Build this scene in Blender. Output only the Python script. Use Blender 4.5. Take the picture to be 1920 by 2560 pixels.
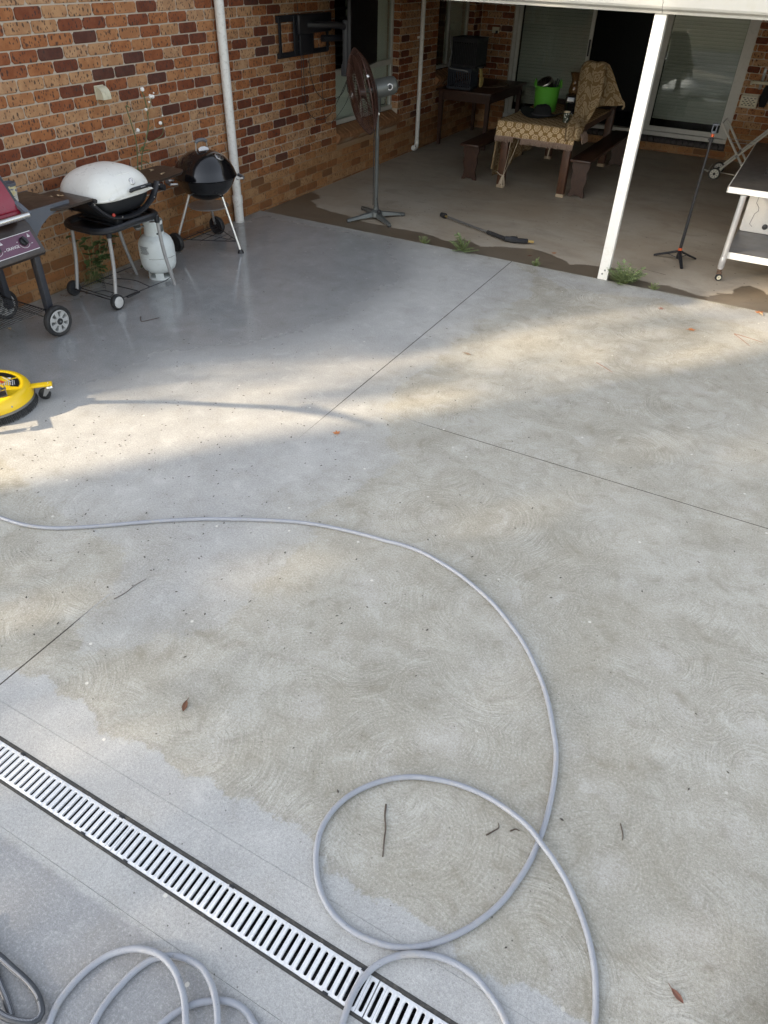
import bpy, bmesh, math, random
import numpy as np
from mathutils import Matrix, Vector, noise as mnoise

random.seed(7)
rng = np.random.default_rng(7)
for o in list(bpy.data.objects):
    bpy.data.objects.remove(o)
scene = bpy.context.scene
COL = scene.collection
R = math.radians

# ------------------------------------------------------------------ camera
CAM_POS = Vector((5.2, 0.0, 2.375))
CAM_ROT = Matrix.Rotation(R(27.2567), 3, 'Z') @ Matrix.Rotation(R(51.4555), 3, 'X') @ Matrix.Rotation(R(2.0479), 3, 'Z')
cd = bpy.data.cameras.new('camera')
cd.sensor_fit = 'VERTICAL'
cd.sensor_height = 36.0
cd.sensor_width = 27.0
cd.lens = 36.0 * 1770.7 / 2560.0
cd.clip_start = 0.05
cd.clip_end = 500.0
cam = bpy.data.objects.new('camera', cd)
cam.matrix_world = Matrix.Translation(CAM_POS) @ CAM_ROT.to_4x4()
COL.objects.link(cam)
scene.camera = cam

# ------------------------------------------------------------------ sky, sun, exposure
SUN_EL = R(21.0)
SUN_H = Vector((-0.65, -0.76)).normalized()
world = bpy.data.worlds.new('World')
scene.world = world
world.use_nodes = True
wn = world.node_tree
wn.nodes.clear()
sky = wn.nodes.new('ShaderNodeTexSky')
sky.sky_type = 'NISHITA'
sky.sun_disc = False
sky.sun_elevation = SUN_EL
sky.sun_rotation = math.atan2(SUN_H.x, SUN_H.y)
sky.air_density = 1.0
sky.dust_density = 1.6
sky.ozone_density = 0.0
bg = wn.nodes.new('ShaderNodeBackground')
bg.inputs['Strength'].default_value = 0.15
wo = wn.nodes.new('ShaderNodeOutputWorld')
hs = wn.nodes.new('ShaderNodeHueSaturation')      # sky desaturated to keep the shade from turning blue
hs.inputs['Saturation'].default_value = 0.42
wn.links.new(sky.outputs[0], hs.inputs['Color'])
wn.links.new(hs.outputs[0], bg.inputs[0])
wn.links.new(bg.outputs[0], wo.inputs[0])
sl = bpy.data.lights.new('sun', 'SUN')
sl.energy = 4.0
sl.angle = R(0.8)
sl.color = (1.0, 0.82, 0.58)
sun = bpy.data.objects.new('sun', sl)
sdir = Vector((-SUN_H.x * math.cos(SUN_EL), -SUN_H.y * math.cos(SUN_EL), -math.sin(SUN_EL)))
sun.rotation_euler = sdir.to_track_quat('-Z', 'Y').to_euler()
sun.location = (-6, -7, 8)
COL.objects.link(sun)
scene.view_settings.view_transform = 'Standard'
scene.view_settings.look = 'None'
scene.view_settings.gamma = 1.0
scene.view_settings.exposure = 1.74
scene.view_settings.use_curve_mapping = False


# ------------------------------------------------------------------ node helpers
class NT:
    def __init__(self, m):
        m.use_nodes = True
        self.t = m.node_tree
        self.t.nodes.clear()
        self.out = self.t.nodes.new('ShaderNodeOutputMaterial')

    def n(self, kind, ins=None, **props):
        nd = self.t.nodes.new('ShaderNode' + kind)
        for k, v in props.items():
            setattr(nd, k, v)
        for k, v in (ins or {}).items():
            s = nd.inputs[k]
            if isinstance(v, bpy.types.NodeSocket):
                self.t.links.new(v, s)
            else:
                s.default_value = v
        return nd

    def m(self, op, a, b=0.0, c=0.0, clamp=False):
        nd = self.n('Math', {0: a, 1: b, 2: c}, operation=op)
        nd.use_clamp = clamp
        return nd.outputs[0]

    def v(self, op, a, b=(0, 0, 0), scale=1.0):
        nd = self.n('VectorMath', {0: a, 1: b}, operation=op)
        nd.inputs[3].default_value = scale
        return nd.outputs['Value'] if op in ('LENGTH', 'DISTANCE', 'DOT_PRODUCT') else nd.outputs[0]

    def mix(self, f, a, b, blend='MIX'):
        nd = self.n('Mix', data_type='RGBA', blend_type=blend)
        for k, v in ((0, f), (6, a), (7, b)):
            if isinstance(v, bpy.types.NodeSocket):
                self.t.links.new(v, nd.inputs[k])
            else:
                nd.inputs[k].default_value = v if k == 0 else (*v[:3], 1.0)
        return nd.outputs[2]

    def step(self, x, lo, hi):
        nd = self.n('MapRange', {0: x, 1: lo, 2: hi, 3: 0.0, 4: 1.0}, interpolation_type='SMOOTHSTEP')
        return nd.outputs[0]

    def noise(self, vec, scale, detail=4.0, rough=0.55, dist=0.0):
        return self.n('TexNoise', {'Vector': vec, 'Scale': scale, 'Detail': detail, 'Roughness': rough, 'Distortion': dist})

    def bsdf(self, **ins):
        b = self.n('BsdfPrincipled')
        for k, v in ins.items():
            s = b.inputs[k.replace('_', ' ')]
            if isinstance(v, bpy.types.NodeSocket):
                self.t.links.new(v, s)
            else:
                s.default_value = v if not (isinstance(v, tuple) and len(v) == 3) else (*v, 1.0)
        self.t.links.new(b.outputs[0], self.out.inputs[0])
        return b

    def bump(self, h, strength=0.3, dist=0.01):
        return self.n('Bump', {'Height': h, 'Strength': strength, 'Distance': dist}).outputs[0]


MATS = {}


def mat(name, col, rough=0.5, metal=0.0, var=0.12, scale=9.0, bump=0.0, bscale=60.0, dirt=0.0, dcol=(0.12, 0.10, 0.07), coat=0.0, spec=0.5):
    """plain painted / plastic / metal surface with uneven tone, gloss and some dirt"""
    if name in MATS:
        return MATS[name]
    m = bpy.data.materials.new(name)
    g = NT(m)
    p = g.n('TexCoord').outputs['Object']
    a = g.noise(p, scale, 5.0, 0.6).outputs[0]
    lo = tuple(c * (1 - var) for c in col)
    hi = tuple(min(1.0, c * (1 + var)) for c in col)
    c = g.mix(a, lo, hi)
    if dirt:
        d = g.noise(p, scale * 2.3, 8.0, 0.7).outputs[0]
        c = g.mix(g.m('MULTIPLY', g.step(d, 0.48, 0.72), dirt), c, dcol)
    r = g.m('ADD', g.m('MULTIPLY', g.noise(p, scale * 3, 3.0).outputs[0], 0.22), rough - 0.11, clamp=True)
    ins = dict(Base_Color=c, Roughness=r, Metallic=metal, Specular_IOR_Level=spec)
    if coat:
        ins['Coat_Weight'] = coat
        ins['Coat_Roughness'] = 0.12
    if bump:
        ins['Normal'] = g.bump(g.noise(p, bscale, 4.0).outputs[0], bump, 0.004)
    g.bsdf(**ins)
    MATS[name] = m
    return m


# ------------------------------------------------------------------ mesh helpers
I4 = Matrix.Identity(4)


def T(x, y, z):
    return Matrix.Translation((x, y, z))


def RZ(d):
    return Matrix.Rotation(R(d), 4, 'Z')


def RX(d):
    return Matrix.Rotation(R(d), 4, 'X')


def RY(d):
    return Matrix.Rotation(R(d), 4, 'Y')


def frame(origin, zdir, xhint=(1, 0, 0)):
    z = Vector(zdir).normalized()
    x = Vector(xhint)
    x = x - z * x.dot(z)
    if x.length < 1e-4:
        x = Vector((0, 1, 0)) - z * z.y
    x.normalize()
    y = z.cross(x)
    M = Matrix((x, y, z)).transposed().to_4x4()
    M.translation = Vector(origin)
    return M


class MB:
    def __init__(self):
        self.v = []
        self.f = []
        self.uv = {}

    def add(self, vs, fs, M=I4):
        o = len(self.v)
        self.v += [tuple(M @ Vector(p)) for p in vs]
        self.f += [tuple(i + o for i in f) for f in fs]
        return self

    def box(self, x0, x1, y0, y1, z0, z1, bev=0.0, M=I4):
        if bev <= 0:
            vs = [(x, y, z) for z in (z0, z1) for y in (y0, y1) for x in (x0, x1)]
            fs = [(0, 2, 3, 1), (4, 5, 7, 6), (0, 1, 5, 4), (2, 6, 7, 3), (0, 4, 6, 2), (1, 3, 7, 5)]
            return self.add(vs, fs, M)
        bm = bmesh.new()
        bmesh.ops.create_cube(bm, size=1.0)
        for q in bm.verts:
            q.co = Vector(((x0 + x1) / 2 + q.co.x * (x1 - x0), (y0 + y1) / 2 + q.co.y * (y1 - y0), (z0 + z1) / 2 + q.co.z * (z1 - z0)))
        bmesh.ops.bevel(bm, geom=bm.edges[:], offset=bev, segments=2, affect='EDGES', profile=0.5)
        bm.verts.index_update()
        self.add([q.co[:] for q in bm.verts], [tuple(q.index for q in f.verts) for f in bm.faces], M)
        bm.free()
        return self

    def tube(self, pts, r, n=8, closed=False, M=I4, flat=1.0, up=None):
        P = [Vector(p) for p in pts]
        k = len(P)
        rs = r if isinstance(r, (list, tuple)) else [r] * k
        vs, fs = [], []
        prev = None
        for i in range(k):
            if closed:
                t = (P[(i + 1) % k] - P[i - 1]).normalized()
            else:
                t = (P[min(i + 1, k - 1)] - P[max(i - 1, 0)]).normalized()
            if up is not None:
                a = Vector(up)
            elif prev is None:
                a = Vector((0, 0, 1)) if abs(t.z) < 0.9 else Vector((1, 0, 0))
            else:
                a = prev
            a = a - t * a.dot(t)
            if a.length < 1e-6:
                a = Vector((1, 0, 0)) - t * t.x
            a.normalize()
            prev = a
            b = t.cross(a)
            for j in range(n):
                q = 2 * math.pi * (j + 0.5) / n
                vs.append(P[i] + (a * math.cos(q) * flat + b * math.sin(q)) * rs[i])
        m = k if closed else k - 1
        for i in range(m):
            for j in range(n):
                a0, a1 = i * n + j, i * n + (j + 1) % n
                b0, b1 = ((i + 1) % k) * n + j, ((i + 1) % k) * n + (j + 1) % n
                fs.append((a0, a1, b1, b0))
        if not closed:
            fs.append(tuple(reversed(range(n))))
            fs.append(tuple(range((k - 1) * n, k * n)))
        return self.add(vs, fs, M)

    def lathe(self, prof, n=24, M=I4, sx=1.0, sy=1.0, a0=0.0, a1=360.0, caps=True):
        full = abs(a1 - a0) >= 359.9
        na = n if full else n + 1
        vs, fs = [], []
        for (r, z) in prof:
            for j in range(na):
                q = R(a0 + (a1 - a0) * j / n)
                vs.append((r * math.cos(q) * sx, r * math.sin(q) * sy, z))
        for i in range(len(prof) - 1):
            for j in range(n):
                j1 = (j + 1) % na
                fs.append((i * na + j, i * na + j1, (i + 1) * na + j1, (i + 1) * na + j))
        if full and caps:
            if prof[0][0] > 1e-5:
                fs.append(tuple(reversed(range(na))))
            if prof[-1][0] > 1e-5:
                k = (len(prof) - 1) * na
                fs.append(tuple(range(k, k + na)))
        return self.add(vs, fs, M)

    def prism(self, poly, d, M=I4):
        n = len(poly)
        vs = [(x, y, 0) for x, y in poly] + [(x, y, d) for x, y in poly]
        fs = [tuple(reversed(range(n))), tuple(range(n, 2 * n))]
        fs += [(i, (i + 1) % n, n + (i + 1) % n, n + i) for i in range(n)]
        return self.add(vs, fs, M)

    def sheet(self, rows, M=I4):
        k, n = len(rows), len(rows[0])
        vs = [p for r in rows for p in r]
        fs = [(i * n + j, i * n + j + 1, (i + 1) * n + j + 1, (i + 1) * n + j) for i in range(k - 1) for j in range(n - 1)]
        return self.add(vs, fs, M)

    def mesh(self, name, m=None, angle=38.0):
        me = bpy.data.meshes.new(name)
        me.from_pydata(self.v, [], self.f)
        me.validate()
        if angle is not None:
            me.shade_smooth()
            me.set_sharp_from_angle(angle=R(angle))
        if m:
            me.materials.append(m)
        return me


def O(name, mb, m, parent=None, angle=38.0, fix=True):
    me = mb.mesh(name, m, angle) if isinstance(mb, MB) else mb
    if fix and isinstance(mb, MB) and len(me.polygons) < 60000:
        bm = bmesh.new()
        bm.from_mesh(me)
        bmesh.ops.remove_doubles(bm, verts=bm.verts, dist=1e-5)
        bmesh.ops.recalc_face_normals(bm, faces=bm.faces)
        bm.to_mesh(me)
        bm.free()
        if angle is not None:
            me.set_sharp_from_angle(angle=R(angle))
    o = bpy.data.objects.new(name, me)
    COL.objects.link(o)
    if parent is not None:
        o.parent = parent
    return o


def tag(o, label, cat, group=None):
    o['label'] = label
    o['category'] = cat
    if group:
        o['group'] = group
    return o


def thing(name, label, cat, loc=(0, 0, 0), rz=0.0, group=None):
    o = bpy.data.objects.new(name, None)
    o.empty_display_size = 0.1
    o.location = loc
    o.rotation_euler = (0, 0, R(rz))
    COL.objects.link(o)
    return tag(o, label, cat, group)


def struct(o):
    o['kind'] = 'structure'
    return o


def smooth_path(P, sub=6, closed=False):
    P = [Vector(p) for p in P]
    n = len(P)
    out = []
    rngi = range(n if closed else n - 1)
    for i in rngi:
        p0 = P[(i - 1) % n] if closed or i > 0 else P[0]
        p1 = P[i]
        p2 = P[(i + 1) % n]
        p3 = P[(i + 2) % n] if closed or i + 2 < n else P[-1]
        for s in range(sub):
            t = s / sub
            out.append(0.5 * ((2 * p1) + (p2 - p0) * t + (2 * p0 - 5 * p1 + 4 * p2 - p3) * t * t + (3 * p1 - p0 - 3 * p2 + p3) * t ** 3))
    if not closed:
        out.append(P[-1])
    return out


def text_mesh(name, body, size, m, M, parent, depth=0.0006, shear=0.0, align='CENTER'):
    cu = bpy.data.curves.new(name, 'FONT')
    cu.body = body
    cu.size = size
    cu.extrude = depth
    cu.shear = shear
    cu.align_x = align
    cu.align_y = 'CENTER'
    cu.resolution_u = 3
    t = bpy.data.objects.new(name, cu)
    COL.objects.link(t)
    bpy.context.view_layer.update()
    dg = bpy.context.evaluated_depsgraph_get()
    me = bpy.data.meshes.new_from_object(t.evaluated_get(dg))
    bpy.data.objects.remove(t)
    me.transform(M)
    me.materials.clear()
    me.materials.append(m)
    o = bpy.data.objects.new(name, me)
    COL.objects.link(o)
    o.parent = parent
    return o


def cam_px(P):
    """normalised picture position of a world point (0..1 in x and y) and its distance"""
    q = CAM_ROT.transposed() @ (Vector(P) - CAM_POS)
    if q.z > -0.05:
        return None
    return (0.5 + 1770.7 * q.x / -q.z / 1920.0, 0.5 - 1770.7 * q.y / -q.z / 2560.0, (Vector(P) - CAM_POS).length)


def sdf(poly, X, Y):
    """signed distance to a polygon, positive inside"""
    P = np.array(poly)
    d = np.full(X.shape, 1e9)
    ins = np.zeros(X.shape, bool)
    for i in range(len(P)):
        a, b = P[i], P[(i + 1) % len(P)]
        e = b - a
        wx, wy = X - a[0], Y - a[1]
        t = np.clip((wx * e[0] + wy * e[1]) / max(1e-12, e @ e), 0, 1)
        d = np.minimum(d, np.hypot(wx - e[0] * t, wy - e[1] * t))
        c = ((a[1] > Y) != (b[1] > Y))
        with np.errstate(divide='ignore', invalid='ignore'):
            xx = (b[0] - a[0]) * (Y - a[1]) / (b[1] - a[1] if b[1] != a[1] else 1e-12) + a[0]
        ins ^= c & (X < xx)
    return np.where(ins, d, -d)

# ------------------------------------------------------------------ outlines of washed and wet areas on the concrete (metres)
CLEAN_DRAIN = [(2.162, 0.753), (2.954, 0.936), (3.047, 0.963), (3.159, 0.959), (3.244, 0.967), (3.333, 0.967), (3.422, 0.943), (3.513, 0.916), (3.615, 0.921), (3.726, 0.927), (3.827, 0.940), (3.994, 0.956), (4.167, 0.965), (4.344, 0.959), (4.395, 0.955), (4.461, 0.939), (4.534, 0.898), (4.592, 0.888), (4.678, 0.915), (4.751, 0.915), (4.816, 0.924), (4.885, 0.923), (4.958, 0.912), (4.996, 0.914), (5.015, 0.888), (5.046, 0.862), (5.107, 0.867), (5.167, 0.871), (5.249, 0.894), (5.333, 0.907), (5.417, 0.915), (5.473, 0.914), (5.696, 0.936), (5.902, 0.941), (4.153, -0.023), (3.356, 0.041)]
CLEAN_WALL = [(3.029, 1.424), (3.094, 1.211), (3.162, 1.159), (3.224, 1.177), (3.380, 1.297), (3.500, 1.439), (3.610, 1.548), (3.604, 1.728), (3.606, 1.895), (3.624, 2.052), (3.628, 2.298), (3.484, 2.404), (3.634, 2.739), (3.701, 3.145), (3.383, 3.427), (3.247, 3.964), (3.330, 4.446), (3.340, 5.027), (3.355, 5.603), (3.499, 6.010), (3.367, 6.504), (3.010, 6.762), (-0.025, 6.805), (0.074, 3.242), (0.476, 2.014), (0.921, 1.728), (1.727, 1.919), (2.162, 1.824), (2.576, 1.717), (2.911, 1.736)]
CLEAN_EDGE = [(3.281, 6.753), (5.938, 6.729), (5.949, 6.311), (5.417, 6.328), (4.977, 6.333), (4.504, 6.543), (4.007, 6.389), (3.716, 6.373), (3.367, 6.504)]
WET = [(0.065, 2.574), (0.043, 3.267), (-0.025, 6.805), (1.792, 6.757), (2.444, 5.907), (2.470, 4.752), (2.217, 3.989), (1.671, 3.419), (1.657, 2.923), (1.162, 2.371), (0.912, 1.989)]
STAIN = [(-0.018, 6.875), (-0.052, 7.564), (-0.007, 7.801), (0.115, 7.783), (0.264, 7.649), (0.217, 7.486), (0.420, 7.309), (0.671, 7.237), (0.865, 7.194), (1.171, 7.118), (1.489, 7.114), (1.598, 7.131), (1.762, 7.135), (2.033, 7.075), (2.212, 7.029), (2.340, 7.179), (2.474, 7.137), (2.571, 7.041), (2.754, 7.194), (3.089, 7.289), (3.288, 7.235), (3.495, 7.135), (3.524, 7.039), (3.661, 7.157), (3.796, 7.160), (3.927, 7.189), (4.066, 7.175), (4.208, 7.000), (4.380, 6.982), (4.512, 7.004), (4.679, 6.926), (4.782, 6.872), (4.874, 6.872), (4.918, 7.079), (5.027, 7.089), (5.089, 7.343), (5.162, 7.437), (5.272, 7.367), (5.334, 7.285), (5.928, 7.400), (5.946, 6.712), (5.394, 6.650), (4.161, 6.662), (1.811, 6.722), (-0.004, 6.774)]
HOSE_A = [(1.967, 1.560), (2.146, 1.587), (2.238, 1.597), (2.334, 1.617), (2.437, 1.659), (2.516, 1.707), (2.654, 1.808), (2.787, 1.916), (2.927, 2.021), (3.076, 2.120), (3.233, 2.208), (3.395, 2.292), (3.508, 2.341), (3.627, 2.378), (3.751, 2.405), (3.877, 2.426), (3.952, 2.434), (4.050, 2.450), (4.155, 2.450), (4.252, 2.434), (4.379, 2.400), (4.497, 2.351), (4.601, 2.298), (4.709, 2.222), (4.804, 2.143), (4.888, 2.051), (4.962, 1.955), (5.015, 1.867), (5.063, 1.771), (5.090, 1.714), (5.109, 1.659), (5.127, 1.587), (5.143, 1.493), (5.153, 1.400), (5.154, 1.323), (5.150, 1.238), (5.134, 1.152), (5.115, 1.080), (5.084, 1.010), (5.046, 0.947), (4.996, 0.885), (4.941, 0.835), (4.891, 0.805), (4.835, 0.786), (4.760, 0.775), (4.687, 0.782), (4.626, 0.806), (4.578, 0.841), (4.538, 0.888), (4.509, 0.937), (4.487, 1.001), (4.486, 1.072), (4.505, 1.145), (4.545, 1.214), (4.599, 1.275), (4.661, 1.322), (4.732, 1.355), (4.813, 1.379), (4.885, 1.389), (4.959, 1.389), (5.039, 1.372), (5.112, 1.345), (5.164, 1.313), (5.223, 1.279), (5.283, 1.235), (5.338, 1.178), (5.388, 1.110), (5.425, 1.040), (5.448, 0.973), (5.464, 0.900)]
HOSE_B = [(5.257, 0.765), (5.217, 0.801), (5.172, 0.825), (5.122, 0.843), (5.064, 0.848), (5.010, 0.840), (4.961, 0.821), (4.916, 0.795), (4.876, 0.759), (4.847, 0.716), (4.834, 0.671), (4.831, 0.625), (4.836, 0.579), (4.842, 0.546)]
HOSE_3 = [(4.642, 0.423), (4.623, 0.434), (4.588, 0.448), (4.542, 0.447), (4.492, 0.426), (4.451, 0.394), (4.421, 0.357), (4.401, 0.311), (4.398, 0.288)]
HOSE_1 = [(4.135, 0.142), (4.125, 0.168), (4.112, 0.203), (4.110, 0.254), (4.119, 0.308), (4.144, 0.363), (4.190, 0.405), (4.242, 0.428), (4.294, 0.436), (4.348, 0.426), (4.394, 0.402), (4.428, 0.378), (4.460, 0.344), (4.473, 0.325)]
HOSE_2 = [(4.547, 0.366), (4.523, 0.403), (4.495, 0.429), (4.455, 0.455), (4.404, 0.472), (4.349, 0.469), (4.301, 0.450), (4.264, 0.419), (4.242, 0.372), (4.231, 0.316), (4.228, 0.267), (4.234, 0.224), (4.243, 0.198)]
HOSE_L = [(3.785, 0.204), (3.871, 0.206), (3.931, 0.204), (3.990, 0.202), (4.043, 0.193), (4.079, 0.178), (4.098, 0.163), (4.096, 0.144), (4.072, 0.128), (4.029, 0.113), (3.993, 0.109), (3.939, 0.107)]
HOSE_M = [(3.857, 0.188), (3.930, 0.159), (3.982, 0.140), (4.043, 0.112), (4.073, 0.099)]

# ------------------------------------------------------------------ surface materials
def concrete_yard():
    m = bpy.data.materials.new('swirl_finished_concrete')
    g = NT(m)
    p = g.n('NewGeometry').outputs['Position']
    cl = g.n('Attribute', attribute_name='clean').outputs['Fac']
    rn = g.n('Attribute', attribute_name='rinsed').outputs['Fac']
    wt = g.n('Attribute', attribute_name='wet').outputs['Fac']
    big = g.noise(p, 0.9, 5.0, 0.6).outputs[0]
    mid = g.noise(p, 4.5, 6.0, 0.62).outputs[0]
    fine = g.noise(p, 55.0, 6.0, 0.7).outputs[0]
    grit = g.noise(p, 260.0, 2.0, 0.6).outputs[0]
    midn = g.m('SUBTRACT', mid, 0.5)
    c0 = g.m('ADD', cl, g.m('ADD', g.m('MULTIPLY', midn, 0.22), g.m('MULTIPLY', g.m('SUBTRACT', fine, 0.5), 0.05)))
    clean = g.step(c0, -0.008, 0.016)
    r0 = g.m('ADD', rn, g.m('ADD', g.m('MULTIPLY', midn, 0.30), g.m('MULTIPLY', g.m('SUBTRACT', fine, 0.5), 0.06)))
    rinse = g.m('ADD', g.m('MULTIPLY', g.step(r0, -0.012, 0.03), 0.42), g.m('MULTIPLY', g.step(r0, -0.10, 0.45), 0.45))
    clean = g.m('MAXIMUM', clean, rinse)
    tide = g.step(g.m('ABSOLUTE', g.m('ADD', c0, 0.010)), 0.022, 0.004)
    wet = g.step(g.m('ADD', wt, g.m('MULTIPLY', midn, 0.5)), -0.25, 0.35)
    # fan shaped trowel swirls: arcs about scattered centres, each swept to one side, two overlapping sets
    wv = g.v('SCALE', g.v('SUBTRACT', g.noise(p, 3.0, 2.0).outputs[1], (0.5, 0.5, 0.5)), scale=0.07)
    pw = g.v('ADD', p, wv)
    rings, masks, cells = [], [], []
    for sc, off, sp_ in ((2.3, (0.0, 0.0, 0.0), 0.0070), (3.1, (3.7, 1.9, 0.0), 0.0062)):
        q = g.v('MULTIPLY', g.v('ADD', pw, off), (1.0, 1.0, 0.0))
        vo = g.n('TexVoronoi', {'Vector': q, 'Scale': sc, 'Randomness': 1.0}, voronoi_dimensions='2D')
        d2 = g.v('SUBTRACT', q, vo.outputs['Position'])
        ln = g.m('ADD', g.v('LENGTH', d2), 0.0001)
        an = g.m('MULTIPLY', g.n('SeparateColor', {0: vo.outputs['Color']}).outputs[0], 6.283)
        dv = g.n('CombineXYZ', {0: g.m('COSINE', an), 1: g.m('SINE', an), 2: 0.0}).outputs[0]
        ca = g.m('DIVIDE', g.v('DOT_PRODUCT', d2, dv), ln)
        th = g.m('ARCTAN2', g.n('SeparateXYZ', {0: d2}).outputs[1], g.n('SeparateXYZ', {0: d2}).outputs[0])
        seed = g.m('MULTIPLY', g.n('SeparateColor', {0: vo.outputs['Color']}).outputs[1], 90.0)
        # brush lines: noise drawn out along the arc, so the lines break and wander
        sv = g.n('CombineXYZ', {0: g.m('MULTIPLY', ln, 1.0 / sp_), 1: g.m('MULTIPLY', th, 1.6), 2: seed}).outputs[0]
        st = g.noise(sv, 1.0, 3.0, 0.65).outputs[0]
        rings.append(g.m('MULTIPLY', g.m('SUBTRACT', st, 0.5), 4.2))
        masks.append(g.m('MULTIPLY', g.step(ca, -0.35, 0.35), g.step(ln, 0.02, 0.07)))
        cells.append(g.m('MULTIPLY', ln, sc))
    inv = g.m('SUBTRACT', 1.0, masks[0])
    ring = g.m('ADD', g.m('MULTIPLY', rings[0], masks[0]), g.m('MULTIPLY', g.m('MULTIPLY', rings[1], masks[1]), inv))
    cell = g.m('ADD', g.m('MULTIPLY', cells[0], masks[0]), g.m('MULTIPLY', cells[1], inv))
    amp = g.m('MULTIPLY', g.step(mid, 0.25, 0.60), g.m('SUBTRACT', 1.0, g.m('MULTIPLY', clean, 0.72)))
    amp = g.m('MULTIPLY', amp, g.m('SUBTRACT', 1.0, g.m('MULTIPLY', wet, 0.7)))
    amp = g.m('MULTIPLY', amp, g.m('ADD', 0.30, g.m('MULTIPLY', g.step(g.noise(p, 0.75, 3.0, 0.6).outputs[0], 0.36, 0.60), 0.85)))
    ringa = g.m('MULTIPLY', ring, g.m('MULTIPLY', amp, g.m('ADD', 0.35, fine)))
    # colours
    dirty = g.mix(g.step(g.m('ADD', big, g.m('MULTIPLY', midn, 0.8)), 0.33, 0.72), (0.325, 0.305, 0.245), (0.43, 0.42, 0.37))
    dirty = g.mix(g.m('MULTIPLY', g.step(g.m('ADD', cell, g.m('MULTIPLY', midn, 0.9)), 0.30, 0.02), 0.55), dirty, (0.50, 0.485, 0.455))
    dirty = g.mix(g.m('MULTIPLY', g.step(g.noise(p, 1.9, 5.0, 0.62).outputs[0], 0.50, 0.70), 0.62), dirty, (0.245, 0.228, 0.175))
    cleanc = g.mix(g.step(g.m('ADD', big, g.m('MULTIPLY', midn, 0.7)), 0.35, 0.68), (0.36, 0.372, 0.388), (0.445, 0.455, 0.462))
    c = g.mix(clean, dirty, cleanc)
    c = g.mix(g.m('MULTIPLY', tide, g.m('MULTIPLY', g.step(mid, 0.42, 0.62), 0.35)), c, (0.20, 0.18, 0.14))
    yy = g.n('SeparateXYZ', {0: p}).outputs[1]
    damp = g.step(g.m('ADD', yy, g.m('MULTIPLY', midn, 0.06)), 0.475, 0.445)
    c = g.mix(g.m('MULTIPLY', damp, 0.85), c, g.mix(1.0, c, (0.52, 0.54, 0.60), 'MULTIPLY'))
    c = g.mix(g.m('MULTIPLY', g.m('ADD', 0.5, g.m('MULTIPLY', ringa, 0.5), clamp=True), 1.0), g.mix(0.38, c, (0.10, 0.09, 0.07)), g.mix(0.26, c, (0.85, 0.83, 0.78)))
    c = g.mix(g.m('MULTIPLY', g.step(grit, 0.36, 0.66), 0.26), c, (0.13, 0.12, 0.10))
    pore = g.noise(p, 105.0, 3.0, 0.75).outputs[0]
    c = g.mix(g.m('MULTIPLY', g.step(pore, 0.50, 0.70), g.m('SUBTRACT', 0.36, g.m('MULTIPLY', clean, 0.12))), c, (0.13, 0.12, 0.10))
    c = g.mix(g.m('MULTIPLY', g.step(pore, 0.50, 0.32), 0.20), c, (0.75, 0.74, 0.70))
    blot = g.noise(p, 7.5, 7.0, 0.72, 0.5).outputs[0]
    c = g.mix(g.m('MULTIPLY', g.step(blot, 0.50, 0.70), g.m('SUBTRACT', 0.46, g.m('MULTIPLY', clean, 0.30))), c, (0.20, 0.182, 0.135))
    c = g.mix(g.m('MULTIPLY', g.step(blot, 0.48, 0.30), 0.16), c, (0.72, 0.72, 0.70))
    # grit, pits and a few pale drips
    sp = g.n('TexVoronoi', {'Vector': p, 'Scale': 38.0, 'Randomness': 1.0}, voronoi_dimensions='2D')
    spot = g.m('MULTIPLY', g.step(sp.outputs['Distance'], 0.13, 0.07), g.step(g.n('SeparateColor', {0: sp.outputs['Color']}).outputs[0], 0.955, 0.975))
    spot = g.m('MULTIPLY', spot, g.step(g.noise(p, 0.8, 2.0).outputs[0], 0.42, 0.6))
    c = g.mix(g.m('MULTIPLY', spot, 0.75), c, (0.06, 0.055, 0.045))
    sp2 = g.n('TexVoronoi', {'Vector': p, 'Scale': 19.0, 'Randomness': 1.0}, voronoi_dimensions='2D')
    drip = g.m('MULTIPLY', g.step(sp2.outputs['Distance'], 0.16, 0.10), g.step(g.n('SeparateColor', {0: sp2.outputs['Color']}).outputs[1], 0.991, 0.996))
    c = g.mix(g.m('MULTIPLY', drip, 0.6), c, (0.72, 0.70, 0.64))
    wc = g.mix(1.0, c, (0.70, 0.71, 0.73), 'MULTIPLY')
    c = g.mix(g.m('MULTIPLY', wet, 0.9), c, wc)
    rough = g.m('ADD', 0.78, g.m('MULTIPLY', wet, g.m('ADD', -0.74, g.m('MULTIPLY', mid, 0.17))), clamp=True)
    h = g.m('ADD', g.m('MULTIPLY', ringa, 0.55), g.m('MULTIPLY', g.m('ADD', g.m('MULTIPLY', fine, 0.9), grit), g.m('SUBTRACT', 0.95, g.m('MULTIPLY', wet, 0.91))))
    g.bsdf(Base_Color=c, Roughness=rough, Normal=g.bump(h, 0.42, 0.0035), Specular_IOR_Level=g.m('ADD', 0.25, g.m('MULTIPLY', wet, 0.45)))
    return m


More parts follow.
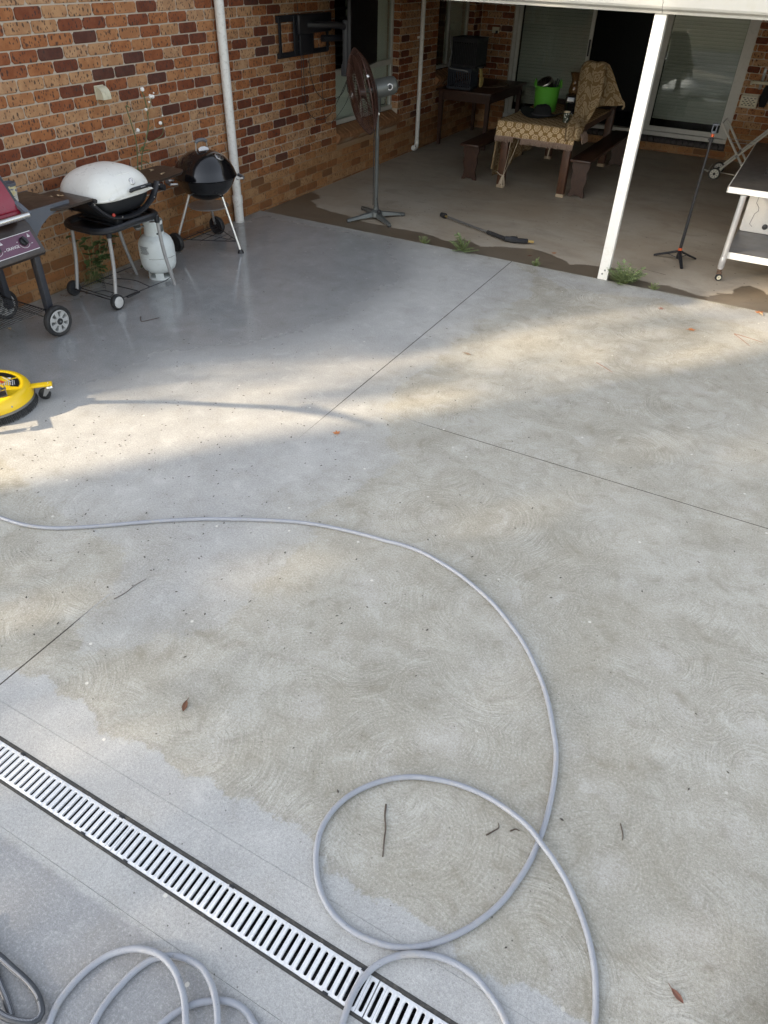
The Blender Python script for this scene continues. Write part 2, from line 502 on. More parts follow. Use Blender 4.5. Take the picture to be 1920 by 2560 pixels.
def concrete_patio():
    m = bpy.data.materials.new('old_smooth_concrete')
    g = NT(m)
    p = g.n('NewGeometry').outputs['Position']
    st = g.n('Attribute', attribute_name='stain').outputs['Fac']
    big = g.noise(p, 0.7, 6.0, 0.62, 0.4).outputs[0]
    mid = g.noise(g.v('MULTIPLY', p, (0.6, 1.0, 1.0)), 4.0, 7.0, 0.66, 0.6).outputs[0]
    fine = g.noise(p, 70.0, 4.0, 0.7).outputs[0]
    s0 = g.m('ADD', st, g.m('ADD', g.m('MULTIPLY', g.m('SUBTRACT', mid, 0.5), 0.16), g.m('MULTIPLY', g.m('SUBTRACT', fine, 0.5), 0.03)))
    wet = g.step(s0, -0.006, 0.012)
    c = g.mix(g.step(big, 0.36, 0.66), (0.36, 0.298, 0.222), (0.44, 0.395, 0.325))
    c = g.mix(g.m('MULTIPLY', g.step(mid, 0.45, 0.72), 0.4), c, (0.22, 0.19, 0.15))
    c = g.mix(g.m('MULTIPLY', g.step(fine, 0.45, 0.75), 0.2), c, (0.18, 0.16, 0.13))
    sp = g.n('TexVoronoi', {'Vector': p, 'Scale': 9.0}, voronoi_dimensions='2D')
    spot = g.m('MULTIPLY', g.step(sp.outputs['Distance'], 0.10, 0.05), g.step(g.n('SeparateColor', {0: sp.outputs['Color']}).outputs[0], 0.90, 0.95))
    c = g.mix(g.m('MULTIPLY', spot, 0.6), c, (0.05, 0.045, 0.04))
    c = g.mix(wet, c, g.mix(1.0, c, (0.40, 0.37, 0.34), 'MULTIPLY'))
    rough = g.m('ADD', 0.72, g.m('MULTIPLY', wet, -0.40))
    h = g.m('MULTIPLY', g.m('ADD', fine, mid), g.m('SUBTRACT', 1.0, g.m('MULTIPLY', wet, 0.7)))
    g.bsdf(Base_Color=c, Roughness=rough, Normal=g.bump(h, 0.2, 0.003), Specular_IOR_Level=0.4)
    return m


def brick_mat(name, per_object):
    m = bpy.data.materials.new(name)
    g = NT(m)
    p = g.n('NewGeometry').outputs['Position']
    if per_object:
        rnd = g.n('ObjectInfo').outputs['Random']
    else:
        rnd = g.n('Attribute', attribute_name='tone').outputs['Fac']
    rp = g.n('ValToRGB', {0: rnd})
    el = rp.color_ramp.elements
    rp.color_ramp.interpolation = 'CONSTANT'
    tones = [(0.0, (0.45, 0.272, 0.148)), (0.17, (0.43, 0.243, 0.122)), (0.33, (0.40, 0.192, 0.085)), (0.50, (0.35, 0.143, 0.057)),
             (0.64, (0.265, 0.092, 0.038)), (0.77, (0.205, 0.064, 0.029)), (0.88, (0.155, 0.050, 0.026)), (0.955, (0.105, 0.042, 0.029))]
    el[0].position, el[0].color = tones[0][0], (*tones[0][1], 1)
    el[1].position, el[1].color = tones[1][0], (*tones[1][1], 1)
    for q, cc in tones[2:]:
        e = el.new(q)
        e.color = (*cc, 1)
    c = rp.outputs[0]
    mid = g.noise(p, 11.0, 4.0, 0.6).outputs[0]
    fine = g.noise(p, 170.0, 4.0, 0.7).outputs[0]
    c = g.mix(g.m('MULTIPLY', g.step(mid, 0.36, 0.64), 0.6), c, g.mix(1.0, c, (0.62, 0.50, 0.46), 'MULTIPLY'))
    c = g.mix(g.m('MULTIPLY', g.step(fine, 0.42, 0.70), 0.35), c, g.mix(1.0, c, (0.60, 0.52, 0.48), 'MULTIPLY'))
    # ironstone specks, in drawn-out blots
    px = g.n('SeparateXYZ', {0: g.v('ADD', p, g.v('SCALE', g.noise(p, 40.0, 2.0).outputs[1], scale=0.012))})
    ps = g.n('CombineXYZ', {0: g.m('ADD', px.outputs[0], px.outputs[1]), 1: g.m('MULTIPLY', px.outputs[2], 0.62), 2: 0.0}).outputs[0]
    for sc, lo, hi, th, k in ((48.0, 0.16, 0.30, 0.50, 0.80), (22.0, 0.12, 0.24, 0.55, 0.88)):
        vo = g.n('TexVoronoi', {'Vector': ps, 'Scale': sc, 'Randomness': 1.0}, voronoi_dimensions='2D')
        on = g.step(g.n('SeparateColor', {0: vo.outputs['Color']}).outputs[0], th, th + 0.08)
        s = g.m('MULTIPLY', g.step(vo.outputs['Distance'], hi, lo), on)
        c = g.mix(g.m('MULTIPLY', s, k), c, (0.055, 0.032, 0.026))
    # brown splash-back film on the lowest courses
    z = g.n('SeparateXYZ', {0: p}).outputs[2]
    film = g.step(g.m('ADD', z, g.m('MULTIPLY', g.m('SUBTRACT', g.noise(p, 1.6, 4.0).outputs[0], 0.5), 0.5)), 0.62, 0.30)
    c = g.mix(g.m('MULTIPLY', film, 0.45), c, (0.26, 0.135, 0.048))
    g.bsdf(Base_Color=c, Roughness=0.82, Normal=g.bump(g.m('ADD', fine, g.m('MULTIPLY', mid, 1.5)), 0.35, 0.004), Specular_IOR_Level=0.25)
    return m


def mortar_mat():
    m = bpy.data.materials.new('mortar')
    g = NT(m)
    p = g.n('NewGeometry').outputs['Position']
    n = g.noise(p, 40.0, 6.0, 0.7).outputs[0]
    c = g.mix(n, (0.38, 0.315, 0.245), (0.50, 0.425, 0.345))
    z = g.n('SeparateXYZ', {0: p}).outputs[2]
    film = g.step(g.m('ADD', z, g.m('MULTIPLY', g.m('SUBTRACT', g.noise(p, 1.6, 4.0).outputs[0], 0.5), 0.5)), 0.60, 0.30)
    c = g.mix(g.m('MULTIPLY', film, 0.8), c, (0.25, 0.135, 0.052))
    g.bsdf(Base_Color=c, Roughness=0.9, Normal=g.bump(g.noise(p, 160.0, 4.0).outputs[0], 0.5, 0.004), Specular_IOR_Level=0.2)
    return m


def wood_mat(name, a, b, rough=0.42):
    m = bpy.data.materials.new(name)
    g = NT(m)
    p = g.n('TexCoord').outputs['Object']
    q = g.v('MULTIPLY', p, (1.0, 0.12, 0.35))
    n = g.noise(q, 38.0, 5.0, 0.6, 0.8).outputs[0]
    k = g.noise(p, 3.0, 4.0).outputs[0]
    c = g.mix(g.step(n, 0.3, 0.7), a, b)
    c = g.mix(g.m('MULTIPLY', k, 0.35), c, tuple(x * 0.5 for x in a))
    g.bsdf(Base_Color=c, Roughness=g.m('ADD', rough, g.m('MULTIPLY', n, 0.15)), Normal=g.bump(n, 0.08, 0.003))
    return m


def leaf_mat(name, a, b):
    m = bpy.data.materials.new(name)
    g = NT(m)
    n = g.noise(g.n('NewGeometry').outputs['Position'], 14.0, 3.0).outputs[0]
    c = g.mix(n, a, b)
    bs = g.bsdf(Base_Color=c, Roughness=0.55)
    return m


M_YARD, M_PATIO = concrete_yard(), concrete_patio()
M_BRICK_O, M_BRICK_S, M_MORTAR = brick_mat('speckled_brick', True), brick_mat('speckled_brick_field', False), mortar_mat()
WHITE = mat('white_powdercoat', (0.80, 0.79, 0.75), 0.38, dirt=0.25, dcol=(0.45, 0.40, 0.30), var=0.04)
FRAME = mat('off_white_aluminium', (0.46, 0.455, 0.415), 0.4, dirt=0.2, var=0.05)
PVC = mat('white_pvc_pipe', (0.74, 0.73, 0.69), 0.4, dirt=0.5, dcol=(0.33, 0.29, 0.24), scale=14, var=0.06)
BLACK = mat('black_plastic', (0.014, 0.015, 0.018), 0.42, var=0.3, dirt=0.3, dcol=(0.07, 0.065, 0.06))
RUBBER = mat('black_rubber', (0.018, 0.018, 0.019), 0.65, var=0.3, dirt=0.4, dcol=(0.09, 0.085, 0.075))
STEEL = mat('brushed_steel', (0.58, 0.57, 0.55), 0.3, 0.95, var=0.1, dirt=0.15)
DULL = mat('dull_grey_metal', (0.26, 0.265, 0.26), 0.42, 0.75, var=0.15, dirt=0.35, dcol=(0.10, 0.09, 0.08))
SLATE = mat('slate_grey_plastic', (0.095, 0.105, 0.125), 0.5, var=0.12, dirt=0.2)
GLASS_DARK = mat('dark_glass', (0.004, 0.005, 0.006), 0.08, var=0.1, spec=0.5)
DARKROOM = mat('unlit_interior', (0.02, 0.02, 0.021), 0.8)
M_OAK = wood_mat('dark_stained_wood', (0.052, 0.020, 0.009), (0.10, 0.040, 0.016))
M_WALNUT = wood_mat('reddish_brown_wood', (0.036, 0.015, 0.009), (0.062, 0.026, 0.014), 0.35)
M_LEAF = leaf_mat('leaf_green', (0.045, 0.085, 0.022), (0.09, 0.14, 0.045))
M_WEED = leaf_mat('weed_green', (0.15, 0.21, 0.08), (0.28, 0.33, 0.16))
M_DRY = leaf_mat('dry_orange_leaf', (0.36, 0.11, 0.03), (0.46, 0.20, 0.07))
M_DRY2 = leaf_mat('dry_pale_leaf', (0.42, 0.30, 0.17), (0.55, 0.43, 0.27))
M_TWIG = mat('twig_bark', (0.075, 0.055, 0.042), 0.85, var=0.3)

# ------------------------------------------------------------------ ground and slabs
def soil():
    m = bpy.data.materials.new('soil_and_grass')
    g = NT(m)
    p = g.n('NewGeometry').outputs['Position']
    n = g.noise(p, 3.0, 8.0, 0.7).outputs[0]
    c = g.mix(g.step(n, 0.4, 0.6), (0.07, 0.055, 0.035), (0.075, 0.10, 0.035))
    g.bsdf(Base_Color=c, Roughness=0.95, Normal=g.bump(g.noise(p, 60.0, 5.0).outputs[0], 0.6, 0.02))
    return m


struct(O('ground', MB().sheet([[(x, y, -0.16) for x in (-150, -20, 0, 20, 150)] for y in (-150, -20, 0, 20, 150)]), soil(), angle=None))


def slab(name, x0, x1, y0, y1, z, m, attrs, res=0.045, thick=0.12):
    nx, ny = max(2, int((x1 - x0) / res) + 1), max(2, int((y1 - y0) / res) + 1)
    X, Y = np.meshgrid(np.linspace(x0, x1, nx), np.linspace(y0, y1, ny))
    Z = np.full(X.shape, z)
    vs = np.stack([X, Y, Z], -1).reshape(-1, 3)
    idx = np.arange(nx * ny).reshape(ny, nx)
    f = np.stack([idx[:-1, :-1], idx[:-1, 1:], idx[1:, 1:], idx[1:, :-1]], -1).reshape(-1, 4)
    # side skirts
    k = len(vs)
    b = 0.002
    ring = np.concatenate([idx[0, :], idx[1:, -1], idx[-1, -2::-1], idx[-2:0:-1, 0]])
    low = vs[ring].copy()
    low[:, 2] -= thick
    vs = np.concatenate([vs, low])
    n = len(ring)
    side = np.stack([ring, np.arange(n) + k, (np.arange(n) + 1) % n + k, np.roll(ring, -1)], -1)
    me = bpy.data.meshes.new(name)
    me.from_pydata(vs.tolist(), [], np.concatenate([f, side]).tolist())
    for an, polys in attrs.items():
        d = np.full(len(vs), -1.0)
        for q in polys:
            d = np.maximum(d, sdf(q, vs[:, 0], vs[:, 1]))
        a = me.attributes.new(an, 'FLOAT', 'POINT')
        a.data.foreach_set('value', np.clip(d, -0.6, 0.6).astype(np.float32))
    me.materials.append(m)
    o = bpy.data.objects.new(name, me)
    COL.objects.link(o)
    return struct(o)


YA = {'clean': [CLEAN_DRAIN], 'rinsed': [CLEAN_WALL, CLEAN_EDGE], 'wet': [WET]}
EDGE_Y = 6.76
slab('concrete_slab', 0.004, 3.0265, 0.8235, EDGE_Y, 0.0, M_YARD, YA)
slab('concrete_slab', 3.0335, 9.0, 3.5735, EDGE_Y, 0.0, M_YARD, YA)
slab('concrete_slab', 3.0335, 9.0, 0.8235, 3.5670, 0.0, M_YARD, YA)
slab('concrete_slab', 0.3, 9.0, -3.5, 0.4785, 0.0, M_YARD, YA, res=0.09)
slab('concrete_infill', 0.3, 9.0, 0.7165, 0.8226, 0.0004, M_YARD, YA)
slab('concrete_infill', 0.3, 9.0, 0.4794, 0.5855, 0.0004, M_YARD, YA)
slab('joint_filler', 3.0250, 3.0350, 1.47, 2.85, 0.0005, M_YARD, YA, thick=0.004)
def feather(x0, x1, y0, y1, poly):
    me = bpy.data.meshes.new('joint_filler')
    me.from_pydata([(x, y, 0.0005) for x, y in poly], [], [tuple(range(len(poly)))])
    for an, val in (('clean', -0.5), ('rinsed', 0.3), ('wet', -0.5)):
        a_ = me.attributes.new(an, 'FLOAT', 'POINT')
        a_.data.foreach_set('value', np.full(len(poly), val, np.float32))
    me.materials.append(M_YARD)
    o_ = bpy.data.objects.new('joint_filler', me)
    COL.objects.link(o_)
    struct(o_)


feather(0, 0, 0, 0, [(3.0250, 2.852), (3.0350, 2.852), (3.0266, 3.75)])
feather(0, 0, 0, 0, [(3.0350, 1.468), (3.0250, 1.468), (3.0335, 1.22)])
feather(0, 0, 0, 0, [(3.227, 3.5655), (3.75, 3.5668), (3.227, 3.5750)])
M_SEAL = mat('dark_joint_dirt', (0.035, 0.026, 0.02), 0.9)
for nm_, q_ in (('joint_dirt', (3.0268, 3.0332, 0.8240, 1.468)), ('joint_dirt', (3.0268, 3.0332, 2.86, EDGE_Y)), ('joint_dirt', (3.23, 9.0, 3.5672, 3.5733))):
    struct(O(nm_, MB().box(q_[0], q_[1], q_[2], q_[3], -0.02, -0.0007), M_SEAL, None, None))
slab('joint_filler', 3.0352, 3.225, 3.5655, 3.5750, 0.0005, M_YARD, YA, thick=0.004)
slab('patio_floor', 0.0, 9.0, EDGE_Y + 0.002, 13.0, -0.02, M_PATIO, {'stain': [STAIN]}, res=0.06)

# ------------------------------------------------------------------ drainage channel
GRATE = mat('pale_plastic_grate', (0.66, 0.67, 0.69), 0.38, var=0.06, dirt=0.5, dcol=(0.40, 0.40, 0.42), scale=40)
WETBLACK = mat('wet_black_channel', (0.012, 0.012, 0.013), 0.25, var=0.4, scale=30)
dr = thing('drain_channel', 'black drain channel with pale slotted grates set in the concrete', 'drain', (4.4, 0.649, 0))


def LOC(t, mb):
    """shift a builder made in world metres into the frame of an unrotated thing"""
    l = t.location
    mb.v = [(x - l.x, y - l.y, z - l.z) for x, y, z in mb.v]
    return mb


b = MB()
b.box(1.6, 7.8, 0.586, 0.716, -0.115, -0.105)
b.box(1.6, 7.8, 0.586, 0.590, -0.105, -0.012)
b.box(1.6, 7.8, 0.710, 0.716, -0.105, -0.012)
O('channel_body', LOC(dr, b), WETBLACK, dr)
for y0, y1 in ((0.5862, 0.5955), (0.7025, 0.7160)):
    b = MB().box(1.6, 7.8, y0, y1, -0.012, 0.0005)
    yy = (y0 + y1) / 2
    b.box(1.6, 7.8, yy - 0.0016, yy + 0.0016, 0.0005, 0.0025)
    O('edge_rail', LOC(dr, b), mat('grimy_dark_plastic', (0.045, 0.043, 0.040), 0.5, var=0.4, scale=25, dirt=0.6, dcol=(0.16, 0.145, 0.12)), dr)


def grate_mesh(L, n):
    b = MB()
    W = 0.105
    p = L / n
    hw, hl = 0.0056, 0.038
    ns = 5
    for i in range(n):
        cx = -L / 2 + (i + 0.5) * p
        st = []
        for k in range(ns + 1):
            q = R(180.0 * k / ns)
            st.append((hw * math.cos(q), hl + hw * math.sin(q)))
        st += [(-x, -y) for x, y in st]
        out = []
        for x, y in st:
            ox = (p / 2 - (0.0006 if i in (0, n - 1) else 0.0)) * max(-1.0, min(1.0, x / hw * 1.0))
            oy = math.copysign(W / 2, y)
            out.append((ox, oy))
        N = len(st)
        lift = 0.0022
        rings = [[(cx + x, y, 0.0) for x, y in out],
                 [(cx + x * 1.30, y * 1.035, lift) for x, y in st],
                 [(cx + x, y, -0.001) for x, y in st],
                 [(cx + x * 0.97, y * 0.995, -0.0065) for x, y in st]]
        vs = [q for r_ in rings for q in r_]
        fs = [(r_ * N + j, r_ * N + (j + 1) % N, (r_ + 1) * N + (j + 1) % N, (r_ + 1) * N + j) for r_ in range(3) for j in range(N)]
        b.add(vs, fs)
    for s in (-1, 1):
        b.add([(-L / 2, s * W / 2, 0), (L / 2, s * W / 2, 0), (L / 2, s * W / 2, -0.02), (-L / 2, s * W / 2, -0.02)], [(0, 1, 2, 3)])
        b.add([(s * L / 2 * 0.9993, -W / 2, 0), (s * L / 2 * 0.9993, W / 2, 0), (s * L / 2 * 0.9993, W / 2, -0.02), (s * L / 2 * 0.9993, -W / 2, -0.02)], [(0, 1, 2, 3)])
    for cx in (-0.42, -0.07, 0.28, 0.42):
        for s in (-1, 1):
            b.box(cx - 0.006, cx + 0.006, s * W / 2 - 0.001, s * W / 2 + 0.001, -0.012, 0.0006)
    return b.mesh('grate', GRATE, 30)


gm = grate_mesh(0.966, 36)
for i, cx in enumerate((2.463, 3.431, 4.397, 5.365, 6.333)):
    o = O('grate', gm, None, dr)
    o.location = (cx - 4.4, 0.0, 0.002)
    for s, sx in ((-1, -0.415), (1, -0.06), (-1, 0.36), (1, 0.43)):
        c = O('clip', MB().box(sx - 0.009, sx + 0.009, s * 0.0535 - 0.004, s * 0.0535 + 0.004, -0.003, 0.0035, 0.001), BLACK, o)

# ------------------------------------------------------------------ the brick house
house = thing('brick_house', 'speckled tan and red brick house along the yard and behind the patio', 'house', (0, 0, 0))
HB, JT = 0.086, 0.010
WIN1 = (8.43, 10.07, 0.60, 2.08)
WIN2 = (11.27, 12.60, 0.946, 2.08)
DOOR = (0.54, 4.13, 0.19, 2.18)
Y_BACK = 12.9
WALL_TOP = 2.58
Y_END = 1.75

b = MB()
x0, x1 = -0.24, -0.007
b.box(x0, x1, Y_END, WIN1[0], -0.12, WALL_TOP)
b.box(x0, x1, WIN1[0], WIN1[1], -0.12, 0.40)
b.box(x0, x1, WIN1[0], WIN1[1], WIN1[3], WALL_TOP)
b.box(x0, x1, WIN1[1], WIN2[0], -0.12, WALL_TOP)
b.box(x0, x1, WIN2[0], WIN2[1], -0.12, 0.76)
b.box(x0, x1, WIN2[0], WIN2[1], WIN2[3], WALL_TOP)
b.box(x0, x1, WIN2[1], Y_BACK + 0.007, -0.12, WALL_TOP)
wall_l = O('wall', b, M_MORTAR, house, None)
b = MB()
yb0, yb1 = Y_BACK + 0.0072, Y_BACK + 0.24
b.box(-0.2, DOOR[0], yb0, yb1, -0.12, WALL_TOP)
b.box(DOOR[0], DOOR[1], yb0, yb1, -0.12, 0.095)
b.box(DOOR[0], DOOR[1], yb0, yb1, DOOR[3], WALL_TOP)
b.box(DOOR[1], 9.0, yb0, yb1, -0.12, WALL_TOP)
b.box(6.35, 6.6, EDGE_Y + 0.25, yb0, -0.12, WALL_TOP)  # unseen side wall, added to cut the light reaching the patio
wall_b = O('wall', b, M_MORTAR, house, None)


def brick_verts(L, H, j):
    rr = random.Random(j)
    vs = []
    c = [0.008 + rr.random() * 0.010 for _ in range(4)]
    w = lambda: (rr.random() - 0.5) * 0.0022
    l, h = L / 2, H / 2
    out = [(-l + c[0], -h), (l - c[1], -h), (l, -h + c[1]), (l, h - c[2]), (l - c[2], h), (-l + c[3], h), (-l, h - c[3]), (-l, -h + c[0])]
    out = [(y + w(), z + w()) for y, z in out]
    for x, k in ((-0.022, 0.0), (-0.0035, 0.0), (0.0, 0.0042)):
        for y, z in out:
            vs.append((x, y - math.copysign(min(k, abs(y)), y), z - math.copysign(min(k, abs(z)), z)))
    fs = [(r_ * 8 + i, r_ * 8 + (i + 1) % 8, (r_ + 1) * 8 + (i + 1) % 8, (r_ + 1) * 8 + i) for r_ in (0, 1) for i in range(8)]
    fs.append(tuple(range(16, 24)))
    return vs, fs


def courses(a0, a1, phase, holes, k0=0, k1=30):
    """running bond: yields (start, end, z0) of each brick on a wall from a0 to a1"""
    for k in range(k0, k1):
        z0 = k * HB + JT / 2
        z1 = z0 + HB - JT
        segs = [(a0, a1)]
        for (h0, h1, hz0, hz1) in holes:
            if z1 > hz0 + 0.02 and z0 < hz1 - 0.02:
                ns_ = []
                for s0, s1 in segs:
                    if h1 <= s0 or h0 >= s1:
                        ns_.append((s0, s1))
                    else:
                        if h0 > s0:
                            ns_.append((s0, h0))
                        if h1 < s1:
                            ns_.append((h1, s1))
                segs = ns_
        ph = phase[k % 2]
        for s0, s1 in segs:
            i = math.floor((s0 - ph) / 0.24)
            while ph + i * 0.24 < s1:
                e0, e1 = max(s0 + 0.003, ph + i * 0.24 + JT / 2), min(s1 - 0.003, ph + (i + 1) * 0.24 - JT / 2)
                i += 1
                if e1 - e0 > 0.035:
                    yield e0, e1, z0


left = []
for e0, e1, z0 in courses(Y_END, Y_BACK, (0.04, 0.16), [(WIN1[0], WIN1[1], 0.395, WIN1[3]), (WIN2[0], WIN2[1], 0.755, WIN2[3])], 0, 30):
    left.append((e0, e1, z0))
vis = []
for i, (e0, e1, z0) in enumerate(left):
    q = cam_px((0, (e0 + e1) / 2, z0 + 0.038))
    if q and -0.01 < q[0] < 1.0 and -0.01 < q[1] < 1.0:
        vis.append((q[2] / max(0.3, (e1 - e0) / 0.23), i))
vis.sort()
single = set(i for _, i in vis[:300])
variants = []
for j in range(10):
    vs, fs = brick_verts(0.23, 0.076, j)
    variants.append(MB().add(vs, fs).mesh('brick', M_BRICK_O, 30))
field = MB()
tones = []


def add_field(e0, e1, z0, M, j):
    vs, fs = brick_verts(e1 - e0, 0.076, j)
    field.add([(x, y + (e0 + e1) / 2, z + z0 + 0.038) for x, y, z in vs], fs, M)
    t = random.random()
    tones.extend([t] * len(vs))


for i, (e0, e1, z0) in enumerate(left):
    if i in single:
        o = bpy.data.objects.new('brick', random.choice(variants))
        COL.objects.link(o)
        o.parent = wall_l
        o.location = (random.uniform(-0.0015, 0.0015), (e0 + e1) / 2, z0 + 0.038)
        o.scale = (1, (e1 - e0) / 0.23, 1)
        o.rotation_euler = (random.uniform(-0.006, 0.006), 0, random.uniform(-0.004, 0.004))
    else:
        add_field(e0, e1, z0, T(random.uniform(-0.0015, 0.0015), 0, 0), i % 97)
MBK = Matrix(((0, 1, 0, 0), (-1, 0, 0, Y_BACK), (0, 0, 1, 0), (0, 0, 0, 1)))   # face +x -> -y, length along x
for i, (e0, e1, z0) in enumerate(courses(0.0, 8.9, (0.10, 0.22), [(DOOR[0], DOOR[1], 0.09, DOOR[3])], 0, 30)):
    add_field(e0, e1, z0, MBK, i % 89)
# part course left under the first row
for i, (e0, e1, z0) in enumerate(courses(0.0, 8.9, (0.10, 0.22), [], -1, 0)):
    add_field(e0, e1, z0, MBK, i % 89)
for i, (e0, e1, z0) in enumerate(courses(EDGE_Y, Y_BACK, (0.04, 0.16), [], -1, 0)):
    add_field(e0, e1, z0, I4, i % 89)
# returns of the window openings (faces looking down the yard)
for yy, za in ((WIN1[1], 0.60), (WIN2[1], 0.946)):
    MR = Matrix(((0, -1, 0, -0.004), (-1, 0, 0, yy - 0.005), (0, 0, 1, 0), (0, 0, 0, 1)))
    for k in range(int(za / HB) + 1, 24):
        if k % 2:
            add_field(0.003, 0.105, k * HB + 0.005, MR, k)
        else:
            add_field(0.003, 0.105, k * HB + 0.005, MR, k + 31)
fo = O('brick', field.mesh('brickwork_field', M_BRICK_S, 30), None, house)
fo.name = 'brickwork'
a = fo.data.attributes.new('tone', 'FLOAT', 'POINT')
a.data.foreach_set('value', np.array(tones, np.float32))
fo['kind'] = 'stuff'

# sloping sill bricks on edge
SILLM = mat('sill_brick', (0.26, 0.125, 0.055), 0.6, var=0.35, scale=18, bump=0.3, dirt=0.3, dcol=(0.10, 0.05, 0.03))
DARKSILL = mat('dark_glazed_sill_brick', (0.028, 0.022, 0.022), 0.45, var=0.3)


def sill(y0, y1, ztop, n, m):
    p = (y1 - y0) / n
    prof = [(-0.10, ztop - 0.01), (0.035, ztop - 0.075), (0.058, ztop - 0.105), (0.052, ztop - 0.135), (0.006, ztop - 0.185), (-0.02, ztop - 0.185), (-0.10, ztop - 0.15)]
    core = [(x - 0.006, z - 0.006) for x, z in prof]
    O('sill_mortar', MB().prism(core, y1 - y0 - 0.01, Matrix(((1, 0, 0, 0), (0, 0, 1, y0 + 0.005), (0, 1, 0, 0), (0, 0, 0, 1)))), M_MORTAR, wall_l, None)
    for i in range(n):
        b = MB().prism(prof, p - 0.011, Matrix(((1, 0, 0, 0), (0, 0, 1, y0 + i * p + 0.0045), (0, 1, 0, 0), (0, 0, 0, 1))))
        o = O('sill_brick', b, m, wall_l, 25)
        o.location = (random.uniform(-0.003, 0.003), 0, random.uniform(-0.003, 0.003))


sill(8.42, 10.09, 0.60, 19, SILLM)
sill(11.26, 12.61, 0.946, 15, SILLM)
n = 41
for i in range(n):
    p = (DOOR[1] - DOOR[0] + 0.02) / n
    xx = DOOR[0] - 0.01 + i * p
    b = MB().prism([(0.0, 0.098), (-0.03, 0.10), (-0.046, 0.115), (-0.048, 0.15), (-0.038, 0.172), (-0.02, 0.182), (0.05, 0.186), (0.05, 0.098)], p - 0.008,
                   Matrix(((0, 0, 1, xx + 0.004), (1, 0, 0, Y_BACK), (0, 1, 0, 0), (0, 0, 0, 1))))
    O('sill_brick', b, DARKSILL, wall_b, 25)

# window 1 (behind the television) -------------------------------------------------
CURT = mat('pale_lining_behind_glass', (0.74, 0.75, 0.69), 0.75, var=0.06)
BLINDM = mat('venetian_blind_slat', (0.33, 0.33, 0.30), 0.5, var=0.05)


def pane_mat():
    m = bpy.data.materials.new('window_glass')
    g = NT(m)
    p = g.n('NewGeometry').outputs['Position']
    tr = g.n('BsdfTransparent')
    tr.inputs[0].default_value = (0.90, 0.93, 0.91, 1)
    gl = g.n('BsdfGlossy', {'Roughness': 0.02})
    bf = g.n('NewGeometry').outputs['Backfacing']
    fr = g.n('Fresnel', {'IOR': g.m('ADD', 1.5, g.m('MULTIPLY', bf, 1.0 / 1.5 - 1.5))})
    mx = g.n('MixShader', {0: g.m('MULTIPLY', fr.outputs[0], 1.0), 1: tr.outputs[0], 2: gl.outputs[0]})
    g.t.links.new(mx.outputs[0], g.out.inputs[0])
    return m


PANE = pane_mat()
w1 = MB()
XF = -0.10


def ybar(b, y0, y1, z0, z1, d=0.045, xf=XF):
    b.box(xf - d, xf, y0, y1, z0, z1)


y0, y1, z0, z1 = WIN1
ybar(w1, y0, y1, z0, z0 + 0.05, 0.06, XF + 0.012)
ybar(w1, y0, y1, z1 - 0.05, z1)
ybar(w1, y0, y0 + 0.045, z0 + 0.05, z1 - 0.05)
ybar(w1, y1 - 0.045, y1, z0 + 0.05, z1 - 0.05)
ybar(w1, y0 + 0.045, y1 - 0.045, 1.135, 1.195)
ybar(w1, 9.22, 9.26, z0 + 0.05, 1.135)
ybar(w1, 9.52, 9.555, 1.195, z1 - 0.05)
win1 = O('window', w1, FRAME, house)
O('pane', MB().box(XF - 0.026, XF - 0.022, y0 + 0.04, y1 - 0.04, z0 + 0.045, 1.14), PANE, win1)
O('pane', MB().box(XF - 0.026, XF - 0.022, y0 + 0.04, y1 - 0.04, 1.19, z1 - 0.045), PANE, win1)
O('lining', MB().box(XF - 0.10, XF - 0.095, y0, y1, z0, 1.16), CURT, win1)
b = MB()
k = 0
yy = 9.0
while yy < y1:
    b.box(XF - 0.105 - 0.006 * (k % 2), XF - 0.10, yy, yy + 0.085, 1.16, z1)
    yy += 0.08
    k += 1
O('vertical_blind', b, CURT, win1)
SLATD = mat('dark_louvre_slat', (0.075, 0.085, 0.095), 0.5)
lm = MB().box(-0.03, 0.0, -0.27, 0.27, -0.0025, 0.0025, M=RY(48)).mesh('louvre_slat', SLATD)
for i in range(9):
    o = O('louvre_slat', lm, None, win1)
    o.location = (XF - 0.055, 8.74, 1.23 + i * 0.092)
# window 2 (corner)
w2 = MB()
y0, y1, z0, z1 = WIN2
ybar(w2, y0, y1, z0, z0 + 0.045)
ybar(w2, y0, y1, z1 - 0.05, z1)
for ya in (y0, 11.86, y1 - 0.045):
    ybar(w2, ya, ya + 0.045, z0 + 0.045, z1 - 0.05)
win2 = O('window', w2, FRAME, house)
O('pane', MB().box(XF - 0.026, XF - 0.022, y0 + 0.04, y1 - 0.04, z0 + 0.04, z1 - 0.045), PANE, win2)
b = MB()
b.box(XF - 0.11, XF - 0.10, 11.95, 12.30, z0, z1)
b.box(XF - 0.12, XF - 0.11, 12.32, 12.58, z0, z1)
O('curtain', b, CURT, win2)

# sliding door -------------------------------------------------------------------
YF = Y_BACK + 0.06
d = MB()


def xbar(b, x0, x1, z0, z1, y=YF, dd=0.05):
    b.box(x0, x1, y, y + dd, z0, z1)


xbar(d, 0.54, 4.13, 0.19, 0.245, YF - 0.055, 0.12)
xbar(d, 0.54, 4.13, 2.12, 2.18, YF - 0.02, 0.10)
xbar(d, 0.54, 0.60, 0.245, 2.12, YF - 0.02, 0.10)
xbar(d, 4.07, 4.13, 0.245, 2.12, YF - 0.02, 0.10)
door = O('sliding_door', d, FRAME, house)


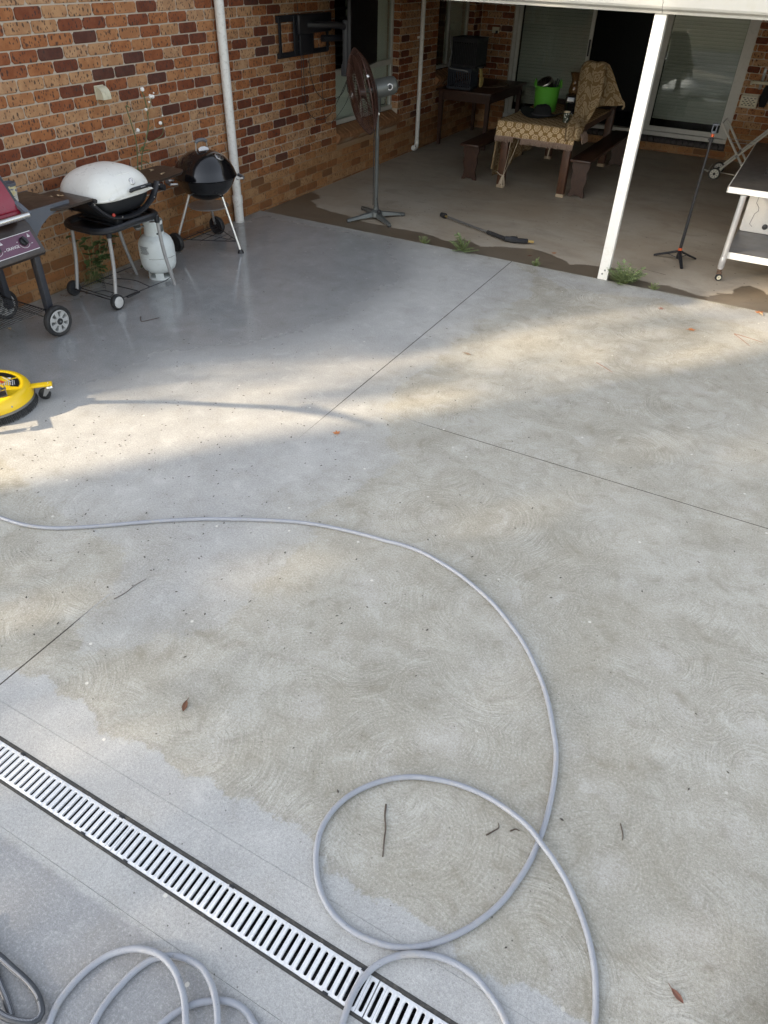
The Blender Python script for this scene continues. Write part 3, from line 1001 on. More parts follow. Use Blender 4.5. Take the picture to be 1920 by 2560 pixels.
def leaf(x0, x1, y, stile=0.06):
    b = MB()
    xbar(b, x0, x0 + stile, 0.247, 2.118, y, 0.035)
    xbar(b, x1 - stile, x1, 0.247, 2.118, y, 0.035)
    xbar(b, x0 + stile, x1 - stile, 0.247, 0.31, y, 0.035)
    xbar(b, x0 + stile, x1 - stile, 2.06, 2.118, y, 0.035)
    return b


ST = 0.07
for (xa, xb, yl) in ((0.602, 1.82, YF), (2.86, 4.068, YF + 0.012)):
    lf = O('door_panel', leaf(xa, xb, yl, 0.055 if xa < 1 else 0.085), FRAME, door)
    O('door_glass', MB().box(xa + 0.05, xb - 0.05, yl + 0.015, yl + 0.019, 0.30, 2.07), PANE, door)
    if xa < 1:
        O('pull_handle', MB().box(xb - 0.042, xb - 0.012, yl - 0.012, yl, 1.14, 1.36, 0.008), BLACK, door)
    sm = MB().add([(-0.5, -0.02, -0.008), (0.5, -0.02, -0.008), (0.5, 0.0, 0.0), (-0.5, 0.0, 0.0), (0.5, 0.018, 0.012), (-0.5, 0.018, 0.012)], [(0, 1, 2, 3), (3, 2, 4, 5)]).mesh('blind_slat', BLINDM, None)
    wv = xb - xa - (0.13 if xa < 1 else 0.19)
    zz = 0.445
    while zz < 2.04:
        o = O('blind_slat', sm, None, door)
        o.location = ((xa + xb) / 2, yl + 0.075, zz)
        o.scale = (wv, 1.0, 1.0)
        o.rotation_euler = (R(random.uniform(48, 54)), 0, 0)
        zz += 0.0445
    O('blind_rail', MB().box((xa + xb) / 2 - wv / 2, (xa + xb) / 2 + wv / 2, yl + 0.06, yl + 0.09, 0.405, 0.43, 0.004), BLINDM, door)
    b = MB()
    for q in (0.12, 0.5, 0.88):
        xx = xa + (xb - xa) * q
        b.tube([(xx, yl + 0.052, 0.42), (xx, yl + 0.052, 2.05)], 0.0018, 5)
    O('blind_cord', b, BLINDM, door)
# room behind
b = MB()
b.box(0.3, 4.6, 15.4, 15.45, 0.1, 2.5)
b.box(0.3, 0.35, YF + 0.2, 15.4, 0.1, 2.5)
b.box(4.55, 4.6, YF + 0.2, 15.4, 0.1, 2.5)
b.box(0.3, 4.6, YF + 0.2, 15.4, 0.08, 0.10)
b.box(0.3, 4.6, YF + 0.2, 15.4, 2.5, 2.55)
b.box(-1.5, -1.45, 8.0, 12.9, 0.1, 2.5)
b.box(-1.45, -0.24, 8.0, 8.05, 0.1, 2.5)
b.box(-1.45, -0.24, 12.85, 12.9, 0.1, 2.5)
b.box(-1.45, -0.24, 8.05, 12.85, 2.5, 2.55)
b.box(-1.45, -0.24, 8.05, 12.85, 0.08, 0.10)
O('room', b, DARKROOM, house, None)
ROOF = mat('grey_roof_sheet', (0.25, 0.25, 0.24), 0.5)
b = MB().box(-6.0, 0.32, 1.4, 16.0, 2.585, 2.66)
O('roof', b, ROOF, house)
b = MB().box(-6.0, -0.24, Y_END, Y_END + 0.24, -0.12, WALL_TOP)
O('end_wall', b, M_MORTAR, house, None)

# ------------------------------------------------------------------ patio cover
pc = thing('patio_cover', 'white patio roof edge with box gutter and slim square post', 'patio roof', (3.925, 6.787, 0))
b = MB()
GUT = mat('cream_gutter_paint', (0.46, 0.455, 0.42), 0.35, dirt=0.3, dcol=(0.40, 0.37, 0.29), var=0.05, scale=5)


def gutter(x0, x1):
    prof = [(6.835, 2.042), (6.742, 2.042), (6.738, 2.052), (6.738, 2.060), (6.722, 2.064), (6.70, 2.075), (6.692, 2.09), (6.690, 2.22), (6.70, 2.23), (6.72, 2.23), (6.835, 2.23)]
    return MB().prism([(y, z) for y, z in prof], x1 - x0, Matrix(((0, 0, 1, x0), (1, 0, 0, 0), (0, 1, 0, 0), (0, 0, 0, 1))))


O('gutter', LOC(pc, gutter(0.02, 3.933)), GUT, pc, 25)
O('gutter', LOC(pc, gutter(3.9365, 9.0)), GUT, pc, 25)
O('post', LOC(pc, MB().box(3.879, 3.969, 6.7645, 6.836, -0.02, 2.0405, 0.003)), WHITE, pc)
O('bolt', LOC(pc, MB().lathe([(0.0001, 0.007), (0.007, 0.006), (0.009, 0.0)], 10, frame((3.915, 6.7645, 0.05), (0, -1, 0)))), DULL, pc)
O('bolt', LOC(pc, MB().lathe([(0.0001, 0.007), (0.007, 0.006), (0.009, 0.0)], 10, frame((3.933, 6.7645, 0.085), (0, -1, 0)))), DULL, pc)
CEIL = mat('patio_ceiling_boards', (0.22, 0.21, 0.195), 0.6)
O('roof_sheet', LOC(pc, MB().box(0.02, 9.0, 6.70, Y_BACK, 2.36, 2.40)), CEIL, pc)
O('beam', LOC(pc, MB().box(0.02, 9.0, 6.845, 6.90, 2.06, 2.36)), CEIL, pc)

# ------------------------------------------------------------------ trees that shade the yard (behind the viewer, up the sun)
M_CROWN = leaf_mat('tree_leaf', (0.035, 0.065, 0.018), (0.075, 0.11, 0.035))
M_BARK = mat('tree_bark', (0.10, 0.08, 0.06), 0.9, var=0.3, bump=0.6)
SU = Vector((0.76, -0.65))     # sideways direction across the sun's azimuth is -SU


def sun_pos(u, along):
    """plan position with sideways coordinate u (see the light shaft) and distance 'along' towards the sun"""
    n = Vector((-0.76, 0.65)).normalized()
    d = Vector((-SUN_H.x, -SUN_H.y))
    return n * u - d * along


def tree(label, u, along, blobs, seed, n_leaf, trunk_h=2.6):
    rr = random.Random(seed)
    base = sun_pos(u, along)
    t = thing('tree', label, 'tree', (base.x, base.y, -0.16), 0, 'trees that shade the yard')
    b = MB()
    b.tube([(0, 0, 0), (0.05, 0.02, trunk_h * 0.5), (0.0, 0.06, trunk_h), (0.05, 0.05, trunk_h + 2.2)], [0.19, 0.15, 0.12, 0.04], 8)
    n2 = Vector((-0.76, 0.65)).normalized()
    leaves = []
    for (du, dal, zc, ru, ra, rz, share) in blobs:
        c = n2 * du - Vector((-SUN_H.x, -SUN_H.y)) * dal
        b.tube([(0.0, 0.04, trunk_h * 0.85), (c.x * 0.5, c.y * 0.5, (zc + trunk_h) * 0.5), (c.x, c.y, zc)], [0.09, 0.055, 0.02], 6)
        for _ in range(int(n_leaf * share)):
            while True:
                q = Vector((rr.uniform(-1, 1), rr.uniform(-1, 1), rr.uniform(-1, 1)))
                if 0.15 < q.length < 1.0:
                    break
            pos = Vector((c.x, c.y, zc)) + Vector((n2.x, n2.y, 0)) * q.x * ru + Vector((SUN_H.x, SUN_H.y, 0)) * q.y * ra + Vector((0, 0, q.z * rz))
            leaves.append(pos)
    O('trunk', b, M_BARK, t)
    vs, fs = [], []
    for p in leaves:
        a = Vector((rr.gauss(0, 1), rr.gauss(0, 1), rr.gauss(0, 1))).normalized()
        c = a.orthogonal().normalized()
        c.rotate(Matrix.Rotation(rr.uniform(0, 6.28), 3, a))
        l, w = rr.uniform(0.10, 0.17), rr.uniform(0.045, 0.075)
        k = len(vs)
        e = a.cross(c)
        vs += [p - c * l, p + e * w, p + c * l, p - e * w + a * 0.02]
        fs.append((k, k + 1, k + 2, k + 3))
    me = bpy.data.meshes.new('crown')
    me.from_pydata([v[:] for v in vs], [], fs)
    me.materials.append(M_CROWN)
    o = O('crown', me, None, t)
    return t


tree('leafy tree beside the end of the house, nearest the wall', 2.32, 11.0,
     [(0.0, 0, 5.6, 1.75, 1.5, 1.9, 0.46), (-0.62, 0.5, 6.7, 1.15, 1.2, 0.75, 0.14), (-0.95, 0.3, 5.3, 0.85, 1.0, 0.5, 0.05), (-0.4, 0.5, 7.6, 1.25, 1.2, 0.6, 0.12), (0.3, -0.3, 4.2, 1.9, 1.3, 1.3, 0.25), (-0.3, 0.2, 8.6, 1.5, 1.2, 1.5, 0.22), (-2.0, 0.2, 9.9, 1.1, 1.0, 1.05, 0.16), (-1.95, 0.2, 7.55, 0.55, 0.8, 0.55, 0.011), (-1.85, 0.2, 6.25, 0.55, 0.8, 0.45, 0.006), (-2.3, 0.2, 6.9, 0.35, 0.8, 0.6, 0.006)], 3, 7200)
tree('leafy tree in the middle of the shading row', -0.66, 13.0,
     [(0.0, 0, 6.8, 0.38, 1.2, 1.6, 0.45), (-0.08, 0.2, 5.2, 0.36, 1.0, 1.5, 0.3), (0.06, 0.0, 8.6, 0.40, 1.0, 1.8, 0.24), (-0.52, 0.1, 4.9, 0.36, 0.9, 1.15, 0.16), (-0.42, 0.1, 7.2, 0.30, 0.8, 1.3, 0.07)], 4, 3100)
tree('broad leafy tree furthest out from the house', -3.6, 12.0,
     [(0.35, 0, 6.0, 2.4, 1.6, 2.4, 0.5), (-1.4, 0.3, 5.0, 2.2, 1.6, 2.4, 0.25), (0.6, 0.2, 7.9, 2.1, 1.4, 1.9, 0.32)], 5, 8800)
tree('second broad leafy tree beyond the far end of the yard', -7.2, 12.5,
     [(0.3, 0, 5.6, 2.6, 1.6, 2.6, 0.6), (-1.0, 0.3, 7.0, 2.2, 1.6, 2.0, 0.4)], 6, 6500)

# ------------------------------------------------------------------ helpers for wheels and plants
def wheel(parent, c, axis, r, w, rim_m, spokes=0, hub=0.3, cap=False, name='wheel'):
    """tyre, rim (with spokes or a plain cap) and hub about the given axis; tyre owns the rest"""
    F = frame(c, axis)
    h = w / 2
    ty = MB().lathe([(r * 0.74, -h * 0.8), (r * 0.90, -h), (r * 0.97, -h * 0.75), (r, -h * 0.3), (r, h * 0.3), (r * 0.97, h * 0.75), (r * 0.90, h), (r * 0.74, h * 0.8), (r * 0.72, 0), (r * 0.74, -h * 0.8)], 28, F, caps=False)
    t = O(name, ty, RUBBER, parent)
    if cap:
        O('hub_cap', MB().lathe([(r * 0.75, h * 0.55), (r * 0.72, h * 0.95), (r * 0.5, h * 1.1), (0.0001, h * 1.15)], 24, F), rim_m, t)
        O('rim', MB().lathe([(0.0001, -h * 0.7), (r * 0.74, -h * 0.7), (r * 0.74, h * 0.5), (0.0001, h * 0.5)], 24, F), BLACK, t)
        return t
    rim = MB().lathe([(r * 0.75, h * 0.7), (r * 0.66, h * 0.9), (r * 0.62, h * 0.5), (r * 0.62, -h * 0.5), (r * 0.66, -h * 0.9), (r * 0.75, -h * 0.7), (r * 0.75, h * 0.7)], 24, F, caps=False)
    rim.lathe([(0.0001, h * 0.95), (r * hub, h * 0.9), (r * hub, -h * 0.6), (0.0001, -h * 0.6)], 16, F)
    for k in range(spokes):
        a = 360.0 * k / spokes
        wd = r * 0.42 * math.pi / spokes * 0.80
        rim.prism([(r * hub * 0.9, -wd * 0.55), (r * 0.65, -wd), (r * 0.65, wd), (r * hub * 0.9, wd * 0.55)], h * 0.9, F @ RZ(a) @ T(0, 0, -h * 0.1))
    O('rim', rim, rim_m, t, 25)
    O('rim_back', MB().lathe([(0.0001, -h * 0.2), (r * 0.70, -h * 0.2), (r * 0.70, -h * 0.35), (0.0001, -h * 0.35)], 20, F), DULL, t)
    O('hub', MB().lathe([(r * hub * 0.75, h * 0.8), (r * hub * 0.7, h * 1.05), (0.0001, h * 1.1)], 16, F), BLACK, t)
    return t


def leaf_poly(b, p, d, up, l, w, curl=0.2):
    """one pointed leaf: 2 x 3 quads with a fold"""
    d = Vector(d).normalized()
    s = d.cross(Vector(up))
    if s.length < 1e-3:
        s = d.orthogonal()
    s.normalize()
    n = s.cross(d)
    rows = []
    for t, wd in ((0.0, 0.12), (0.3, 0.9), (0.6, 1.0), (0.85, 0.55), (1.0, 0.02)):
        c = Vector(p) + d * l * t - n * curl * l * t * t
        rows.append([tuple(c - s * w * wd + n * w * 0.25), tuple(c), tuple(c + s * w * wd + n * w * 0.25)])
    b.sheet(rows)


def bend(p0, p1, sag, n=8, side=(0, 0, -1)):
    p0, p1, s = Vector(p0), Vector(p1), Vector(side)
    return [p0.lerp(p1, i / n) + s * sag * 4 * (i / n) * (1 - i / n) for i in range(n + 1)]


# ------------------------------------------------------------------ maroon hooded barbecue (cut by the picture's edge)
MAROON = mat('maroon_enamel', (0.21, 0.006, 0.022), 0.32, coat=0.25, var=0.12, dirt=0.12)
PURPLE = mat('purple_panel_print', (0.115, 0.040, 0.078), 0.35, var=0.1, dirt=0.15)
ENAMEL = mat('brown_black_enamel', (0.030, 0.022, 0.018), 0.32, var=0.25, dirt=0.4, dcol=(0.085, 0.06, 0.042))
CHARCOAL = mat('charcoal_frame', (0.028, 0.031, 0.040), 0.45, var=0.2, dirt=0.2)
PRINT = mat('white_print', (0.72, 0.70, 0.70), 0.5)
rb = thing('hooded_barbecue', 'maroon hooded gas barbecue cart with purple control panel at the left edge', 'barbecue', (0.42, 2.80, 0))
q = lambda mb: LOC(rb, mb)
YL, YR = 2.25, 3.27
# legs
for x, y in ((0.625, 3.30), (0.16, 3.30), (0.625, 2.30), (0.16, 2.30)):
    O('leg', q(MB().box(x - 0.027, x + 0.027, y - 0.024, y + 0.024, 0.095, 0.72, 0.004)), CHARCOAL, rb)
for x in (0.69, 0.10):
    w_ = wheel(rb, (x - 0.42, 0.50, 0.115), (1, 0, 0), 0.115, 0.05, mat('grey_wheel_plastic', (0.42, 0.42, 0.41), 0.45, dirt=0.3), spokes=7, hub=0.30)
O('axle', q(MB().tube([(0.08, 3.30, 0.115), (0.72, 3.30, 0.115)], 0.008, 8)), DULL, rb)
# wire shelf
b = MB()
for k in range(17):
    x = 0.16 + 0.47 * k / 16
    b.tube([(x, 2.32, 0.21), (x, 2.8, 0.195), (x, 3.26, 0.20)], 0.0028, 5)
for y in (2.32, 2.8, 3.26):
    b.tube([(0.15, y, 0.203), (0.64, y, 0.203)], 0.0045, 6)
O('wire_shelf', q(b), BLACK, rb)
# fire box, bull nose, control panel
b = MB().prism([(0.10, 0.66), (0.60, 0.66), (0.60, 0.86), (0.10, 0.86)], YR - YL - 0.03, Matrix(((1, 0, 0, 0), (0, 0, 1, YL), (0, 1, 0, 0), (0, 0, 0, 1))))
O('fire_box', q(b), ENAMEL, rb)
PXZ = lambda y: Matrix(((1, 0, 0, 0), (0, 0, 1, y), (0, 1, 0, 0), (0, 0, 0, 1)))
b = MB().prism([(0.605, 0.645), (0.72, 0.622), (0.768, 0.630), (0.788, 0.652), (0.783, 0.672), (0.704, 0.800), (0.688, 0.822), (0.655, 0.845), (0.605, 0.865)], YR - YL + 0.012, PXZ(YL))
O('console', q(b), ENAMEL, rb, 30)
# printed panel, slightly proud of the sloping console face
e0, e1 = Vector((0.783, 0, 0.672)), Vector((0.704, 0, 0.800))
nrm = Vector((e1.z - e0.z, 0, -(e1.x - e0.x))).normalized()
if nrm.x < 0:
    nrm = -nrm
up = (e1 - e0).normalized()
PM = Matrix(((0, up.x, nrm.x, (e0.x + e1.x) / 2), (1, 0, 0, 0), (0, up.z, nrm.z, (e0.z + e1.z) / 2), (0, 0, 0, 1)))
pn = O('control_panel', q(MB().box(YL + 0.05, YR - 0.015, -0.062, 0.062, 0.0, 0.003, M=PM)), PURPLE, rb)
for yy in (-0.0605, 0.0605):
    O('panel_line', q(MB().box(YL + 0.05, YR - 0.02, yy - 0.0018, yy + 0.0018, 0.003, 0.0042, M=PM)), PRINT, rb)
LM = T(-0.42, -2.80, 0)
text_mesh('lettering', 'GRANGE', 0.026, PRINT, LM @ PM @ T(3.065, -0.012, 0.0035) @ Matrix.Scale(1, 4), pn)
for yk in (3.163, 2.945, 2.70, 2.45):
    K = PM @ T(yk, 0.008, 0.003)
    kn = O('knob', q(MB().lathe([(0.030, 0.0), (0.029, 0.012), (0.025, 0.018), (0.0001, 0.019)], 20, K).box(-0.0075, 0.0075, -0.027, 0.027, 0.012, 0.036, 0.003, K @ RZ(20))), BLACK, rb)
    arc = [(0.043 * math.cos(R(a)), 0.043 * math.sin(R(a)), 0.0012) for a in range(200, 335, 9)]
    O('dial_mark', q(MB().tube(arc, 0.0013, 4, M=K).box(-0.050, -0.042, 0.006, 0.009, 0.0003, 0.0012, M=K).box(0.048, 0.060, -0.026, -0.023, 0.0003, 0.0012, M=K)), PRINT, rb)
    O('warning_mark', q(MB().prism([(0.046, 0.018), (0.068, 0.018), (0.057, 0.041)], 0.0012, K)), PRINT, rb)
    O('warning_bang', q(MB().box(0.0556, 0.0584, 0.0225, 0.033, 0.0012, 0.0019, M=K)), CHARCOAL, rb)
# hood: pressed front panel, ends, handle
HP = [(0.70, 0.872), (0.735, 0.918), (0.722, 0.932), (0.700, 0.985), (0.640, 1.080), (0.575, 1.15), (0.48, 1.19), (0.30, 1.20), (0.16, 1.14), (0.11, 1.02), (0.10, 0.872)]
O('hood', q(MB().prism(HP, 0.93, PXZ(2.28))), MAROON, rb, 25)
O('hood_rib', q(MB().tube([(0.7235, 2.30, 0.940), (0.7235, 3.19, 0.940)], 0.006, 8)), MAROON, rb)
ENDP = [(0.69, 0.872), (0.720, 0.915), (0.830, 0.905), (0.838, 0.925), (0.815, 0.945), (0.705, 0.995), (0.655, 1.09), (0.59, 1.165), (0.48, 1.207), (0.30, 1.217), (0.15, 1.155), (0.095, 1.02), (0.09, 0.872)]
for y in (2.255, 3.212):
    e = O('hood_end', q(MB().prism([(0.10, 0.874), (0.68, 0.874), (0.71, 0.93), (0.69, 0.985), (0.635, 1.075), (0.57, 1.145), (0.48, 1.185), (0.30, 1.195), (0.165, 1.135), (0.115, 1.02)], 0.022, PXZ(y))), mat('black_cast_end', (0.020, 0.021, 0.024), 0.4), rb, 25)
    arm = [(0.795, y + 0.011, 0.912), (0.735, y + 0.011, 0.948), (0.668, y + 0.011, 0.985), (0.62, y + 0.011, 1.06), (0.555, y + 0.011, 1.14), (0.44, y + 0.011, 1.20)]
    O('handle_arm', q(MB().tube(smooth_path(arm, 3), 0.024, 4, flat=0.65)), SLATE, rb, 50)
O('handle', q(MB().tube([(0.800, 2.27, 0.915), (0.800, 3.215, 0.915)], 0.0185, 18)), STEEL, rb)
# badge on the hood front
bc = Vector((0.664, 3.08, 1.045))
bn = Vector((0.845, 0, 0.535)).normalized()
BF = frame(bc, bn, (0, 1, 0))
bd = O('badge', q(MB().lathe([(0.044, 0.0), (0.044, 0.003), (0.0001, 0.0032)], 28, BF, 1.0, 0.66)), PRINT, rb)
O('badge_field', q(MB().lathe([(0.0405, 0.0025), (0.0405, 0.0042), (0.0001, 0.0043)], 28, BF, 1.0, 0.64)), CHARCOAL, rb)
b = MB()
for k in range(7):
    b.box(-0.030 + k * 0.0088, -0.0248 + k * 0.0088, -0.017, 0.004 - 0.002 * (k % 2), 0.0044, 0.0050, M=BF)
for k in range(9):
    b.box(-0.026 + k * 0.0058, -0.0228 + k * 0.0058, 0.0085, 0.0155, 0.0044, 0.0050, M=BF)
O('badge_print', q(b), PRINT, rb, None)
# side shelf with scrolled bracket
O('side_shelf', q(MB().box(0.20, 0.615, 3.275, 3.69, 0.862, 0.880, 0.004)), ENAMEL, rb)
br = [(3.285, 0.880), (3.70, 0.880), (3.70, 0.842), (3.60, 0.835), (3.50, 0.81), (3.42, 0.765), (3.365, 0.71), (3.34, 0.66), (3.285, 0.66)]
O('shelf_bracket', q(MB().prism(br, 0.014, Matrix(((0, 0, 1, 0.6152), (1, 0, 0, 0), (0, 1, 0, 0), (0, 0, 0, 1))))), SLATE, rb, 30)
O('shelf_bracket', q(MB().prism(br, 0.012, Matrix(((0, 0, 1, 0.19), (1, 0, 0, 0), (0, 1, 0, 0), (0, 0, 0, 1))))), SLATE, rb, 30)

# tub of seasoning standing on the shelf
def carton_mat():
    m = bpy.data.materials.new('printed_carton')
    g = NT(m)
    p = g.n('TexCoord').outputs['Object']
    z = g.n('SeparateXYZ', {0: p}).outputs[2]
    n = g.noise(p, 9.0, 4.0).outputs[0]
    c = g.mix(g.step(n, 0.40, 0.62), (0.68, 0.66, 0.60), (0.62, 0.50, 0.20))
    bl = g.m('MULTIPLY', g.step(g.m('ABSOLUTE', g.m('SUBTRACT', z, 0.085)), 0.014, 0.011), g.step(g.noise(p, 22.0, 1.0).outputs[0], 0.46, 0.52))
    c = g.mix(bl, c, (0.04, 0.07, 0.20))
    b2 = g.m('MULTIPLY', g.step(g.m('ABSOLUTE', g.m('SUBTRACT', z, 0.035)), 0.018, 0.012), g.step(g.noise(p, 60.0, 1.0).outputs[0], 0.50, 0.56))
    c = g.mix(b2, c, (0.05, 0.06, 0.10))
    g.bsdf(Base_Color=c, Roughness=0.55)
    return m


ct = thing('carton', 'small white and yellow printed carton with dark open top on the barbecue shelf', 'carton', (0.36, 3.43, 0.8802))
O('body', MB().lathe([(0.046, 0.0), (0.048, 0.004), (0.058, 0.118)], 20, RX(2)), carton_mat(), ct)
O('lid', MB().lathe([(0.0585, 0.112), (0.060, 0.128), (0.056, 0.131), (0.050, 0.126), (0.0001, 0.124)], 20), SLATE, ct)

# ------------------------------------------------------------------ white lidded barbecue on a grey stand
LIDW = mat('white_lid_enamel', (0.76, 0.75, 0.70), 0.30, dirt=0.18, dcol=(0.50, 0.46, 0.38), var=0.05, scale=7)
STANDG = mat('silver_grey_tube', (0.37, 0.365, 0.36), 0.4, 0.3, dirt=0.35, dcol=(0.18, 0.165, 0.15), var=0.1)
wb = thing('portable_barbecue', 'white domed portable barbecue on black and grey folding stand with fold-out tables', 'barbecue', (0.45, 4.22, 0))
# legs: slightly bowed tubes
for (tx, ty, bx_, by_, bz) in ((0.215, -0.255, 0.215, -0.325, 0.05), (-0.235, -0.215, -0.25, -0.30, 0.05), (0.245, 0.245, 0.262, 0.315, 0.0), (-0.235, 0.235, -0.19, 0.325, 0.0)):
    mx, my = (tx + bx_) / 2 - 0.004, (ty + by_) / 2 - 0.018 * (1 if by_ > 0 else -1)
    O('leg', MB().tube(smooth_path([(tx, ty, 0.60), (mx, my, 0.30), (bx_, by_, bz)], 6), 0.0148, 10), STANDG, wb)
    O('leg_socket', MB().lathe([(0.02, 0.545), (0.022, 0.56), (0.022, 0.60)], 12, T(tx, ty, 0)), BLACK, wb)
GREYCAP = mat('pale_grey_cap', (0.52, 0.515, 0.50), 0.5, dirt=0.3)
wheel(wb, (0.245, -0.335, 0.062), (1, 0, 0), 0.062, 0.042, GREYCAP, cap=True)
wheel(wb, (-0.275, -0.31, 0.062), (-1, 0, 0), 0.062, 0.042, BLACK, cap=True)
# bent wire base
b = MB()
b.tube([(-0.27, -0.32, 0.062), (0.24, -0.333, 0.062)], 0.005, 6)
b.tube([(-0.25, -0.26, 0.05), (0.21, -0.275, 0.05)], 0.004, 6)
b.tube([(-0.25, -0.30, 0.055), (-0.25, 0.25, 0.055), (-0.20, 0.31, 0.075), (-0.19, 0.322, 0.035)], 0.004, 6)
b.tube([(0.20, -0.30, 0.055), (0.235, 0.24, 0.055), (0.257, 0.30, 0.080), (0.262, 0.318, 0.035)], 0.004, 6)
b.tube(smooth_path([(-0.25, 0.0, 0.055), (-0.02, 0.10, 0.055), (0.14, 0.08, 0.055), (0.225, 0.06, 0.055)], 5), 0.0038, 6)
b.tube([(-0.25, -0.08, 0.055), (0.215, -0.06, 0.055)], 0.004, 6)
b.tube([(-0.10, -0.275, 0.05), (-0.05, -0.19, 0.05), (0.06, -0.19, 0.05), (0.10, -0.275, 0.05)], 0.0035, 6)
b.box(0.205, 0.228, -0.20, -0.06, 0.045, 0.060, 0.003)
O('wire_base', b, BLACK, wb)
b = MB()
sp = [(0.012 * math.cos(k * 0.9) - 0.08, 0.012 * math.sin(k * 0.9) - 0.16, 0.05 + k * 0.0021) for k in range(60)]
b.tube(sp, 0.002, 5)
O('grease_spring', b, BLACK, wb)
# stand top ring: rounded rectangular rail with bowed front, plus cross pieces
ringp = []
for k in range(40):
    a = 2 * math.pi * k / 40
    cx, sy = math.cos(a), math.sin(a)
    rx_ = 0.255 * (abs(cx) ** 0.55) * math.copysign(1, cx)
    ry_ = 0.325 * (abs(sy) ** 0.55) * math.copysign(1, sy)
    zz = 0.592 + 0.018 * (1 - (ry_ / 0.325) ** 2) * (1 if rx_ > 0 else 0)
    ringp.append((rx_, ry_, zz))
O('stand_rail', MB().tube(ringp, 0.026, 8, closed=True, flat=1.0), BLACK, wb)
b = MB()
b.box(-0.22, 0.22, -0.15, -0.08, 0.592, 0.612, 0.006)
b.box(-0.22, 0.22, 0.06, 0.13, 0.592, 0.612, 0.006)
b.sheet([[(-0.20, -0.30, 0.585), (-0.20, 0.30, 0.585)], [(0.0, -0.30, 0.57), (0.0, 0.30, 0.57)], [(0.22, -0.06, 0.59), (0.22, 0.30, 0.59)]])
O('stand_tray', b, BLACK, wb)
# cradle: two curved black arms cupping the bowl and a flat bottom pan
for x in (0.205, -0.20):
    P_ = [(x, -0.365, 0.825), (x, -0.335, 0.795), (x, -0.27, 0.735), (x, -0.17, 0.675), (x, 0.0, 0.645), (x, 0.15, 0.665), (x, 0.26, 0.72), (x, 0.325, 0.785), (x, 0.355, 0.835)]
    O('cradle_arm', MB().tube(smooth_path(P_, 4), 0.030, 8, flat=0.55, up=(0, 0, 1)), mat('satin_black', (0.018, 0.019, 0.023), 0.38), wb)
    for yy, zz in ((-0.345, 0.81), (0.345, 0.815), (-0.10, 0.668), (0.27, 0.735)):
        if x > 0:
            O('cradle_screw', MB().lathe([(0.006, 0.0), (0.005, 0.003), (0.0001, 0.004)], 10, frame((x + 0.029, yy, zz), (1, 0, 0))), STEEL, wb)
b = MB()
for yy in (-0.10, 0.10):
    b.box(-0.19, 0.20, yy - 0.03, yy + 0.03, 0.612, 0.655, 0.008)
O('cradle_foot', b, BLACK, wb)
RED = mat('red_button', (0.42, 0.045, 0.03), 0.35)
O('ignition_button', MB().lathe([(0.0135, 0.0), (0.0135, 0.005), (0.011, 0.009), (0.0001, 0.0095)], 16, frame((0.232, -0.185, 0.700), (0.95, 0, 0.3))), RED, wb)


def superdome(zf, rx, ry, e, nz, n=44, cap=True):
    """rows of a rounded-rectangular dome; zf(t) -> (z, scale)"""
    rows = []
    for i in range(nz + 1):
        z, s = zf(i / nz)
        row = []
        for k in range(n):
            a = 2 * math.pi * k / n
            c_, s_ = math.cos(a), math.sin(a)
            row.append((rx * s * abs(c_) ** e * math.copysign(1, c_), ry * s * abs(s_) ** e * math.copysign(1, s_), z))
        rows.append(row)
    b = MB()
    N = n
    vs = [p for r_ in rows for p in r_]
    fs = [(i * N + j, i * N + (j + 1) % N, (i + 1) * N + (j + 1) % N, (i + 1) * N + j) for i in range(nz) for j in range(N)]
    fs.append(tuple(range(nz * N, nz * N + N)))
    return b.add(vs, fs)


bowl = superdome(lambda t: (0.805 - 0.150 * math.sin(t * math.pi / 2), 0.97 * (math.cos(t * math.pi / 2) ** 0.55 * 0.78 + 0.22)), 0.245, 0.300, 0.55, 8, 60)
O('bowl', bowl, mat('black_cast_bowl', (0.012, 0.013, 0.015), 0.45, var=0.3), wb)
LZ0 = 0.806
EX = 0.62
lid = superdome(lambda t: (LZ0 + 0.010 + 0.192 * math.sin(t * math.pi / 2) ** 0.95, max(0.02, math.cos(t * math.pi / 2) ** 0.92)), 0.262, 0.318, EX, 14, 60)
lo = O('lid', lid, LIDW, wb, 60)
lo.location = (0.008, -0.012, 0.0)
rim = []
for k in range(60):
    a = 2 * math.pi * k / 60
    c_, s_ = math.cos(a), math.sin(a)
    rim.append((0.264 * abs(c_) ** EX * math.copysign(1, c_), 0.318 * abs(s_) ** EX * math.copysign(1, s_), LZ0 + 0.006))
O('lid_rim', MB().tube(rim, 0.0095, 6, closed=True), LIDW, lo)
# raised front of the lid: a smaller arched swelling that carries thermometer and handle
def arch_h(y):
    return max(0.0, 1 - (abs(y) / 0.225) ** 2.4) ** 0.6


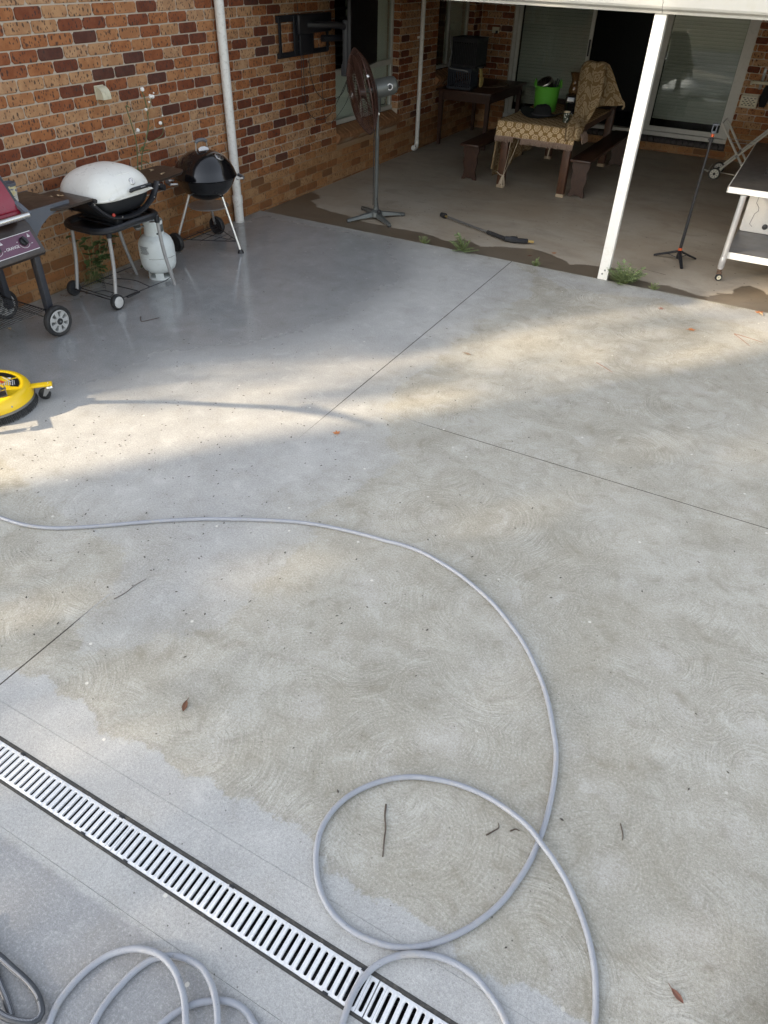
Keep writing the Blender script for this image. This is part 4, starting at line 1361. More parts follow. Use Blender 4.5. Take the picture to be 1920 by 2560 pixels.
rows = []
for i in range(10):
    f_ = i / 9
    row = []
    for j in range(25):
        y = -0.222 + 0.444 * j / 24
        z = 0.140 * arch_h(y) * f_
        x = 0.276 - 0.030 * f_ - 0.062 * f_ * f_
        row.append((x if 0 < i else 0.268, y + 0.02, LZ0 + 0.008 + z))
    rows.append(row)
back = [[(p[0] - 0.14, p[1], p[2] - 0.01) for p in rows[-1]]]
fpo = O('front_panel', MB().sheet(rows + back), LIDW, lo, 60)
ridge = [(r_[0] + 0.002, r_[1], r_[2]) for r_ in rows[-1]]
O('panel_ridge', MB().tube(ridge, 0.0075, 6), LIDW, lo)
FM = Matrix(((0, -0.45, 0.893, 0.258), (1, 0, 0, 0.045), (0, 0.893, 0.45, LZ0 + 0.045), (0, 0, 0, 1)))
TH = FM @ T(0.012, 0.052, 0.006)
O('thermometer', MB().lathe([(0.026, -0.01), (0.026, 0.005), (0.022, 0.008), (0.0001, 0.0082)], 24, TH), STEEL, lo)
O('thermometer_face', MB().lathe([(0.0205, 0.0082), (0.0205, 0.0092), (0.0001, 0.0093)], 24, TH), PRINT, lo)
O('thermometer_needle', MB().box(-0.0016, 0.0016, -0.004, 0.013, 0.0094, 0.0105, M=TH @ RZ(-12)).box(-0.009, -0.003, -0.013, -0.010, 0.0094, 0.010, M=TH), CHARCOAL, lo)
HM = FM @ T(0.045, -0.012, 0.014)
O('handle', MB().tube([(-0.105, 0.0, 0.010), (-0.09, 0.002, 0.030), (0.09, 0.002, 0.030), (0.105, 0.0, 0.010)], 0.0145, 10, M=HM).box(-0.10, -0.085, -0.008, 0.008, -0.02, 0.02, M=HM).box(0.085, 0.10, -0.008, 0.008, -0.02, 0.02, M=HM), BLACK, lo)
b = MB()
for k in range(6):
    b.box(-0.022 + k * 0.0062, -0.0178 + k * 0.0062, -0.0035, 0.0035, 0.0443, 0.0450, M=HM)
b.box(0.017, 0.0195, -0.0035, 0.0035, 0.0443, 0.0450, M=HM).box(0.0195, 0.027, 0.0018, 0.0035, 0.0443, 0.0450, M=HM).box(0.0195, 0.027, -0.0035, -0.0018, 0.0443, 0.0450, M=HM)
O('handle_print', b, mat('grey_print', (0.30, 0.30, 0.30), 0.5), lo, None)
# fold-out tables
for nm, y0, y1, zt, sx0, sx1 in (('left', -0.70, -0.345, 0.858, -0.16, 0.235), ('right', 0.335, 0.83, 0.820, -0.20, 0.13)):
    poly = [(sx0, y0 + 0.03), (sx0 + 0.03, y0), (sx1 - 0.06, y0), (sx1, y0 + 0.05), (sx1, y1), (sx0, y1)]
    if nm == 'right':
        poly = [(sx0, y0), (sx1 + 0.04, y0), (sx1, y1 - 0.10), (sx1 - 0.06, y1 - 0.01), (sx0 + 0.05, y1), (sx0, y1 - 0.05)]
    O('side_table', MB().prism(poly, 0.016, T(0, 0, zt - 0.016)), ENAMEL, wb, 30)
    yy = y1 if nm == 'left' else y0
    O('table_hinge', MB().tube([(sx0 + 0.02, yy, zt - 0.018), (sx1 + 0.02, yy, zt - 0.018)], 0.016, 8), BLACK, wb)
O('control_box', MB().box(0.10, 0.19, 0.385, 0.44, 0.755, 0.80, 0.01).lathe([(0.026, 0.0), (0.024, 0.03), (0.0001, 0.032)], 16, frame((0.19, 0.41, 0.776), (1, 0.3, 0))), BLACK, wb)
O('gas_hose', MB().tube(smooth_path([(0.12, 0.41, 0.75), (0.10, 0.42, 0.69), (0.05, 0.38, 0.62), (-0.02, 0.30, 0.53), (-0.05, 0.22, 0.475)], 5), 0.006, 6), BLACK, wb)

# leaf litter on the two little tables
for k, (x, y, z, m) in enumerate(((0.40, 3.70, 0.859, M_DRY2), (0.46, 3.76, 0.859, M_DRY2), (0.36, 3.62, 0.859, M_DRY2), (0.50, 4.78, 0.821, M_DRY2), (0.36, 4.86, 0.821, M_DRY2))):
    b = MB()
    for j in range(2):
        a = random.uniform(0, 6.28)
        leaf_poly(b, (0, 0, 0.004 + 0.004 * j), (math.cos(a), math.sin(a), 0.15), (0, 0, 1), random.uniform(0.04, 0.06), 0.009, 0.1)
    o = O('dry_leaf', b, m)
    o.location = (x, y, z)
    tag(o, ('dry leaf scrap in the middle of the left fold-out table of the white barbecue', 'dry leaf scrap on the left fold-out table nearest the white lid', 'dry leaf scrap at the outer end of the left fold-out table', 'dry leaf scrap on the right fold-out table nearest the white lid', 'dry leaf scrap on the right fold-out table nearest the black kettle')[k], 'leaf', 'leaf scraps on the barbecue tables')

# ------------------------------------------------------------------ gas cylinder
CYL = mat('worn_white_cylinder_paint', (0.66, 0.70, 0.69), 0.40, dirt=0.3, dcol=(0.42, 0.40, 0.33), var=0.06, scale=6)
gb = thing('gas_cylinder', 'white steel gas cylinder with handle collar under the white barbecue', 'gas cylinder', (0.475, 4.625, 0))
prof = [(0.0001, 0.052), (0.06, 0.050), (0.105, 0.062), (0.135, 0.088), (0.150, 0.125), (0.153, 0.16), (0.153, 0.198), (0.1555, 0.2005), (0.1555, 0.2035), (0.153, 0.206), (0.153, 0.265), (0.149, 0.30), (0.135, 0.335), (0.11, 0.362), (0.075, 0.380), (0.03, 0.387), (0.0001, 0.388)]
O('tank', MB().lathe(prof, 40), CYL, gb)
O('seam_rust', MB().lathe([(0.1558, 0.2008), (0.1562, 0.202), (0.1558, 0.2032)], 40, I4, 1, 1, -75, 20), mat('dark_rust', (0.05, 0.03, 0.02), 0.8), gb)
# foot ring with slots
b = MB()
for k in range(5):
    a0 = k * 72
    b.lathe([(0.100, 0.0), (0.104, 0.0), (0.104, 0.060), (0.100, 0.060)], 5, I4, 1, 1, a0, a0 + 40)
b.lathe([(0.098, 0.0), (0.107, 0.0), (0.107, 0.018), (0.098, 0.018)], 36)
O('foot_ring', b, CYL, gb)
# collar: tall open shroud with two hand holes
b = MB()
na = 48
for i in range(na):
    a0, a1 = 360 * i / na, 360 * (i + 1) / na
    am = (a0 + a1) / 2
    hole = min(abs((am - 20 + 180) % 360 - 180), abs((am - 215 + 180) % 360 - 180))
    segs = [(0.362, 0.492)] if hole > 32 else [(0.362, 0.400), (0.462, 0.492)]
    for z0_, z1_ in segs:
        b.lathe([(0.079, z0_), (0.083, z0_), (0.084, z1_), (0.080, z1_), (0.079, z0_)], 1, I4, 1, 1, a0, a1)
O('collar', b, CYL, gb)
O('collar_hole', MB().lathe([(0.008, 0.0), (0.008, 0.002), (0.0001, 0.002)], 14, frame((0.075, -0.038, 0.395), (0.89, -0.45, 0))), BLACK, gb)
O('valve', MB().lathe([(0.018, 0.385), (0.018, 0.43), (0.012, 0.44), (0.012, 0.455), (0.026, 0.457), (0.026, 0.475), (0.0001, 0.477)], 12), DULL, gb)
O('regulator', MB().lathe([(0.0001, -0.02), (0.022, -0.018), (0.034, 0.0), (0.030, 0.014), (0.012, 0.02), (0.0001, 0.02)], 20, frame((-0.045, -0.135, 0.455), (0.3, -0.2, 1)))
  .tube([(-0.04, -0.12, 0.455), (-0.015, -0.02, 0.45)], 0.007, 8), DULL, gb)
b = MB()
for k in range(8):
    z = 0.238 + k * 0.0085
    for a in range(-108 + (k * 3) % 7, -78 + (k * 5) % 6, 3):
        b.lathe([(0.1537, z), (0.1541, z + 0.0022), (0.1537, z + 0.0044)], 1, I4, 1, 1, a, a + 2.6)
O('printed_label', b, mat('black_stencil', (0.05, 0.05, 0.055), 0.7), gb, None)

# ------------------------------------------------------------------ black kettle barbecue
KB = mat('black_porcelain', (0.004, 0.004, 0.005), 0.14, coat=0.5, var=0.2, dirt=0.06, dcol=(0.05, 0.045, 0.04))
ALU = mat('bright_aluminium_leg', (0.72, 0.72, 0.71), 0.3, 0.9, var=0.08)
kb = thing('kettle_barbecue', 'black kettle barbecue with domed lid on three aluminium legs', 'barbecue', (0.40, 5.45, 0))
kbowl = [(0.0001, 0.468), (0.06, 0.472), (0.13, 0.495), (0.20, 0.545), (0.25, 0.605), (0.277, 0.662), (0.286, 0.672)]
O('bowl', MB().lathe(kbowl, 44), KB, kb)
kl = [(0.287, 0.676), (0.293, 0.682), (0.288, 0.690), (0.272, 0.735), (0.24, 0.79), (0.19, 0.838), (0.13, 0.872), (0.07, 0.89), (0.0001, 0.896)]
klid = O('lid', MB().lathe(kl, 44), KB, kb)
GREYH = mat('grey_nylon_handle', (0.12, 0.125, 0.135), 0.5)
hd = Vector((0.25, 0.97, 0)).normalized()
b = MB().tube(smooth_path([(-hd.x * 0.058, -hd.y * 0.058, 0.955), (-hd.x * 0.03, -hd.y * 0.03, 0.972), (hd.x * 0.03, hd.y * 0.03, 0.972), (hd.x * 0.058, hd.y * 0.058, 0.955)], 4), 0.015, 10)
O('lid_handle', b, GREYH, klid)
b = MB()
for s in (-1, 1):
    b.tube([(s * hd.x * 0.058, s * hd.y * 0.058, 0.955), (s * hd.x * 0.062, s * hd.y * 0.062, 0.884)], 0.006, 8)
O('handle_bracket', b, STEEL, klid)
O('heat_shield', MB().prism([(-0.055, 0.0), (0.055, 0.0), (0.05, 0.022), (0.02, 0.035), (-0.02, 0.035), (-0.05, 0.022)], 0.0015, frame((0.035, -0.01, 0.893), (0.75, -0.2, 0.62), (0.25, 0.97, 0))), STEEL, klid)
vc = Vector((0.165, 0.03, 0.846))
VF = frame(vc, (0.55, 0.1, 0.83))
b = MB().lathe([(0.045, 0.0), (0.045, 0.006), (0.041, 0.008), (0.0001, 0.0085)], 24, VF)
vent = O('lid_vent', b, STEEL, klid)
b = MB()
for k in range(5):
    a = R(72 * k)
    b.lathe([(0.0095, 0.0084), (0.0095, 0.0092), (0.0001, 0.0092)], 12, VF @ T(0.026 * math.cos(a), 0.026 * math.sin(a), 0))
O('vent_hole', b, BLACK, vent)
# side handles
for ang in (55, 235):
    c_, s_ = math.cos(R(ang)), math.sin(R(ang))
    tx, ty = -s_, c_
    P_ = [(c_ * 0.275 + tx * 0.075, s_ * 0.275 + ty * 0.075, 0.640), (c_ * 0.335 + tx * 0.068, s_ * 0.335 + ty * 0.068, 0.640), (c_ * 0.350 + tx * 0.04, s_ * 0.350 + ty * 0.04, 0.640), (c_ * 0.350 - tx * 0.04, s_ * 0.350 - ty * 0.04, 0.640), (c_ * 0.335 - tx * 0.068, s_ * 0.335 - ty * 0.068, 0.640), (c_ * 0.275 - tx * 0.075, s_ * 0.275 - ty * 0.075, 0.640)]
    O('side_handle', MB().tube(P_, 0.009, 8), STEEL, kb)
    O('handle_grip', MB().tube(P_[1:5], 0.0145, 8), GREYH, kb)
feet = ((0.284, 0.061, 0.0), (-0.25, -0.215, 0.09), (-0.262, 0.36, 0.09))
for i, (fx, fy, fz) in enumerate(feet):
    tx, ty = fx * 0.52, fy * 0.40 + (0.0 if i else 0.0)
    O('leg', MB().tube([(tx, ty, 0.535), (fx, fy, fz + 0.02)], 0.0125, 12), ALU, kb)
    O('leg_socket', MB().tube([(tx * 0.98, ty * 0.98, 0.555), (tx * 1.03, ty * 1.03, 0.505)], 0.017, 10), KB, kb)
O('foot_cap', MB().lathe([(0.030, 0.0), (0.030, 0.006), (0.016, 0.034), (0.0001, 0.036)], 16, T(0.284, 0.061, 0)), BLACK, kb)
for i, y in ((1, -0.245), (2, 0.39)):
    wheel(kb, (feet[i][0], y, 0.088), (0, -1 if i == 1 else 1, 0), 0.088, 0.05, BLACK, cap=True)
O('axle', MB().tube([(-0.25, -0.25, 0.088), (-0.262, 0.39, 0.088)], 0.0055, 8), BLACK, kb)
b = MB()
for k in range(5):
    f_ = k / 5
    b.tube([(-0.252 + 0.50 * f_, -0.21 + 0.265 * f_, 0.105), (-0.26 + 0.50 * f_, 0.35 - 0.285 * f_, 0.105)], 0.0028, 5)
b.tube([(-0.25, -0.20, 0.105), (0.262, 0.058, 0.105)], 0.004, 6)
b.tube([(-0.26, 0.35, 0.105), (0.262, 0.062, 0.105)], 0.004, 6)
b.tube([(-0.255, 0.07, 0.105), (0.262, 0.06, 0.105)], 0.003, 6)
O('wire_rack', b, BLACK, kb)
O('ash_dish', MB().lathe([(0.0001, 0.388), (0.08, 0.388), (0.085, 0.382), (0.09, 0.388), (0.185, 0.408), (0.190, 0.414), (0.186, 0.417), (0.09, 0.396), (0.0001, 0.392)], 36), mat('grey_ash_dish', (0.42, 0.42, 0.41), 0.35, 0.7, dirt=0.4), kb)

# ------------------------------------------------------------------ downpipes, vent cover
dp = thing('downpipe', 'thick white plastic downpipe on the brick wall beside the kettle barbecue', 'downpipe', (0.060, 6.305, 0))
O('pipe', MB().lathe([(0.0445, 0.185), (0.0445, 2.55)], 28), PVC, dp)
O('lower_pipe', MB().lathe([(0.049, 0.0), (0.049, 0.19)], 28), PVC, dp)
O('collar', MB().lathe([(0.0455, 0.19), (0.0535, 0.192), (0.0535, 0.262), (0.0515, 0.268), (0.0455, 0.270)], 28), PVC, dp)
dp2 = thing('downpipe', 'thin white downpipe between the two windows with a curled foot', 'downpipe', (0.042, 10.65, -0.02))
O('pipe', MB().lathe([(0.030, 0.13), (0.030, 2.4)], 20), PVC, dp2)
O('elbow', MB().tube(smooth_path([(0, 0, 0.145), (0, 0, 0.09), (0.0, -0.025, 0.05), (0.0, -0.07, 0.042), (0.0, -0.11, 0.055)], 5), 0.034, 16), PVC, dp2)
O('bracket', MB().lathe([(0.034, 1.42), (0.034, 1.445)], 20).box(-0.04, -0.02, -0.07, 0.07, 1.42, 1.445), PVC, dp2)
vcov = thing('vent_cover', 'small cream quarter-round cover fixed on the brick wall above the white barbecue', 'vent cover', (0.0, 4.755, 1.385))
CREAM = mat('aged_cream_plastic', (0.56, 0.52, 0.38), 0.45, dirt=0.4, dcol=(0.20, 0.16, 0.09))
qp = [(0.0, -0.045)] + [(0.078 * math.sin(R(a)), -0.045 + 0.09 * math.cos(R(a))) for a in range(0, 91, 15)]
qp = [(0.002, -0.045), (0.002, 0.045), (0.022, 0.0445), (0.045, 0.036), (0.064, 0.020), (0.076, -0.004), (0.079, -0.045)]
O('hood', MB().prism(qp, 0.088, Matrix(((1, 0, 0, 0), (0, 0, 1, -0.044), (0, 1, 0, 0), (0, 0, 0, 1)))), CREAM, vcov, 50)
O('back_plate', MB().box(0.0, 0.006, -0.05, 0.05, -0.05, 0.05, 0.002), CREAM, vcov)

# ------------------------------------------------------------------ television on its wall arm
tvm = thing('wall_mount', 'black steel articulated television bracket on the brick wall', 'tv mount', (0.0, 7.73, 1.60))
q = lambda mb: LOC(tvm, mb)
BSTEEL = mat('black_painted_steel', (0.012, 0.013, 0.017), 0.45, var=0.3)
b = MB()
b.box(0.001, 0.03, 7.25, 8.21, 1.735, 1.795, 0.003)
b.box(0.001, 0.03, 7.25, 8.21, 1.42, 1.468, 0.003)
O('rail', q(b), BSTEEL, tvm)
for y0, y1 in ((7.25, 7.285), (7.52, 7.60), (7.86, 7.90), (8.175, 8.21)):
    O('upright', q(MB().box(0.031, 0.048, y0, y1, 1.43, 1.785, 0.003)), BSTEEL, tvm)
O('pivot_plate', q(MB().box(0.048, 0.10, 7.55, 8.20, 1.62, 1.80, 0.02)), BSTEEL, tvm)
O('cover_plate', q(MB().box(0.048, 0.07, 7.60, 7.84, 1.44, 1.62, 0.005)), BSTEEL, tvm)
O('arm', q(MB().tube([(0.075, 7.72, 1.70), (0.30, 7.98, 1.70), (0.33, 8.20, 1.66)], 0.034, 8)), BSTEEL, tvm)
O('arm', q(MB().tube([(0.075, 8.02, 1.56), (0.20, 8.30, 1.555), (0.19, 8.62, 1.555)], 0.034, 8)), BSTEEL, tvm)
O('head_plate', q(MB().box(0.17, 0.20, 8.46, 8.76, 1.43, 1.72, 0.005, M=T(0.0, 0.0, 0.0))), BSTEEL, tvm)
tv0, tv1 = Vector((0.40, 8.095)), Vector((0.055, 9.335))
tdir = (tv1 - tv0).normalized()
tn = Vector((-tdir.y, tdir.x))
if tn.x < 0:
    tn = -tn
TVM = Matrix(((tdir.x, tn.x, 0, tv0.x), (tdir.y, tn.y, 0, tv0.y), (0, 0, 1, 1.225), (0, 0, 0, 1)))
tv = thing('television', 'large black flat television swung out from the wall over the window', 'television', (tv0.x, tv0.y, 1.225), math.degrees(math.atan2(tdir.y, tdir.x)))
TLOC = Matrix.Scale(-1, 4, (0, 1, 0))
Lw = (tv1 - tv0).length
BACKG = mat('dark_grey_tv_back', (0.032, 0.034, 0.038), 0.55)
# local: x along the screen, -y is the viewing side (rotation leaves +y towards the wall)
O('case', MB().box(0.0, Lw, -0.004, 0.035, 0.0, 0.735, 0.006), BACKG, tv)
O('back_cover', MB().box(0.012, Lw - 0.12, 0.035, 0.10, 0.0, 0.52, 0.02), BACKG, tv)
O('screen', MB().box(0.012, Lw - 0.012, -0.006, -0.004, 0.018, 0.722), mat('black_screen', (0.003, 0.003, 0.004), 0.5, spec=0.12), tv)
O('socket_box', MB().box(0.03, 0.13, 0.05, 0.12, -0.02, 0.10, 0.01), BACKG, tv)


def cable(label, pts, r=0.004, m=BLACK):
    P_ = smooth_path(pts, 7)
    o = O('cable', MB().tube([p - P_[0] for p in P_], r, 6), m)
    o.location = P_[0]
    return tag(o, label, 'cable', 'cables hanging at the television')


cable('black cable hanging in a long low loop across the bricks under the bracket', [(0.05, 7.66, 1.63), (0.035, 7.69, 1.40), (0.035, 7.70, 1.05), (0.04, 7.75, 0.86), (0.06, 7.93, 0.765), (0.10, 8.13, 0.80), (0.20, 8.20, 1.00), (0.34, 8.16, 1.215)])
cable('black cable drooping from the bracket to the television, upper loop', [(0.05, 7.78, 1.44), (0.035, 7.83, 1.22), (0.04, 7.95, 1.03), (0.09, 8.12, 0.945), (0.18, 8.26, 1.00), (0.31, 8.22, 1.21)])
cable('thin black cable dropping straight down the wall right of the loops', [(0.05, 8.02, 1.43), (0.03, 8.08, 1.20), (0.03, 8.08, 0.90), (0.05, 8.12, 0.70), (0.10, 8.22, 0.73), (0.25, 8.28, 0.95), (0.33, 8.25, 1.21)], 0.003)
cable('short black cable bunched under the near corner of the television', [(0.33, 8.14, 1.22), (0.30, 8.20, 1.05), (0.30, 8.30, 1.02), (0.28, 8.38, 1.10), (0.27, 8.42, 1.22)])
cable('thin black lead hanging from above the bracket down the wall', [(0.03, 7.60, 2.05), (0.045, 7.61, 1.80), (0.06, 7.615, 1.60), (0.05, 7.63, 1.30), (0.035, 7.645, 1.02), (0.035, 7.70, 0.94)], 0.003)

# ------------------------------------------------------------------ pedestal fan
fan = thing('pedestal_fan', 'tall pedestal fan with brown wire cage and grey cross base', 'fan', (1.20, 7.30, -0.02))
FGREY = mat('hammered_grey_paint', (0.13, 0.14, 0.135), 0.38, 0.4, var=0.15, dirt=0.25, bump=0.2, bscale=120)
BROWN = mat('brown_coated_wire', (0.060, 0.026, 0.018), 0.4, 0.3, var=0.25, dirt=0.3, dcol=(0.10, 0.07, 0.05))
for i, (fx, fy) in enumerate(((-0.19, -0.31), (0.29, -0.20), (0.225, 0.27), (-0.31, 0.235))):
    L_ = math.hypot(fx, fy)
    ux, uy = fx / L_, fy / L_
    rows = []
    for t, w_, z0_, z1_ in ((0.02, 0.040, 0.03, 0.085), (0.2, 0.034, 0.028, 0.072), (0.6, 0.027, 0.022, 0.050), (0.9, 0.026, 0.014, 0.036), (1.0, 0.018, 0.012, 0.028)):
        c = (fx * t, fy * t)
        rows.append([(c[0] - uy * w_, c[1] + ux * w_, z0_), (c[0] - uy * w_ * 0.7, c[1] + ux * w_ * 0.7, z1_), (c[0], c[1], z1_ + 0.006), (c[0] + uy * w_ * 0.7, c[1] - ux * w_ * 0.7, z1_), (c[0] + uy * w_, c[1] - ux * w_, z0_), (c[0] - uy * w_, c[1] + ux * w_, z0_)])
    b = MB().sheet(rows)
    b.add(rows[-1][:5], [(0, 1, 2, 3, 4)])
    leg = O('base_leg', b, FGREY, fan, 50)
    O('rubber_foot', MB().lathe([(0.018, 0.0), (0.020, 0.006), (0.018, 0.014), (0.0001, 0.014)], 14, T(fx * 0.95, fy * 0.95, 0)), RUBBER, leg)
O('hub', MB().lathe([(0.075, 0.03), (0.07, 0.075), (0.045, 0.095), (0.03, 0.10), (0.028, 0.125), (0.0001, 0.126)], 24), FGREY, fan)
O('pole', MB().lathe([(0.0215, 0.10), (0.0215, 0.80), (0.0235, 0.803), (0.0235, 0.835), (0.0165, 0.838), (0.0165, 1.08)], 20), FGREY, fan)
ax = Vector((-0.71, -0.69, 0.0)).normalized()
ax = (ax * math.cos(R(11)) + Vector((0, 0, -math.sin(R(11))))).normalized()
hc = Vector((0.02, 0.02, 1.275))
MF = frame(hc, ax, (0, 0, 1))
motor = O('motor', MB().lathe([(0.0001, -0.175), (0.045, -0.172), (0.075, -0.15), (0.085, -0.11), (0.088, -0.02), (0.088, 0.06), (0.07, 0.07), (0.03, 0.075), (0.03, 0.12), (0.0001, 0.15)], 28, MF), FGREY, fan)
# the oscillation knob on the side
kd = Vector((0.60, -0.75, 0.05))
KF = frame(hc + ax * -0.08 + kd * 0.083, kd)
O('knob_ring', MB().lathe([(0.030, 0.0), (0.030, 0.006), (0.022, 0.008), (0.022, 0.002), (0.0001, 0.002)], 24, KF), PRINT, motor)
O('knob', MB().lathe([(0.017, 0.0), (0.016, 0.012), (0.006, 0.016), (0.0001, 0.016)], 20, KF), BLACK, motor)
O('neck', MB().box(-0.028, 0.028, -0.022, 0.022, 1.06, 1.20, 0.008).box(-0.02, 0.02, -0.035, -0.02, 1.08, 1.17, 0.004), FGREY, fan)
O('grip_screw', MB().lathe([(0.014, 0.0), (0.012, 0.03), (0.0001, 0.032)], 10, frame((0.02, -0.02, 1.05), (0.5, -0.8, 0))), STEEL, fan)
O('motor_lead', MB().tube(smooth_path([hc + Vector((0.06, -0.02, -0.09)), hc + Vector((0.07, -0.04, -0.13)), hc + Vector((0.02, -0.03, -0.145)), Vector((0.0, -0.03, 1.10)), Vector((-0.025, -0.02, 0.9)), Vector((-0.028, -0.02, 0.5)), Vector((-0.026, -0.02, 0.14))], 5), 0.004, 6), BLACK, fan)
O('plug', MB().box(0.06, 0.10, -0.09, -0.06, 0.085, 0.115, 0.006).tube(smooth_path([(0.02, -0.02, 0.22), (0.05, -0.05, 0.19), (0.08, -0.08, 0.115)], 4), 0.004, 6), BLACK, fan)
# cage: two domes of radial wires
CF = frame(hc + ax * 0.20, ax, (0, 0, 1))
RC = 0.385
b = MB()
NW = 84


def dome(sgn, depth, r0):
    out = []
    for k in range(NW):
        a = 2 * math.pi * (k + (0.5 if sgn > 0 else 0.0)) / NW
        pts = []
        for t in (0, 0.35, 0.7, 0.88, 1.0):
            r_ = r0 + (RC - r0) * t
            z = sgn * depth * (1 - t ** 3.2)
            sw = a + 0.25 * (1 - t)
            pts.append((r_ * math.cos(sw), r_ * math.sin(sw), z))
        out.append(pts)
    return out


for sgn, depth, r0 in ((1, 0.105, 0.075), (-1, 0.105, 0.09)):
    for pts in dome(sgn, depth, r0):
        b.tube(pts, 0.0024, 4, M=CF)
    for t in (0.30, 0.62, 0.86):
        r_ = r0 + (RC - r0) * t
        z = sgn * depth * (1 - t ** 3.2)
        b.tube([(r_ * math.cos(2 * math.pi * i / 40), r_ * math.sin(2 * math.pi * i / 40), z) for i in range(40)], 0.0026, 5, True, CF)
    b.lathe([(r0 + 0.004, sgn * depth - 0.003), (r0 + 0.004, sgn * depth + 0.003)], 24, CF)
b.tube([(RC * math.cos(2 * math.pi * i / 56), RC * math.sin(2 * math.pi * i / 56), 0) for i in range(56)], 0.0055, 6, True, CF)
cage = O('cage', b, BROWN, fan, 60, fix=False)
O('cage_badge', MB().lathe([(0.078, 0.102), (0.078, 0.109), (0.0001, 0.110)], 28, CF), BROWN, cage)
O('badge_emblem', MB().lathe([(0.040, 0.1095), (0.040, 0.1125), (0.034, 0.1125), (0.034, 0.1095)], 24, CF), STEEL, cage)
O('cage_clip', MB().box(-0.03, 0.03, -0.012, 0.012, -0.012, 0.012, 0.003, CF @ RZ(-62) @ T(RC, 0, 0)), STEEL, cage)
b = MB()
for k in range(3):
    rows = []
    for t in (0.14, 0.4, 0.7, 0.95):
        r_ = RC * 0.90 * t
        row = []
        for s in (-1, -0.33, 0.33, 1):
            a = 2 * math.pi * k / 3 + s * 0.42 * (1 - 0.25 * t)
            row.append((r_ * math.cos(a), r_ * math.sin(a), 0.030 * s * (1.1 - t * 0.5)))
        rows.append(row)
    b.sheet(rows, CF)
b.lathe([(0.055, -0.03), (0.055, 0.03), (0.03, 0.045), (0.0001, 0.046)], 20, CF)
O('blades', b, mat('dark_brown_blade', (0.040, 0.020, 0.015), 0.4), fan)

# ------------------------------------------------------------------ dining table, benches, cloths
tb = thing('dining_table', 'long dark wood dining table with square legs', 'table', (2.27, 10.40, -0.02))
q = lambda mb: LOC(tb, mb)
for i in range(5):
    x0_ = 1.815 + i * 0.182
    O('top_board', q(MB().box(x0_, x0_ + 0.180, 9.32, 11.47, 0.715, 0.752, 0.004)), M_OAK, tb)
for x, y in ((1.885, 9.415), (2.685, 9.415), (1.885, 11.36), (2.685, 11.36)):
    lg = O('leg', q(MB().box(x - 0.046, x + 0.046, y - 0.046, y + 0.046, 0.0, 0.714, 0.005)), M_OAK, tb)
    O('pale_foot', q(MB().box(x - 0.0475, x + 0.0475, y - 0.0475, y + 0.0475, -0.0198, 0.018, 0.003)), mat('scuffed_pale_foot', (0.36, 0.28, 0.19), 0.8), tb)
b = MB()
b.box(1.90, 2.67, 9.40, 9.43, 0.63, 0.714).box(1.90, 2.67, 11.345, 11.375, 0.63, 0.714).box(1.875, 1.90, 9.46, 11.31, 0.63, 0.714).box(2.67, 2.695, 9.46, 11.31, 0.63, 0.714)
O('apron', q(b), M_OAK, tb)


def bench(label, x0, x1, y0, y1):
    t = thing('bench', label, 'bench', ((x0 + x1) / 2, (y0 + y1) / 2, -0.02), 0, 'wooden benches at the dining table')
    hx, hy = (x1 - x0) / 2, (y1 - y0) / 2
    O('seat', MB().box(-hx, hx, -hy, hy, 0.412, 0.440, 0.006), M_WALNUT, t)
    O('rail', MB().box(-0.012, 0.012, -hy + 0.12, hy - 0.12, 0.34, 0.411), M_WALNUT, t)
    w = hx * 0.80
    half = [(0.0, 0.020), (w * 0.38, 0.022), (w * 0.62, 0.0), (w * 1.0, 0.0), (w * 0.98, 0.03), (w * 0.80, 0.075), (w * 0.74, 0.11), (w * 0.86, 0.16), (w * 0.96, 0.21), (w * 0.90, 0.26), (w * 0.82, 0.29), (w * 0.95, 0.32), (w * 1.05, 0.345), (w * 1.05, 0.411)]
    poly = half + [(-x, z) for x, z in reversed(half[1:])]
    for yy in (-hy + 0.10, hy - 0.10):
        O('end_panel', MB().prism(poly, 0.032, Matrix(((1, 0, 0, 0), (0, 0, 1, yy - 0.016), (0, 1, 0, 0), (0, 0, 0, 1)))), M_WALNUT, t, 25)
    return t


bench('dark wooden bench with scalloped ends on the wall side of the dining table', 1.265, 1.520, 9.42, 11.45)
bench('dark wooden bench with scalloped ends on the post side of the dining table', 2.735, 2.990, 9.40, 11.60)


